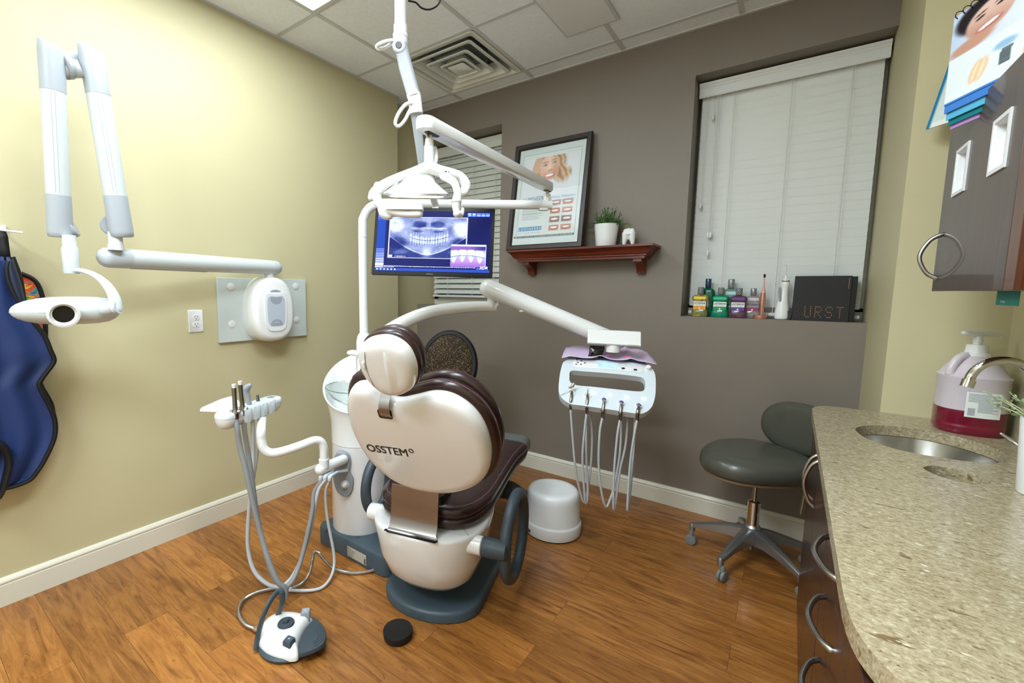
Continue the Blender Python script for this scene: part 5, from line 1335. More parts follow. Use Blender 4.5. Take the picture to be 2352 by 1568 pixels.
picture('screen', MC-ME1*SW/2-ME2*(MHt/2-.020)+MN*.0022, ME1*SW, ME2*SH, 250, 142, screen, PMS, mon)
S0 = MC-ME1*SW/2-ME2*(MHt/2-.020)+MN*.0026
M['scrw'] = mat('screen white text', (240, 244, 255), .5, emis=(235, 240, 255), es=.9); M['scrb'] = mat('screen button blue', (60, 100, 230), .5, emis=(50, 92, 225), es=.7)
bm = bm_(); text_bm(bm, 'XDR', S0+ME1*SW*.915+ME2*SH*.058, ME1+ME2*.0, ME2+ME1*.2, width=SW*.07, size=.018, depth=.0002, bold=.01)
text_bm(bm, 'NON DIAGNOSTIC USE ONLY: Double click on an image to enlarge. Double right click to restore. This image may be viewed and enhanced for better viewing. Also, you may right click on an image.', S0+ME1*SW*.08+ME2*SH*.073, ME1, ME2, width=SW*.80, size=.0052, depth=.0002)
text_bm(bm, 'Image has been enhanced', S0+ME1*SW*.08+ME2*SH*.058, ME1, ME2, size=.0045, depth=.0002)
for k in range(5):
    o_ = S0+ME1*SW*(.797+.039*k)+ME2*SH*.927
    if k == 0: text_bm(bm, '<', o_+ME1*.003, ME1, ME2, size=.018, depth=.0004, bold=.02)
    elif k == 1: text_bm(bm, '>', o_+ME1*.003, ME1, ME2, size=.018, depth=.0004, bold=.02)
    else: text_bm(bm, ['FULL', 'MAX', 'EXIT'][k-2], o_+ME1*.002, ME1, ME2, size=.0075, depth=.0004)
for k in range(6): slab(bm, rrect(.006, .006, .0015, 2), S0+ME1*(.011+.0165*k)+ME2*SH*.025, MM, [(0, 1), (.0003, 1)])
obj('screen_text', bm, M['scrw'], mon, smooth=False)
bm = bm_()
for k in range(5): slab(bm, rrect(SW*.036, SH*.062, .002, 2), S0+ME1*SW*(.811+.039*k)+ME2*SH*.945, MM, [(0, 1), (.0002, 1)])
obj('screen_button', bm, M['scrb'], mon, smooth=False)
bm = bm_(); text_bm(bm, 'SAMSUNG', MC-ME1*.022-ME2*(MHt/2-.007)+MN*.0018, ME1, ME2, width=.03, size=.006); obj('maker_name', bm, M['midgrey'], mon, smooth=False)
marm = thing('ceiling_boom', 'white and grey jointed pole hanging from ceiling down to monitor', 'ceiling boom', (1.13, -1.5, CEIL-.01))
dP = 1.92
top = PD(917, -60, dP); tz_ = CEIL
px0 = PD(917, 60, dP)
bm = bm_(); pole = V((PD(920, 40, dP).x, PD(920, 40, dP).y, 0)); zP = lambda y: PD(920, y, dP).z
lathe(bm, [(.0235, CEIL-.001), (.0235, zP(62)), (.028, zP(60)), (.028, zP(78)), (.031, zP(80)), (.031, zP(88)), (0, zP(88))], pole, 28); obj('ceiling_pole', bm, M['white'], marm)
bm = bm_(); lathe(bm, [(.029, zP(86)), (.0295, zP(100)), (.026, zP(118)), (0, zP(118))], pole, 24); obj('upper_joint', bm, M['white2'], marm)
jc = PD(918, 114, dP)-HF*.026
bm = bm_(); lathe(bm, [(.026, -.012), (.026, .004), (.022, .008), (.014, .008), (.012, .004), (0, .004)], jc, 28, frame(HR, -HF)); jo = obj('joint_disc', bm, M['ltgrey'], marm)
bm = bm_(); lathe(bm, [(.012, .004), (.0115, .009), (0, .009)], jc, 20, frame(HR, -HF)); obj('rubber_plug', bm, M['black'], jo)
u0, u1 = PD(920, 112, dP), PD(950, 218, dP-.03)
def flatbar(name, pts, hw, th, m_, up=HF):
    bm = bm_(); rings = []
    for i, (p, k) in enumerate(zip(pts, hw)):
        t_ = (pts[min(i+1, len(pts)-1)]-pts[max(i-1, 0)]).normalized(); s_ = t_.cross(up).normalized(); n_ = s_.cross(t_)
        rr = rrect(2*k, th, th*.35, 3); rings.append([p+s_*x+n_*y for x, y in rr])
    loft(bm, rings); return obj(name, bm, M[m_], marm)
flatbar('upper_arm', [u0+Z*.02, u0*.6+u1*.4, u1], [.026, .028, .027], .045, 'armgrey')
bm = bm_(); ex_ = (u1-u0).normalized(); tube(bm, [u1-ex_*.006, u1+ex_*.012], .028, 24, 1); obj('arm_collar', bm, M['white2'], marm)
v0, v1 = PD(952, 222, dP-.03), PD(957, 262, dP-.03)
flatbar('middle_joint', [v0, v1], [.027, .026], .045, 'white2')
w0, w1 = PD(953, 250, dP-.03), PD(973, 400, dP+.06)
flatbar('lower_arm', [w0, (w0+w1)/2, w1], [.020, .0185, .017], .03, 'armgrey')
mt = MC+ME2*.17-MN*.03
# short drop bracket behind the lamp down to the monitor
flatbar('drop_bracket', [w1, w1*.5+mt*.5+V((0, 0, .02)), mt+Z*.01, mt-ME2*.06], [.017, .016, .016, .016], .018, 'white2')
def loopcable(pts, r=.0075, m_='white2', name='cable'):
    bm = bm_(); tube(bm, [PD(*p) for p in pts], r, 12, 6); return obj(name, bm, M[m_], marm)
loopcable([(925, 97, dP), (900, 93, dP-.03), (878, 98, dP-.05), (866, 106, dP-.04), (870, 113, dP-.03), (885, 110, dP-.02), (900, 101, dP-.02), (915, 99, dP-.01)], .0072)
loopcable([(948, 236, dP-.05), (932, 240, dP-.06), (916, 260, dP-.06), (908, 282, dP-.05), (916, 290, dP-.04), (930, 276, dP-.04), (942, 252, dP-.04)], .0072)
# black cable near the ceiling
bm = bm_(); tube(bm, [PD(938, 2, dP), PD(955, 6, dP+.02), PD(968, 18, dP+.05), PD(985, 22, dP+.08), PD(1003, 14, dP+.12), PD(1012, 0, dP+.16), PD(1014, -14, dP+.2), V((PD(1014, -14, dP+.2).x+.03, PD(1014, -14, dP+.2).y+.03, CEIL+.0))], .0035, 8, 6)
o = obj('black_cable', bm, M['black'], at=tuple(PD(985, 22, dP+.08))); tag(o, 'thin black cable sagging from ceiling beside the monitor pole', 'cable')
# ------------------------------------------------------------ wall mounted x-ray machine
xr = thing('xray_machine', 'white wall mounted dental x-ray machine with folded arms and oval head', 'x-ray machine', (0, -1.47, 1.01))
y0, y1 = PX(501, 700, .02).y, PX(703, 700, .02).y; z0 = (PX(505, 788, .02).z+PX(703, 770, .02).z)/2; z1 = (PX(498, 640, .02).z+PX(703, 640, .02).z)/2
M['board'] = mat('pale grey laminate board', (196, 206, 204), .35, coat=.2)
bm = bm_(); b2(bm, .001, .020, y0, y1, z0, z1); bd = obj('mounting_board', bm, M['board'], xr, bevel=.002)
for x, y in ((530, 658), (679, 657), (533, 744), (681, 734)):
    p = PX(x, y, .021); bm = bm_(); lathe(bm, [(.021, 0), (.021, .001), (.018, .0022), (0, .003)], p, 24, frame((0, 1, 0), (1, 0, 0))); obj('screw_cap', bm, M['white2'], bd)
# control box, egg outline extruded from the board
bx_px = [(600, 641), (625, 640), (647, 645), (658, 662), (666, 690), (669, 720), (666, 750), (657, 772), (640, 784), (612, 786), (590, 776), (577, 752), (570, 715), (572, 680), (582, 655)]
XO = V((.022, PX(620, 710, .08).y, PX(620, 710, .08).z)); XM = frame((0, 1, 0), (1, 0, 0))
def onw(pts, xv): return [((PX(x, y, xv)-XO).y, (PX(x, y, xv)-XO).z) for x, y in pts]
bl_ = [(p.x, p.y) for p in cat([(a, b, 0) for a, b in onw(bx_px, .075)], 5, True)]
if XM.col[1].z < 0: bl_ = [(a, -b) for a, b in bl_]
hw = (max(p[0] for p in bl_)-min(p[0] for p in bl_))/2; hh = (max(p[1] for p in bl_)-min(p[1] for p in bl_))/2
eg = [(hw*.98*math.copysign(abs(math.cos(t))**.8, math.cos(t))*(1-.06*math.sin(t)), hh*math.copysign(abs(math.sin(t))**.85, math.sin(t))) for t in [2*math.pi*k/48 for k in range(48)]]
bm = bm_(); inset_slab(bm, eg, XO, XM, [(-.02, 0), (.05, 0), (.090, .003), (.108, .010), (.118, .020), (.121, .032)]); cb = obj('control_box', bm, M['white'], xr, angle=60)
fo = XO+V((.1215, 0, 0))
def fpanel(nme, pts, h, m_, d=0):
    bm = bm_(); slab(bm, [(p.x, p.y) for p in cat([(a*1.30, b*1.42, 0) for a, b in pts], 3, True)], fo+V((d, 0, 0)), XM, [(-.02, 1), (h, .985)]); return obj(nme, bm, M[m_], cb)
fpanel('front_cover', [(-.046, .062), (0, .064), (.046, .062), (.053, 0), (.044, -.075), (0, -.088), (-.044, -.075), (-.053, 0)], .004, 'white2')
M['bluetint'] = mat('lilac grey panel', (180, 188, 202), .3); M['bluetint2'] = mat('grey blue inset', (148, 156, 170), .35)
fpanel('front_panel', [(-.038, .052), (0, .054), (.038, .052), (.043, 0), (.036, -.058), (0, -.066), (-.036, -.058), (-.043, 0)], .0055, 'bluetint')
fpanel('display_window', [(-.027, .050), (0, .050), (.027, .050), (.022, .030), (0, .022), (-.022, .030)], .0062, 'bluetint2')
fpanel('logo_plate', [(-.030, -.060), (-.018, -.043), (0, -.038), (.018, -.043), (.030, -.060), (0, -.064)], .0062, 'bluetint2')
fpanel('top_recess', [(-.026, .072), (-.012, .079), (.012, .079), (.026, .072), (0, .0715)], .0045, 'bluetint2', -.004)
bm = bm_(); text_bm(bm, 'Gendex', fo+V((.0072, -.015, -.076)), (0, 1, 0), Z, width=.030, size=.010, depth=.0003); text_bm(bm, 'Gendex', fo+V((.001, -.010, .118)), (0, 1, 0), Z, width=.024, size=.010, depth=.002); obj('lettering', bm, M['inkw'], cb, smooth=False)
bm = bm_(); box(bm, fo+V((-.014, .004, -.112)), (.02, .02, .022)); obj('socket', bm, M['black'], cb)
PP = PX(618, 622, .085); 
bm = bm_(); lathe(bm, [(.028, z1-.005), (.026, z1+.03), (.024, z1+.032), (.022, PP.z-.02)], (PP.x, PP.y, 0), 24); obj('wall_pivot', bm, M['white2'], xr)
# horizontal arm
pA = PX(628, 612, .085); dA = (pA-CAM).dot(HF); pB = PD(250, 595, 1.86); pA.z = pB.z = (pA.z+pB.z)/2
bm = bm_(); r = .041
def capsule(p, q, rr, nm__, m_, sx=1.0, seg=28, par=xr):
    bm = bm_(); tube(bm, [p, p*.5+q*.5, q], rr, seg, 1, caps='round'); return obj(nm__, bm, M[m_], par)
axh = (pB-pA).normalized()
bm = bm_(); tube(bm, [pA+axh*.02, pB-axh*.07], r, 28, 1); ha = obj('horizontal_arm', bm, M['armw'], xr)
bm = bm_(); tube(bm, [pA+axh*.022, pA-axh*.01], r*.99, 28, 1, caps='round'); obj('arm_end_cap', bm, M['ltgrey'], xr)
bm = bm_(); tube(bm, [pB-axh*.072, pB+axh*.0], r*1.02, 28, 1, caps='round'); obj('arm_end_cap', bm, M['ltgrey'], xr)
bm = bm_(); loft(bm, [[pA*(1-t)+(pB)*t+V((0, 0, -r-.002))+Z.cross(axh)*s*.012+Z*h for s, h in ((-1, 0), (1, 0), (1, .006), (-1, .006))] for t in (.5, .9)]); obj('cable_strip', bm, M['ltgrey'], ha, smooth=False)
# folded arms : flattened round bars
def bar(p, q, wx, wy, facing, name, m_):
    """p bottom, q top ; section wx across x wy deep"""
    a = (q-p).normalized(); f = (facing-a*facing.dot(a)).normalized(); s = a.cross(f)
    L = (q-p).length; cap = .23
    def sec(t, k=1, sl=0): return [p+a*(L*t+sl*math.cos(th)*wx)+s*math.cos(th)*wx*k+f*math.sin(th)*wy*k for th in [2*math.pi*i/36 for i in range(36)]]
    out = []
    bm = bm_(); loft(bm, [sec(cap), sec(1-cap)]); out.append(obj(name, bm, M['armw'], xr))
    bm = bm_()
    for th in (-1.15, -1.45):
        tube(bm, [p+a*(L*t)+s*math.cos(math.pi/2+(th+1.3))*wx*1.001+f*math.sin(math.pi/2+(th+1.3))*wy*1.001 for t in (cap+.01, .5, .99-cap)], .0009, 5, 1)
    obj('arm_seam', bm, M['armg'], out[0])
    bm = bm_(); loft(bm, [sec(cap+.001, 1.03), sec(.03, 1.06), sec(.005, 1.02), sec(0, .9)]); out.append(obj(name+'_lower_cover', bm, M['armg'], xr, angle=60))
    bm = bm_(); loft(bm, [sec(1-cap-.001, 1.02), sec(.97, 1.05, .0), sec(.995, 1.0, -.25), sec(1.0, .9, -.3)]); out.append(obj(name+'_upper_cover', bm, M['armg'], xr, angle=60))
    return out
face = (CAM-PD(200, 330, 1.85)); face.z = 0; face.normalize()
r0, r1 = PD(281, 545, 1.86), PD(208, 112, 1.80)
l0, l1 = PD(139, 545, 1.74), PD(117, 103, 1.70)
bar(r0, r1, .0395, .036, face, 'rear_arm', 'white'); bar(l0, l1, .0375, .036, face, 'front_arm', 'white')
def disc(c, r_, h, ax_, name, m_='armg'):
    bm = bm_(); lathe(bm, [(r_*.9, -h), (r_, -h*.7), (r_, h*.7), (r_*.9, h)], c, 28, frame(Z, ax_)); return obj(name, bm, M[m_], xr)
sdir = (PD(180, 150, 1.78)-PD(150, 150, 1.74)).normalized()
disc(PD(182, 146, 1.815), .042, .016, (face+sdir*.4).normalized(), 'elbow_disc'); disc(PD(150, 152, 1.74), .044, .012, sdir, 'elbow_disc')
bm = bm_(); tube(bm, [PD(146, 160, 1.74), PD(185, 158, 1.77)], .030, 20, 1); obj('elbow_block', bm, M['armw'], xr)
disc(PD(259, 518, 1.875), .042, .014, (face-sdir*.15).normalized(), 'elbow_disc'); disc(PD(160, 520, 1.77), .044, .014, (sdir+face*.6).normalized(), 'elbow_disc')
c = PD(266, 560, 1.85)
bm = bm_(); lathe(bm, [(.028, pB.z+r*.7), (.027, pB.z+r+.01), (.024, pB.z+r+.018), (.025, pB.z+r+.06)], (c.x, c.y, 0), 24); obj('arm_riser', bm, M['white2'], xr)
tp = PD(160, 545, 1.74); zz_ = lambda y: PD(162, y, 1.72).z
c = PD(162, 590, 1.72)
bm = bm_(); lathe(bm, [(.024, zz_(628)), (.026, zz_(622)), (.027, zz_(572)), (.025, zz_(569)), (.022, zz_(566)), (.021, zz_(540))], (c.x, c.y, 0), 24); obj('head_stem', bm, M['armw'], xr)
ypts = [(158, 622, 1.72), (190, 622, 1.72), (222, 634, 1.71), (247, 656, 1.70), (263, 684, 1.69), (266, 706, 1.68)]
bm = bm_(); tube(bm, [PD(*p) for p in ypts], [.020, .018, .018, .021, .024, .025], 18, 6, caps='round', sy=.5, up=None); obj('head_yoke', bm, M['armw'], xr)
hb_ = PD(262, 712, 1.68)
bm = bm_(); tube(bm, [PD(240, 712, 1.68), PD(272, 706, 1.68)], .022, 20, 1); obj('yoke_hub', bm, M['ltgrey'], xr)
hc_ = PD(156, 713, 1.67); wx = 97/FPX*1.67
fdir = (CAM-hc_); fdir.z = 0; fdir.normalize(); sx_ = Z.cross(fdir); sx_.normalize()
def hsec(u):
    k = max(0.0, 1-abs(u)**(2.3 if u < 0 else 5))**.5; 
    return [hc_+sx_*(u*wx)+fdir*(math.cos(t)*.060*k)+Z*(math.sin(t)*.052*k) for t in [2*math.pi*i/36 for i in range(36)]]
bm = bm_(); loft(bm, [hsec(u) for u in (-.999, -.985, -.95, -.88, -.75, -.55, -.3, 0, .3, .55, .75, .88, .95, .985, .999)]); hd2 = obj('xray_head', bm, M['armw'], xr, angle=80)
bm = bm_(); tube(bm, [hc_+sx_*(math.cos(t)*wx*1.001)+fdir*(math.sin(t)*.0605)-Z*.004 for t in [2*math.pi*i/60 for i in range(60)]], .0012, 5, 1, closed=True); obj('head_seam', bm, M['ltgrey'], hd2)
cc_ = PD(146, 721, 1.60); cd_ = (fdir*.94-Z*.16+sx_*.04).normalized()
bm = bm_(); MC_ = frame(Z, cd_); lathe(bm, [(.040, -.035), (.046, -.006), (.0475, .010), (.046, .014), (.039, .015), (.034, .006), (.031, .004), (.030, -.02), (0, -.02)], cc_, 36, MC_); cr = obj('collimator', bm, M['white2'], hd2)
bm = bm_(); lathe(bm, [(.0305, .002), (.029, -.017), (0, -.017)], cc_, 36, MC_); lathe(bm, [(.017, -.016), (.017, -.006), (.013, -.006), (.013, -.016)], cc_, 24, MC_); obj('aperture', bm, M['black'], cr)
# ------------------------------------------------------------ socket on the wall
a, b = PX(431, 709, .001), PX(467, 765, .001); cy_, cz_ = (a.y+b.y)/2, PX(449, 737, .001).z
t = thing('power_outlet', 'white double power outlet plate on tan wall left of x-ray board', 'power outlet', (0, cy_, cz_-.058))
OM = frame((0, 1, 0), (1, 0, 0))
bm = bm_(); slab(bm, rrect(.073, .118, .004, 3), (0.0005, cy_, cz_), OM, [(0, 1), (.004, 1), (.0062, .95)]); pl_ = obj('face_plate', bm, M['white2'], t)
for s in (-1, 1):
    bm = bm_(); c = V((.006, cy_, cz_+s*.0195)); slab(bm, rrect(.034, .029, .012, 5), c, OM, [(0, 1), (.0022, 1), (.003, .95)]); sk = obj('socket', bm, M['white2'], t)
    bm = bm_(); box(bm, c+V((.003, -.0065, .004)), (.001, .0022, .008)); box(bm, c+V((.003, .0065, .004)), (.001, .0022, .0065)); lathe(bm, [(.0025, 0), (.0025, .0008), (0, .0008)], c+V((.0028, 0, -.007)), 12, OM); obj('slot', bm, M['black'], sk)
# ------------------------------------------------------------ coat hook and lead aprons
hk = thing('wall_hook', 'white wall hook with thin rod above the blue apron', 'hook', (0, PX(6, 528, .02).y, PX(6, 528, .02).z))
p = PX(6, 528, .02)
bm = bm_(); b2(bm, 0.0005, .012, p.y-.10, p.y+.012, p.z-.012, p.z+.02); obj('back_plate', bm, M['white2'], hk, bevel=.003)
bm = bm_(); e = PD(51, 534, (PX(40, 532, .1)-CAM).dot(HF)*.985); tube(bm, [V((.010, p.y, p.z)), V((.06, p.y-.01, p.z-.004)), e], .0042, 10, 3, caps='round'); obj('rod', bm, M['white2'], hk)
def fabric(nme, c, c2, sc=220, rough=.55):
    m = bpy.data.materials.new(nme); m.use_nodes = True; N, L = nm(m); b = N['Principled BSDF']
    w = N.new('ShaderNodeTexWave'); w.inputs['Scale'].default_value = sc*.35; w.inputs['Distortion'].default_value = 1.5; w.bands_direction = 'Z'
    L.new(mapped(N, L, (1, 1, 1)), w.inputs['Vector']); L.new(ramp(N, L, w.outputs['Fac'], [(.2, srgb(c)), (.8, srgb(c2))]), b.inputs['Base Color'])
    b.inputs['Roughness'].default_value = rough; b.inputs['Sheen Weight'].default_value = .04
    return m
M['bluefab'] = fabric('royal blue vinyl fabric', (10, 34, 84), (18, 50, 106)); M['navy'] = fabric('navy fabric', (14, 26, 50), (20, 36, 64)); M['bind'] = mat('black binding tape', (10, 10, 12), .6)
def tiedye():
    m = bpy.data.materials.new('tie dye fabric'); m.use_nodes = True; N, L = nm(m); b = N['Principled BSDF']
    f = noise(N, L, mapped(N, L, (1, 1, 1.6)), 17, 3, .5, .6)
    L.new(ramp(N, L, f, [(.30, srgb((20, 90, 170))), (.40, srgb((30, 160, 150))), (.47, srgb((230, 90, 40))), (.53, srgb((220, 60, 50))), (.58, srgb((240, 210, 40))), (.66, srgb((60, 150, 50))), (.75, srgb((20, 120, 160)))]), b.inputs['Base Color']); b.inputs['Roughness'].default_value = .6
    return m
M['dye'] = tiedye()
def drape(rows, xb, amp, ph, nz_cols=26, left=-150, folds=5):
    """rows [(pixel y, right edge pixel)] on the wall plane -> grid of points"""
    R_ = cat([(a, b, 0) for a, b in rows], 4); G = []
    for i, r in enumerate(R_):
        pr_ = PX(r.y, r.x, xb); lf = PX(left, r.x, xb); row = []
        for k in range(nz_cols+1):
            u = k/nz_cols; y = lf.y*(1-u)+pr_.y*u; z = pr_.z
            fall = i/len(R_)
            x = xb+amp*(.35+.65*fall)*math.sin(ph+u*folds*2*math.pi+fall*.3)*(1 if k < nz_cols else .6)
            row.append(V((max(.012, x), y, z)))
        G.append(row)
    return G
def cloth_obj(name, G, m_, parent, th=.004):
    bm = bm_(); vs = [[bm.verts.new(p) for p in r] for r in G]
    for A_, B_ in zip(vs, vs[1:]):
        for k in range(len(A_)-1): bm.faces.new((A_[k], A_[k+1], B_[k+1], B_[k]))
    o = obj(name, bm, m_, parent, angle=90); s = o.modifiers.new('thick', 'SOLIDIFY'); s.thickness = th; s.offset = 0; return o
ap_rows = [(590, 28), (640, 46), (700, 56), (730, 70), (770, 101), (805, 116), (828, 124), (850, 110), (879, 90), (900, 96), (930, 112), (963, 125), (1005, 124), (1056, 101), (1085, 82), (1102, 66), (1116, 30), (1121, 0)]
ap = thing('lead_apron', 'royal blue lead apron with black binding hanging at the left wall', 'lead apron', (.05, -2.75, .5))
G = drape(ap_rows, .075, .013, .6, folds=3)
cloth_obj('apron_body', G, M['bluefab'], ap, .006)
bm = bm_(); tube(bm, [r[-1]+V((.003, 0, 0)) for r in G[::2]]+[G[-1][-1]], .0085, 8, 2); tube(bm, [q+V((.002, 0, 0)) for q in G[-1]], .0085, 8, 1); obj('edge_binding', bm, M['bind'], ap)
fl = [(596, 31), (606, 34), (640, 46), (680, 56), (708, 60), (716, 57)]
flL = [(600, 20), (615, 16), (640, 18), (670, 30), (695, 44), (712, 55)]
bm = bm_(); A1 = cat([(a, b, 0) for a, b in fl], 4); A2 = cat([(a, b, 0) for a, b in flL], 4)
vs = []
for p, q in zip(A1, A2):
    vs.append([bm.verts.new(PX(q.y*(1-t)+p.y*t, q.x*(1-t)+p.x*t, .105+.012*math.sin(t*math.pi))) for t in (0, .25, .5, .75, 1)])
for A_, B_ in zip(vs, vs[1:]):
    for k in range(4): bm.faces.new((A_[k], A_[k+1], B_[k+1], B_[k]))
o = obj('shoulder_flap', bm, M['navy'], ap, label='dark navy shoulder flap'); s = o.modifiers.new('thick', 'SOLIDIFY'); s.thickness = .006
bm = bm_(); tube(bm, [PX(q.y, q.x, .108) for q in A2[::3]], .007, 8, 2); obj('flap_binding', bm, M['bind'], ap)
st = [(0, 533), (10, 540), (14, 575), (17, 596)]
bm = bm_(); vs = []
for yy_, (l_, r_) in ((530, (-40, 14)), (545, (-40, 19)), (570, (-45, 22)), (598, (-50, 26))):
    vs.append([bm.verts.new(PX(l_+(r_-l_)*t, yy_, .07+.006*math.sin(t*9))) for t in (0, .2, .4, .6, .8, 1)])
for A_, B_ in zip(vs, vs[1:]):
    for k in range(5): bm.faces.new((A_[k], A_[k+1], B_[k+1], B_[k]))
o = obj('neck_strap', bm, M['bind'], ap); s = o.modifiers.new('thick', 'SOLIDIFY'); s.thickness = .008
bm = bm_(); P_ = [PX(x, y, .1) for x, y in ((-60, 1000), (-20, 1010), (10, 1030), (20, 1060), (12, 1100), (-2, 1140), (-30, 1160))]
tube(bm, P_, [.03, .04, .04, .035, .03, .025, .02], 12, 4, caps='round', sy=.35); obj('hanging_strap', bm, M['bind'], ap)
dy_rows = [(628, 48), (640, 74), (660, 90), (700, 101), (750, 104), (800, 103), (850, 96), (880, 92), (905, 105), (925, 116), (945, 121), (965, 121), (1000, 112), (1040, 90)]
ca = thing('childs_apron', 'colourful tie dye apron with black edge hidden behind the blue apron', 'lead apron', (.02, -2.7, .7))
G = drape(dy_rows, .030, .006, 2.0, 14, -60, 3)
cloth_obj('apron_body', G, M['dye'], ca, .004)
bm = bm_(); tube(bm, [r[-1]+V((.002, 0, 0)) for r in G[::2]], .0085, 8, 2); obj('edge_binding', bm, M['bind'], ca)
# ------------------------------------------------------------ leopard stool, suction canister, floor items
ls = PD(1031, 836, 2.86)
t = thing('leopard_stool', 'round leopard print cushion with thick black rim before the dark wall', 'stool', (ls.x, ls.y, 0))
n_ = (V((CAM.x-ls.x, CAM.y-ls.y, 0)).normalized()*.93-HR*.22+Z*.30).normalized(); LM = frame(HR, n_)
r_ = 67/FPX*2.86; k_ = 1.17
bm = bm_(); lathe(bm, [(r_*.9, -.055), (r_*.98, -.045), (r_, -.02), (r_, .004), (r_*.985, .014), (r_*.95, .020), (r_*.86, .020), (r_*.84, .012)], ls, 56, LM, sy=k_*1.03); obj('rim', bm, M['blackm'], t)
bm = bm_(); lathe(bm, [(r_*.86, .004), (r_*.85, .016), (r_*.80, .024), (r_*.6, .034), (r_*.3, .039), (0, .04)], ls, 56, LM, sy=k_*1.03); obj('cushion', bm, M['leopard'], t)
bm = bm_(); q = ls-n_*.05; tube(bm, [q, q-Z*.12-n_*.02, V((q.x, q.y, .30)), V((q.x, q.y, .06))], .022, 16, 4); obj('post', bm, M['black'], t)
bm = bm_(); lathe(bm, [(.17, .001), (.17, .015), (.16, .022), (.04, .04), (.03, .06), (0, .06)], (q.x, q.y, 0), 36); obj('base', bm, M['black'], t)
tk = PZ(1280, 1250, 0)+HF*.152+HR*.006; tk.z = 0
t = thing('suction_canister', 'white cylindrical suction housing on floor right of the chair', 'canister', tk)
zt_ = PD(1280, 1118, (tk-CAM).dot(HF)).z
bm = bm_(); lathe(bm, [(.144, .004), (.153, .008), (.155, .02), (.155, .062), (.152, .071), (.148, .074), (.147, .077), (.141, zt_*.80), (.138, zt_*.90), (.130, zt_*.96), (.115, zt_*.985), (.09, zt_*.98), (.05, zt_*.97), (0, zt_*.97)], tk, 56); obj('cover', bm, M['white2'], t)
bm = bm_(); lathe(bm, [(.146, .0), (.146, .008), (0, .008)], tk, 48); obj('base_ring', bm, M['black'], t)
bm = bm_(); P_ = [PD(1150, 1122, 2.30), PD(1172, 1126, 2.31), PD(1188, 1136, 2.36), PD(1203, 1147, 2.40), PD(1216, 1158, 2.42)]
Q_ = cat(P_, 12); rr = [.043+.006*(1 if i % 2 else 0) for i in range(len(Q_))]; tube(bm, Q_, rr, 20, 1); M['corr'] = mat('grey corrugated hose', (70, 78, 80), .45); obj('corrugated_hose', bm, M['corr'], t, angle=15)
p = PZ(1208, 1214, .03); bm = bm_(); tube(bm, [V((p.x+.01, p.y+.06, .05)), V((p.x, p.y, .035)), V((p.x+.03, p.y-.005, .03))], .008, 10, 4); obj('brass_fitting', bm, M['steel'], t)
# foot control
def FPt(px, z): return [PZ(x, y, z) for x, y in px]
dome_px = [(591, 1470), (593, 1450), (603, 1431), (622, 1415), (648, 1407), (675, 1407), (700, 1412), (718, 1420), (706, 1432), (694, 1452), (686, 1478), (684, 1505), (660, 1508), (630, 1502), (607, 1490)]
fc = thing('foot_control', 'white and slate dome foot pedal with curved handle on wood floor', 'foot control', PZ(668, 1470, 0))
fm = Matrix.Identity(3); o0 = PZ(660, 1465, .03)
base_c = [(PZ(668, 1468, .0)+V((math.cos(a)*.118, math.sin(a)*.112, 0))) for a in [2*math.pi*k/48 for k in range(48)]]
bc_ = PZ(669, 1470, .0)
bm = bm_(); lathe(bm, [(.108, .001), (.113, .006), (.114, .014), (.108, .020), (0, .020)], bc_, 56); obj('base_ring', bm, M['slate'], fc)
dm = [(p.x, p.y) for p in cat([(p.x, p.y, 0) for p in FPt(dome_px, .03)], 3, True)]
bm = bm_(); slab(bm, dm, (0, 0, 0), fm, [(.012, 1.0), (.022, 1.0), (.032, .97), (.044, .88), (.054, .72), (.060, .5), (.062, .25)]); dmo = obj('dome', bm, M['white'], fc, angle=60)
pad_px = [(722, 1422), (738, 1430), (748, 1446), (749, 1466), (741, 1481), (722, 1492), (702, 1499), (690, 1500), (687, 1490), (690, 1468), (699, 1446), (710, 1432)]
pd_ = [(p.x, p.y) for p in cat([(p.x, p.y, 0) for p in FPt(pad_px, .045)], 3, True)]
bm = bm_(); inset_slab(bm, pd_, (0, 0, 0), fm, [(.030, .004), (.033, 0), (.042, 0), (.047, .003), (.048, .010)]); pdo = obj('pedal', bm, M['slate2'], fc, angle=50)
for k in range(3):
    s = .45+.17*k; c_ = (sum(p[0] for p in pd_)/len(pd_), sum(p[1] for p in pd_)/len(pd_))
    arc = [V((c_[0]+(p[0]-c_[0])*s+.0, c_[1]+(p[1]-c_[1])*s, .0482)) for p in pd_[2:16]]
    bm = bm_(); tube(bm, arc, .0016, 6, 1); obj('pedal_rib', bm, M['slate2'], pdo)
kp2 = PZ(657, 1432, .06)
bm = bm_(); lathe(bm, [(.0, .045), (.034, .045), (.035, .049), (.033, .051)], (kp2.x, kp2.y, 0), 36); lathe(bm, [(.030, .050), (.031, .054), (.031, .062), (.028, .067), (.012, .069), (.011, .078), (.009, .080), (0, .080)], (kp2.x, kp2.y, 0), 36); obj('joystick_button', bm, M['slate2'], fc)
for k, (x, y, rz) in enumerate(((702, 1410, .3), (664, 1476, -.2))):
    p = PZ(x, y, .052); R = Matrix.Rotation(rz+.5, 3, 'Z')
    bm = bm_(); slab(bm, rrect(.034, .032, .004, 3), (p.x, p.y, 0), R, [(.03, 1.05), (.062, 1), (.068, .85)]); bt = obj('square_button', bm, M['midgrey'] if k == 0 else M['slate'], fc, angle=40)
    bm = bm_(); q = V((p.x, p.y, .0683)); tube(bm, [q+R @ V((-.003, -.003, 0)), q+R @ V((-.002, .004, 0)), q+R @ V((.001, -.002, 0)), q+R @ V((.003, .004, 0))], .0006, 5, 2); obj('button_icon', bm, M['inkw'], bt)
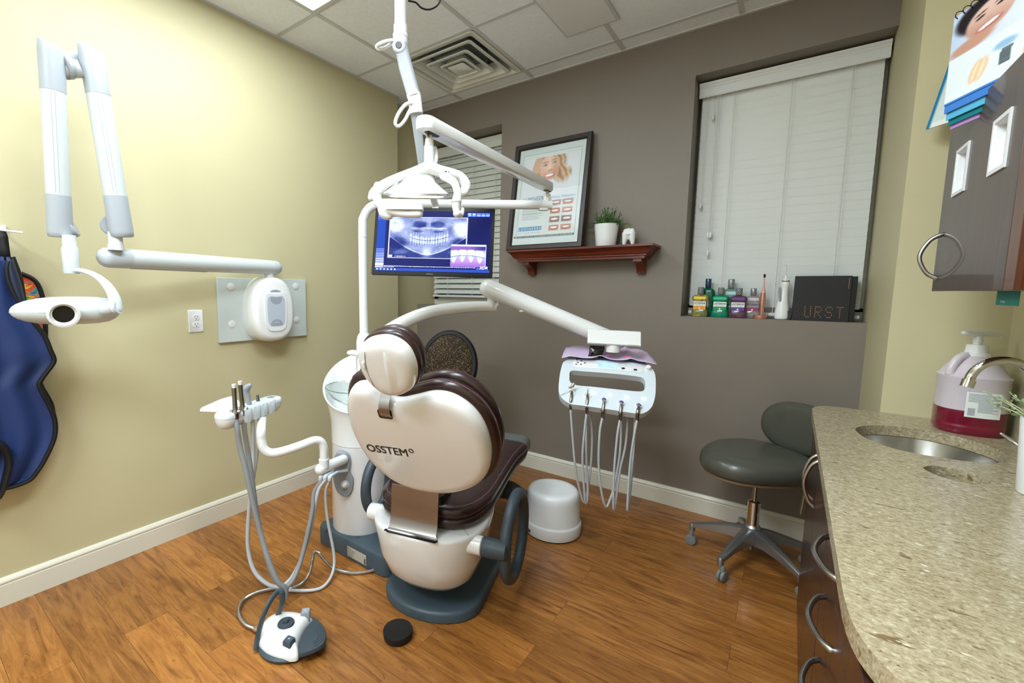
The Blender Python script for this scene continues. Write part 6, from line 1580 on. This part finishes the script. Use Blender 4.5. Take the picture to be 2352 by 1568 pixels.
hp_ = [(588, 1492, .012), (592, 1462, .05), (603, 1420, .115), (618, 1385, .155), (636, 1360, .165), (648, 1362, .155), (648, 1385, .11), (640, 1408, .06), (636, 1420, .03)]
bm = bm_(); tube(bm, [PZ(*p) for p in hp_], [.011]*9, 12, 6, sy=.55); obj('carry_handle', bm, M['slate'], fc)
hs_p = [(604, 1448, .02), (585, 1443, .015), (563, 1433, .012), (550, 1415, .012), (549, 1396, .012), (562, 1375, .012), (590, 1360, .012), (630, 1351, .012), (670, 1350, .014), (698, 1335, .02), (712, 1312, .05), (718, 1285, .09), (722, 1268, .11), (733, 1270, .10), (748, 1288, .06), (770, 1306, .02), (805, 1315, .012), (845, 1312, .012), (868, 1303, .02), (884, 1289, .045)]
bm = bm_(); Q_ = cat([PZ(*p) for p in hs_p], 26); tube(bm, Q_, [.0068+.0007*(i % 2) for i in range(len(Q_))], 10, 1); obj('metal_hose', bm, M['nickel'], fc, angle=15)
bm = bm_(); a, b = PZ(*hs_p[0]), PZ(*hs_p[1]); tube(bm, [a, b], .010, 14, 1); obj('hose_coupling', bm, M['chrome'], fc)
pc_ = PZ(915, 1463, .0); pc_ = PZ(914, 1448, .024); pc_.z = 0
t = thing('rubber_cap', 'round black rubber cap lying on floor before the chair base', 'rubber cap', pc_)
bm = bm_(); lathe(bm, [(.048, .001), (.053, .004), (.0555, .018), (.056, .028), (.0545, .031), (.051, .0305), (.03, .027), (.0, .025)], pc_, 48); obj('cap', bm, M['blackm'], t)
# ------------------------------------------------------------ operator stool
sb_ = V((2.435, -.415, 0))
st = thing('operator_stool', 'grey green vinyl stool with backrest on five castor base', 'stool', sb_)
for k in range(5):
    a = math.radians(175+72*k); d = V((math.cos(a), math.sin(a), 0)); s = Z.cross(d)
    bm = bm_(); rings = []
    for u, w, zt2, zb in ((.02, .030, .185, .115), (.09, .024, .172, .12), (.18, .019, .142, .112), (.245, .015, .118, .095), (.268, .013, .108, .088)):
        rings.append([sb_+d*u+s*w+Z*zb, sb_+d*u+s*w*.9+Z*(zt2-.006), sb_+d*u+s*w*.4+Z*zt2, sb_+d*u-s*w*.4+Z*zt2, sb_+d*u-s*w*.9+Z*(zt2-.006), sb_+d*u-s*w+Z*zb])
    loft(bm, rings); lathe(bm, [(.014, .07), (.014, .105), (.012, .108)], sb_+d*.258, 14); obj('leg', bm, M['alu'], st, angle=35)
    wc = sb_+d*.258+s*.012; 
    cs = bm_(); MW_ = frame(Z, s)
    for sg2 in (-1, 1): lathe(cs, [(.0, sg2*.015), (.018, sg2*.016), (.025, sg2*.014), (.026, sg2*.003), (.020, sg2*.001), (0, sg2*.001)], wc+Z*.0262, 24, MW_)
    b_ = obj('castor', cs, M['castor'], st)
    bm = bm_(); tube(bm, [wc+Z*.075, wc+Z*.055, wc+Z*.03], [.010, .012, .008], 10, 2); obj('castor_stem', bm, M['castor'], b_)
bm = bm_(); lathe(bm, [(.0, .075), (.012, .075), (.012, .11), (.034, .115), (.036, .19), (.028, .20), (.0, .20)], sb_, 28); obj('hub', bm, M['alu'], st)
bm = bm_(); lathe(bm, [(.0, .195), (.026, .195), (.026, .315), (.020, .32), (.0, .32)], sb_, 28); obj('gas_sleeve', bm, M['chrome'], st)
bm = bm_(); lathe(bm, [(.0, .32), (.012, .32), (.012, .45), (.0, .45)], sb_, 20); obj('gas_rod', bm, M['nickel'], st)
seat_px = [(1614, 1045), (1622, 1022), (1650, 1004), (1690, 997), (1735, 998), (1780, 1008), (1830, 1028), (1872, 1052), (1880, 1072), (1850, 1084), (1800, 1092), (1740, 1094), (1690, 1088), (1650, 1075), (1626, 1060)]
sp = [(p.x-sb_.x, (-.615+(p.y+.615)*.66)-sb_.y) for p in cat([PZ(x, y, .50) for x, y in seat_px], 4, True)]
bm = bm_(); inset_slab(bm, sp, sb_, Matrix.Identity(3), [(.455, .03), (.458, .012), (.47, .002), (.492, -.004), (.515, -.002), (.535, .012), (.548, .032), (.556, .060), (.559, .09)]); obj('seat', bm, M['stool'], st, angle=70)
bm = bm_(); inset_slab(bm, sp, sb_, Matrix.Identity(3), [(.442, .022), (.446, .016), (.456, .016)]); obj('seat_pan', bm, M['plyw'], st)
bc2 = PD(1838, 985, 2.13)
bn = (V((1.2, -1, 0))).normalized(); bn = (sb_-V((bc2.x, bc2.y, 0))); bn = V((bn.x, bn.y, 0)).normalized()
bs_ = Z.cross(bn); BMx = frame(bs_, bn)
rings = []
for h, s in ((-.035, .75), (-.032, .9), (-.02, 1), (.0, 1.02), (.018, .97), (.028, .86), (.032, .6)):
    ring = []
    for k in range(44):
        a = 2*math.pi*k/44; x = .165*s*math.copysign(abs(math.cos(a))**.85, math.cos(a)); z = .125*s*math.copysign(abs(math.sin(a))**.85, math.sin(a))
        ring.append(bc2+bs_*x+Z*z+bn*(h+1.4*x*x))
    rings.append(ring)
bm = bm_(); loft(bm, rings); obj('backrest', bm, M['stool'], st, angle=70)
bm = bm_(); u_ = V((bc2.x, bc2.y, 0))-bn*.025; tube(bm, [sb_+Z*.45+(u_-sb_)*.2, sb_+Z*.45+(u_-sb_)*.9, u_+Z*.47, u_+Z*.56, u_+Z*.66], .010, 12, 5); obj('back_support', bm, M['nickel'], st)
bm = bm_(); a, b = PD(1858, 1085, 2.0), PD(1840, 1180, 2.0); tube(bm, [a+Z*.0, a*.5+b*.5, b], [.0085, .008, .007], 12, 1); obj('height_lever', bm, M['nickel'], st)
bm = bm_(); tube(bm, [sb_+Z*.447, (sb_+Z*.447)*.3+a*.7, a], .007, 10, 2); obj('lever_rod', bm, M['nickel'], st)
# ------------------------------------------------------------ counter, sink, base cabinets
CT = .86
def ZC(pts, z=CT): return [(PZ(x, y, z).x, PZ(x, y, z).y) for x, y in pts]
outer = [(XR-.001, YC-.001), (2.70, YC-.001), (2.655, YC-.012), (2.622, YC-.040), (2.606, YC-.085), (2.603, YC-.13), (2.603, -2.08), (2.606, -2.13), (2.614, -2.175), (2.630, -2.215), (2.655, -2.247), (2.69, -2.268), (2.73, -2.278), (XR-.001, -2.285)]
outer = [outer[0]]+[(p.x, p.y) for p in cat([(a, b, 0) for a, b in outer[1:6]], 3)]+[(p.x, p.y) for p in cat([(a, b, 0) for a, b in outer[6:13]], 3)]+[outer[-1]]
sink_px = [(1965, 987), (1975, 979), (2005, 976), (2058, 979), (2123, 987), (2188, 1000), (2253, 1018), (2297, 1035), (2316, 1050), (2315, 1058), (2299, 1062), (2232, 1060), (2145, 1048), (2058, 1031), (1992, 1007)]
hole_px2 = [(2121, 1073), (2145, 1069), (2199, 1077), (2253, 1094), (2275, 1107), (2264, 1112), (2221, 1110), (2166, 1096), (2134, 1083)]
skl = [(p.x, p.y) for p in cat([(a, b, 0) for a, b in ZC(sink_px)], 4, True)]; hll = [(p.x, p.y) for p in cat([(a, b, 0) for a, b in ZC(hole_px2)], 5, True)]
bm = bm_(); holes_plate(bm, outer, [skl, hll], CT-.034, CT)
ct = obj('countertop', bm, M['stone'], at=(2.85, -1.45, CT-.034), bevel=.004, angle=50, clampbev=3); tag(ct, 'beige speckled stone countertop with sink and round waste opening', 'countertop')
M['sinksteel'] = mat('brushed sink steel', (190, 190, 190), .22, 1, var=.1, vs=3)
bm = bm_(); inset_slab(bm, skl, (0, 0, 0), Matrix.Identity(3), [(CT-.034, -.012), (CT-.036, -.012), (CT-.036, -.002), (CT-.10, .010), (CT-.145, .030), (CT-.155, .07)])
for f in list(bm.faces):
    if len(f.verts) > 6 and f.calc_center_median().z > CT-.05: bm.faces.remove(f)
sk_ = obj('sink_basin', bm, M['sinksteel'], at=(2.86, -1.08, CT-.155)); tag(sk_, 'oval stainless steel sink basin set under the stone countertop', 'sink')
bm = bm_(); inset_slab(bm, hll, (0, 0, 0), Matrix.Identity(3), [(CT-.034, -.003), (CT-.30, -.003)])
for f in list(bm.faces):
    if len(f.verts) > 6 and f.calc_center_median().z > CT-.05: bm.faces.remove(f)
o = obj('waste_chute', bm, M['blackm'], at=(2.86, -1.38, CT-.30)); tag(o, 'dark waste chute under the round opening in countertop', 'waste chute')
CFX = 2.617
def vbow(bm, y, z0_, z1_, out=.034, r=.0055, x0=CFX):
    tube(bm, [V((x0+.004, y, z1_)), V((x0-.004, y, z1_)), V((x0-out*.62, y, z1_*.86+z0_*.14)), V((x0-out, y, z1_*.5+z0_*.5)), V((x0-out*.62, y, z1_*.14+z0_*.86)), V((x0-.004, y, z0_)), V((x0+.004, y, z0_))], [r*.8, r*1.2, r, r, r, r*1.2, r*.8], 12, 5, sy=1)
def hbow(bm, ya_, yb_, z, out=.034, r=.0055, x0=CFX):
    tube(bm, [V((x0+.004, ya_, z)), V((x0-.004, ya_, z)), V((x0-out*.62, ya_*.86+yb_*.14, z)), V((x0-out, (ya_+yb_)/2, z)), V((x0-out*.62, ya_*.14+yb_*.86, z)), V((x0-.004, yb_, z)), V((x0+.004, yb_, z))], [r*.8, r*1.2, r, r, r, r*1.2, r*.8], 12, 5)
zc0 = CT-.036
t = thing('sink_cabinet', 'dark walnut base cabinet with two doors under the sink', 'cabinet', (2.86, -1.1, 0))
bm = bm_(); b2(bm, CFX+.019, XR-.002, -1.56, -1.54, .001, zc0); b2(bm, CFX+.019, XR-.002, YC-.024, YC-.002, .001, zc0); b2(bm, CFX+.019, XR-.002, -1.54, YC-.024, .08, .10); b2(bm, XR-.012, XR-.002, -1.54, YC-.024, .1, zc0); b2(bm, CFX+.019, CFX+.04, -1.54, YC-.024, zc0-.06, zc0); b2(bm, CFX+.03, CFX+.045, -1.54, YC-.024, .001, .08)
obj('carcass', bm, M['cab'], t, smooth=False, weld=False)
ym = -1.088
for k, (ya_, yb_) in enumerate(((YC-.03, ym+.002), (ym-.002, -1.552))):
    bm = bm_(); b2(bm, CFX, CFX+.018, yb_, ya_, .006, zc0-.012); d_ = obj('door', bm, M['cab'], t, bevel=.0015)
    bm = bm_(); vbow(bm, ym+(.034 if k == 0 else -.034), .625, .775); obj('handle', bm, M['nickel'], d_, label='satin nickel bow handle')
t = thing('drawer_cabinet', 'dark walnut base cabinet with stacked drawers and bow handles nearest camera', 'cabinet', (2.86, -1.85, 0))
bm = bm_(); b2(bm, CFX+.019, XR-.002, -1.585, -1.563, .001, zc0); b2(bm, CFX+.019, XR-.002, -2.20, -2.18, .001, zc0); b2(bm, CFX+.019, XR-.002, -2.18, -1.585, .0015, .02); b2(bm, XR-.012, XR-.002, -2.18, -1.585, .02, zc0); b2(bm, CFX+.019, CFX+.04, -2.18, -1.585, zc0-.03, zc0)
obj('carcass', bm, M['cab'], t, smooth=False, weld=False)
for za_, zb_, hz_ in ((.722, zc0-.012, .785), (.572, .717, .645), (.422, .567, .492), (.214, .417, .32), (.006, .209, .12)):
    bm = bm_(); b2(bm, CFX, CFX+.018, -2.196, -1.566, za_, zb_); d_ = obj('drawer', bm, M['cab'], t, bevel=.0015)
    bm = bm_(); hbow(bm, -1.70, -1.885, hz_); obj('handle', bm, M['nickel'], d_, label='satin nickel bow handle')
# ------------------------------------------------------------ jug of pink soap
M['jug'] = mat('translucent jug plastic', (200, 190, 196), .3, sss=.15, var=.02); M['pinkliq'] = mat('pink soap seen through jug', (112, 18, 42), .25, coat=.3, var=.05)
jc_ = V((3.005, -.735, CT))
t = thing('soap_jug', 'large translucent pump jug with pink soap beside the sink', 'jug', jc_)
H_ = PD(2275, 815, (jc_-CAM).dot(HF)).z-CT
Hs = H_
rj = .080
lv = Hs*.31
def jr(r, z, sq=2.6): return [jc_+V((r*math.copysign(abs(math.cos(a))**(2/sq), math.cos(a)), r*math.copysign(abs(math.sin(a))**(2/sq), math.sin(a)), z)) for a in [2*math.pi*k/48 for k in range(48)]]
bm = bm_(); loft(bm, [jr(rj*.94, .001), jr(rj, .010), jr(rj, .03), jr(rj*.985, .033), jr(rj, .036), jr(rj, lv)]); obj('liquid_fill', bm, M['pinkliq'], t, angle=50, label='lower part of jug filled with pink soap')
bm = bm_(); loft(bm, [jr(rj, lv+.0003), jr(rj, Hs*.70), jr(rj*1.03, Hs*.72), jr(rj*1.03, Hs*.735), jr(rj*.97, Hs*.75, 2.3), jr(rj*.80, Hs*.85, 2.1), jr(rj*.55, Hs*.95, 2), jr(rj*.40, Hs*1.0, 2), jr(rj*.38, Hs*1.02, 2)]); jb = obj('jug_body', bm, M['jug'], t, angle=50)
hd3 = (-HR)
bm = bm_(); tube(bm, [jc_+hd3*rj*.96+Z*Hs*.74, jc_+hd3*rj*.92+Z*Hs*.84, jc_+hd3*rj*.66+Z*Hs*.96, jc_+hd3*rj*.25+Z*Hs*.99], [.013, .012, .012, .013], 14, 5); obj('jug_handle', bm, M['jug'], t)
bm = bm_(); lathe(bm, [(.034, Hs*1.0-.004), (.034, Hs*1.0+.006), (.027, Hs*1.0+.007), (.024, Hs+.034), (.010, Hs+.036), (.010, Hs+.042), (.012, Hs+.043), (.009, Hs+.066), (0, Hs+.066)], jc_, 36); obj('pump_collar', bm, M['white'], t)
bm = bm_(); pz_ = Hs+.070; tube(bm, [jc_-HR*.045+Z*(pz_+.002), jc_-HR*.02+Z*pz_, jc_+HR*.02+Z*pz_, jc_+HR*.065+Z*(pz_-.004), jc_+HR*.075+Z*(pz_-.010)], [.010, .013, .012, .008, .006], 14, 4, sy=.7, caps='round'); obj('pump_nozzle', bm, M['white'], t)
nf = (CAM-jc_); nf.z = 0; nf.normalize()
a0 = math.atan2(nf.y, nf.x)
bm = bm_(); N_ = 10; z0_, z1_ = Hs*.24, Hs*.56; vs = []
for k in range(N_+1):
    a = a0-.10+.95*k/N_; p = V((math.cos(a), math.sin(a), 0)); q = 1/((abs(p.x)**2.6+abs(p.y)**2.6)**(1/2.6))
    vs.append([bm.verts.new(jc_+p*q*(rj+.0012)+Z*z) for z in (z0_, z1_)])
for A_, B_ in zip(vs, vs[1:]): bm.faces.new((A_[0], B_[0], B_[1], A_[1]))
lb_ = obj('label', bm, M['lblw'], t)
bm = bm_()
def jp(u, z, e=.0020):
    a = a0-.10+.95*u; p = V((math.cos(a), math.sin(a), 0)); q = 1/((abs(p.x)**2.6+abs(p.y)**2.6)**(1/2.6)); return jc_+p*q*(rj+e)+Z*z
for k in range(17):
    z = z1_-.006-k*.0036
    if z < z0_+.006: break
    u0_ = .06 if k < 8 else .34
    pts = [jp(u0_+(.92-u0_)*(j/5)*(1 if k % 3 else .7), z) for j in range(6)]
    for A_, B_ in zip(pts, pts[1:]): bm.faces.new([bm.verts.new(q) for q in (A_, B_, B_+Z*.0013, A_+Z*.0013)])
for j in range(9):
    u_ = .08+.022*j; w_ = .008 if j % 2 else .014
    A_, B_ = jp(u_, z0_+.006), jp(u_+w_, z0_+.006); bm.faces.new([bm.verts.new(q) for q in (A_, B_, B_+Z*.024, A_+Z*.024)])
obj('label_print', bm, M['midgrey'], lb_, smooth=False)
# ------------------------------------------------------------ tap, plant, cabinet above
M['sapc'] = M['chrome']
t = thing('sink_faucet', 'chrome gooseneck faucet arching over the oval sink', 'faucet', (3.045, -1.10, CT))
dF = 1.17
fp_ = [(2225, 876, 1.19), (2232, 860, 1.19), (2250, 842, 1.18), (2280, 829, 1.17), (2315, 828, 1.16), (2350, 838, 1.15)]
Pf = [PD(*p) for p in fp_]; bf = V((3.04, -1.13, CT))
Pf += [V((bf.x-.012, bf.y, Pf[-1].z-.03)), V((bf.x, bf.y, Pf[-1].z-.08)), V((bf.x, bf.y, CT+.02))]
bm = bm_(); tube(bm, Pf, .0105, 18, 6); obj('spout', bm, M['chrome'], t)
bm = bm_(); ax2 = (Pf[0]-Pf[1]).normalized(); tube(bm, [Pf[0]-ax2*.004, Pf[0]+ax2*.016], .0135, 20, 1); obj('aerator', bm, M['chrome'], t)
bm = bm_(); lathe(bm, [(.026, .001), (.026, .006), (.018, .012), (.017, .05), (.014, .06)], bf, 28); obj('base', bm, M['chrome'], t)
a, b = PD(2300, 996, 1.19), PD(2336, 1020, 1.17)
bm = bm_(); tube(bm, [a, b, V((bf.x, bf.y, CT+.045))], [.0035, .005, .008], 12, 3, caps='round'); obj('lever', bm, M['chrome'], t)
pp = PZ(2336, 1148, CT); pr_ = .048
pc2 = pp+HR*pr_*1.75+HF*.02; pc2.z = CT
t = thing('potted_sprigs', 'pale green leafy sprigs in white pot at right edge of countertop', 'potted plant', pc2)
hP = PD(2350, 965, (pc2-CAM).dot(HF)).z-CT
bm = bm_(); lathe(bm, [(pr_*.80, .001), (pr_*.84, .004), (pr_, hP*.97), (pr_*1.0, hP), (pr_*.93, hP), (pr_*.92, hP*.9), (0, hP*.9)], pc2, 44); obj('pot', bm, M['white'], t)
M['paleg'] = green('pale waxy leaves', (120, 146, 96), (196, 208, 164))
bm = bm_()
for s in range(20):
    az = random.uniform(0, 6.28); el = random.uniform(.3, 1.3); d0 = V((math.cos(az)*math.cos(el), math.sin(az)*math.cos(el), math.sin(el)))
    P0 = pc2+Z*hP*.93+V((d0.x, d0.y, 0))*pr_*.6; L0_ = random.uniform(.05, .10)
    tube(bm, [P0, P0+d0*L0_*.5+Z*.005, P0+d0*L0_], .0012, 5, 2)
    for k in range(9):
        q = P0+d0*L0_*(.25+.75*k/8)
        dd = d0+V((random.uniform(-1, 1), random.uniform(-1, 1), random.uniform(-.5, 1)))
        leaf(bm, q, dd, random.uniform(.010, .015), .0032, .2)
obj('sprigs', bm, M['paleg'], t, weld=False)
UX = 2.86; UZ0, UZ1 = 1.322, 1.819; UY = -.885; UG = -1.487
t = thing('wall_cabinet', 'taupe brown wall cabinet with two white framed slots on its door', 'cabinet', (2.98, -1.3, UZ0))
bm = bm_(); b2(bm, UX+.019, XR-.001, UG-.06, UY, UZ0+.001, UZ1); obj('carcass', bm, M['cab_side'], t, smooth=False)
def U(x, y): return PX(x, y, UX)
wins = []
for pts in (((2188, 450), (2216, 440), (2229, 325), (2203, 345)), ((2269, 405), (2308, 385), (2330, 247), (2290, 275))):
    P_ = [U(*q) for q in pts]; ya_ = (P_[0].y+P_[3].y)/2; yb_ = (P_[1].y+P_[2].y)/2; za_ = (P_[0].z+P_[1].z)/2; zb_ = (P_[2].z+P_[3].z)/2
    wins.append((ya_, yb_, za_, zb_))
UM = frame((0, -1, 0), (-1, 0, 0))
if (UM @ V((0, 1, 0))).z < 0: UM = Matrix((V((0, 1, 0)), Z, V((1, 0, 0)))).transposed()
def dl_(y, z): 
    v = V((0, y, z)); return (v.dot(UM.col[0]), v.dot(UM.col[1]))
doorp = [dl_(UY, UZ0), dl_(UY, UZ1), dl_(UG, UZ1), dl_(UG, UZ0)]
holes = [[dl_(a, c), dl_(a, d), dl_(b, d), dl_(b, c)] for a, b, c, d in [(w[0]-.008, w[1]+.008, w[2]+.010, w[3]-.010) for w in wins]]
sgn = 1 if UM.col[2].x < 0 else -1
bm = bm_(); holes_plate(bm, doorp, holes, -.018, 0, UM, (UX, 0, 0)); dr = obj('door', bm, M['cab_up'], t, bevel=.0012, angle=40)
for (a, b, c, d) in wins:
    bm = bm_(); cor = [(a, c), (b, c), (b, d), (a, d)]; sy_ = [(-1, 1), (1, 1), (1, -1), (-1, -1)]
    rings = []
    for ins, h in ((-.001, .001), (-.001, -.004), (.008, -.004), (.012, 0), (.012, .017)):
        rings.append([V((UX+h, cor[i][0]+sy_[i][0]*ins, cor[i][1]+sy_[i][1]*ins)) for i in range(4)])
    loft(bm, rings, False, False); b2(bm, UX+.0155, UX+.0178, b+.002, a-.002, c+.002, d-.002); obj('white_frame', bm, M['white2'], dr, angle=20)
bm = bm_(); vbow(bm, -.945, 1.362, 1.492, .045, .0055, UX); obj('handle', bm, M['nickel'], dr, label='satin nickel bow handle')
bm = bm_(); b2(bm, UX+.0, UX+.018, UG-.06, UG-.004, UZ0, UZ1); obj('side_stile', bm, M['cab_side'], t, bevel=.001)
t = thing('wall_cabinet', 'reddish brown wall cabinet section nearer the camera at right frame edge', 'cabinet', (2.98, -1.8, UZ0))
bm = bm_(); b2(bm, UX+.028, XR-.001, -2.2, UG-.063, UZ0+.001, UZ1); obj('carcass', bm, M['cab_side'], t, smooth=False)
bm = bm_(); b2(bm, UX+.01, UX+.027, -2.198, UG-.066, UZ0, UZ1); obj('door', bm, M['cab_side'], t, bevel=.0015)
# teal card hanging under the cabinet
a = PX(2288, 700, UX+.03); b = PX(2352, 700, UX+.03)
t = thing('teal_card', 'teal printed card hanging under the wall cabinet edge', 'card', (UX+.03, a.y-.04, a.z))
M['tealcard'] = mat('teal card', (20, 120, 110), .5, var=.1, vs=30)
bm = bm_(); b2(bm, UX+.029, UX+.0305, a.y-.13, a.y, a.z, UZ0-.0005); cd2 = obj('card', bm, M['tealcard'], t, smooth=False)
bm = bm_(); text_bm(bm, 'Dentistry', V((UX+.0285, a.y-.034, a.z+.006)), (0, -1, 0), Z, size=.007); obj('lettering', bm, M['inkw'], t, smooth=False)
# leaflets and desk calendar on top of the cabinet
A_ = PX(2172, 245, 2.81); B_ = PZ(2330, 168, A_.z)
e1 = (B_-A_); e1.z = 0; Lb = e1.length; e1.normalize(); lean = (Z+e1.cross(Z)*-.0).normalized(); nn = e1.cross(Z).normalized()
if nn.dot(CAM-A_) < 0: nn = -nn
cal = thing('desk_calendar', 'hanging calendar with smiling dark haired woman and tooth drawing above wall cabinet', 'calendar', A_)
Tl = PN(2240, 10, A_, nn); Hc_ = Tl.z-A_.z; shear = (Tl-A_).dot(e1)
e2 = Z*Hc_+e1*shear*.0
Wc = .30
def calp(u, v):
    if v > .50:
        p, q = u*1.35-.05, ((v-.5)/.5)*1.22-.12; c = lerp((196, 214, 238), (226, 232, 240), p)
        hair = blob(p, q, .40, .72, .40, .42, .15, -.1); c = lerp(c, (28, 22, 30), hair)
        f = blob(p, q, .46, .52, .30, .42, .12, -.25)
        c = lerp(c, lerp((196, 150, 130), (224, 190, 176), ss(.2, .8, q)), f)
        for ex_, ey in ((.34, .60), (.60, .68)): c = lerp(c, (60, 40, 36), f*blob(p, q, ex_, ey, .065, .03, .3, .35)); c = lerp(c, (44, 30, 28), f*blob(p, q, ex_, ey+.10, .09, .018, .4, .35))
        du = p-.46; 
        c = lerp(c, (180, 90, 90), f*blob(p, q, .46, .30, .17, .075, .2, .35)); c = lerp(c, (248, 248, 246), f*blob(p, q, .46, .315, .14, .045, .2, .35))
        c = lerp(c, (200, 160, 140), f*blob(p, q, .46, .46, .04, .05, .5)); c = lerp(c, (198, 150, 128), blob(p, q, .25, .05, .3, .16, .3, .2))
        return c
    c = (228, 238, 240); q = v/.5
    for k, cx_ in enumerate((.30, .36, .78)): c = lerp(c, (238, 190, 150), blob(u, q, cx_, .45, .05, .22, .3, -.15)*.9); c = lerp(c, (250, 226, 190), blob(u, q, cx_, .45, .022, .18, .3, -.15))
    if .50 < u-.05*q < .60 and .32 < q < .62: c = (70, 84, 88) if int(q*60) % 2 else (110, 124, 130)
    c = lerp(c, (150, 190, 220), blob(u, q, .56, .72, .10, .08, .4))
    if u > .80 and .3 < q < .8 and int(q*26) % 2: c = (170, 186, 190)
    if q < .05: c = (70, 130, 210)
    return c
picture('front_page', A_+nn*.004, e1*Wc, e2, 70, 110, calp, paint_mat('calendar print', .35), cal)
for k, (dy_, off, cc_) in enumerate(((.020, .0, (66, 128, 206)), (.038, -.006, (90, 176, 214)), (.052, -.012, (16, 120, 130)), (.062, -.018, (176, 140, 200)))):
    bm = bm_(); o_ = A_-Z*dy_+nn*(.002+off)+e1*.0; loft(bm, [[o_, o_+e1*Wc, o_+e1*Wc+Z*Hc_*.96, o_+Z*Hc_*.96], [o_-nn*.003, o_+e1*Wc-nn*.003, o_+e1*Wc+Z*Hc_*.96-nn*.003, o_+Z*Hc_*.96-nn*.003]]); obj('page', bm, mat('coloured page %d' % k, cc_, .4), cal, smooth=False)
bm = bm_()
for k in range(12): 
    c_ = A_+Z*Hc_+e1*(.012+.024*k); tube(bm, [c_+nn*.010*math.cos(a)+Z*(.010*math.sin(a)) for a in [j*math.pi/5 for j in range(10)]], .0012, 6, 1, closed=True)
obj('spiral_binding', bm, M['black'], cal)
A2_ = PX(2126, 298, 2.835); B2_ = PZ(2200, 289, A2_.z)
lf = thing('leaflet_stack', 'white leaflet with teal border leaning behind calendar on cabinet top', 'leaflets', A2_)
T2 = PN(2192, 170, A2_, nn)
f1 = (e1*.9-nn*.25).normalized(); f2 = V((0, 0, 1))*.20+e1*.02-nn*.03
def leafp(u, v):
    if u < .045 or v < .0: return (10, 120, 160)
    if v < .10: return (228, 232, 228)
    if .12 < v < .5 and int(v*40) % 3 == 0 and .2 < u < .8: return (170, 186, 186)
    return (206, 220, 216)
picture('leaflet', A2_, f1*.24, f2, 30, 30, leafp, paint_mat('leaflet print', .4), lf)
bm = bm_(); loft(bm, [[A2_-nn*.002, A2_+f1*.24-nn*.002, A2_+f1*.24+f2-nn*.002, A2_+f2-nn*.002], [A2_-nn*.006, A2_+f1*.24-nn*.006, A2_+f1*.24+f2-nn*.006, A2_+f2-nn*.006]]); obj('leaflet_back', bm, M['lblw'], lf, smooth=False)
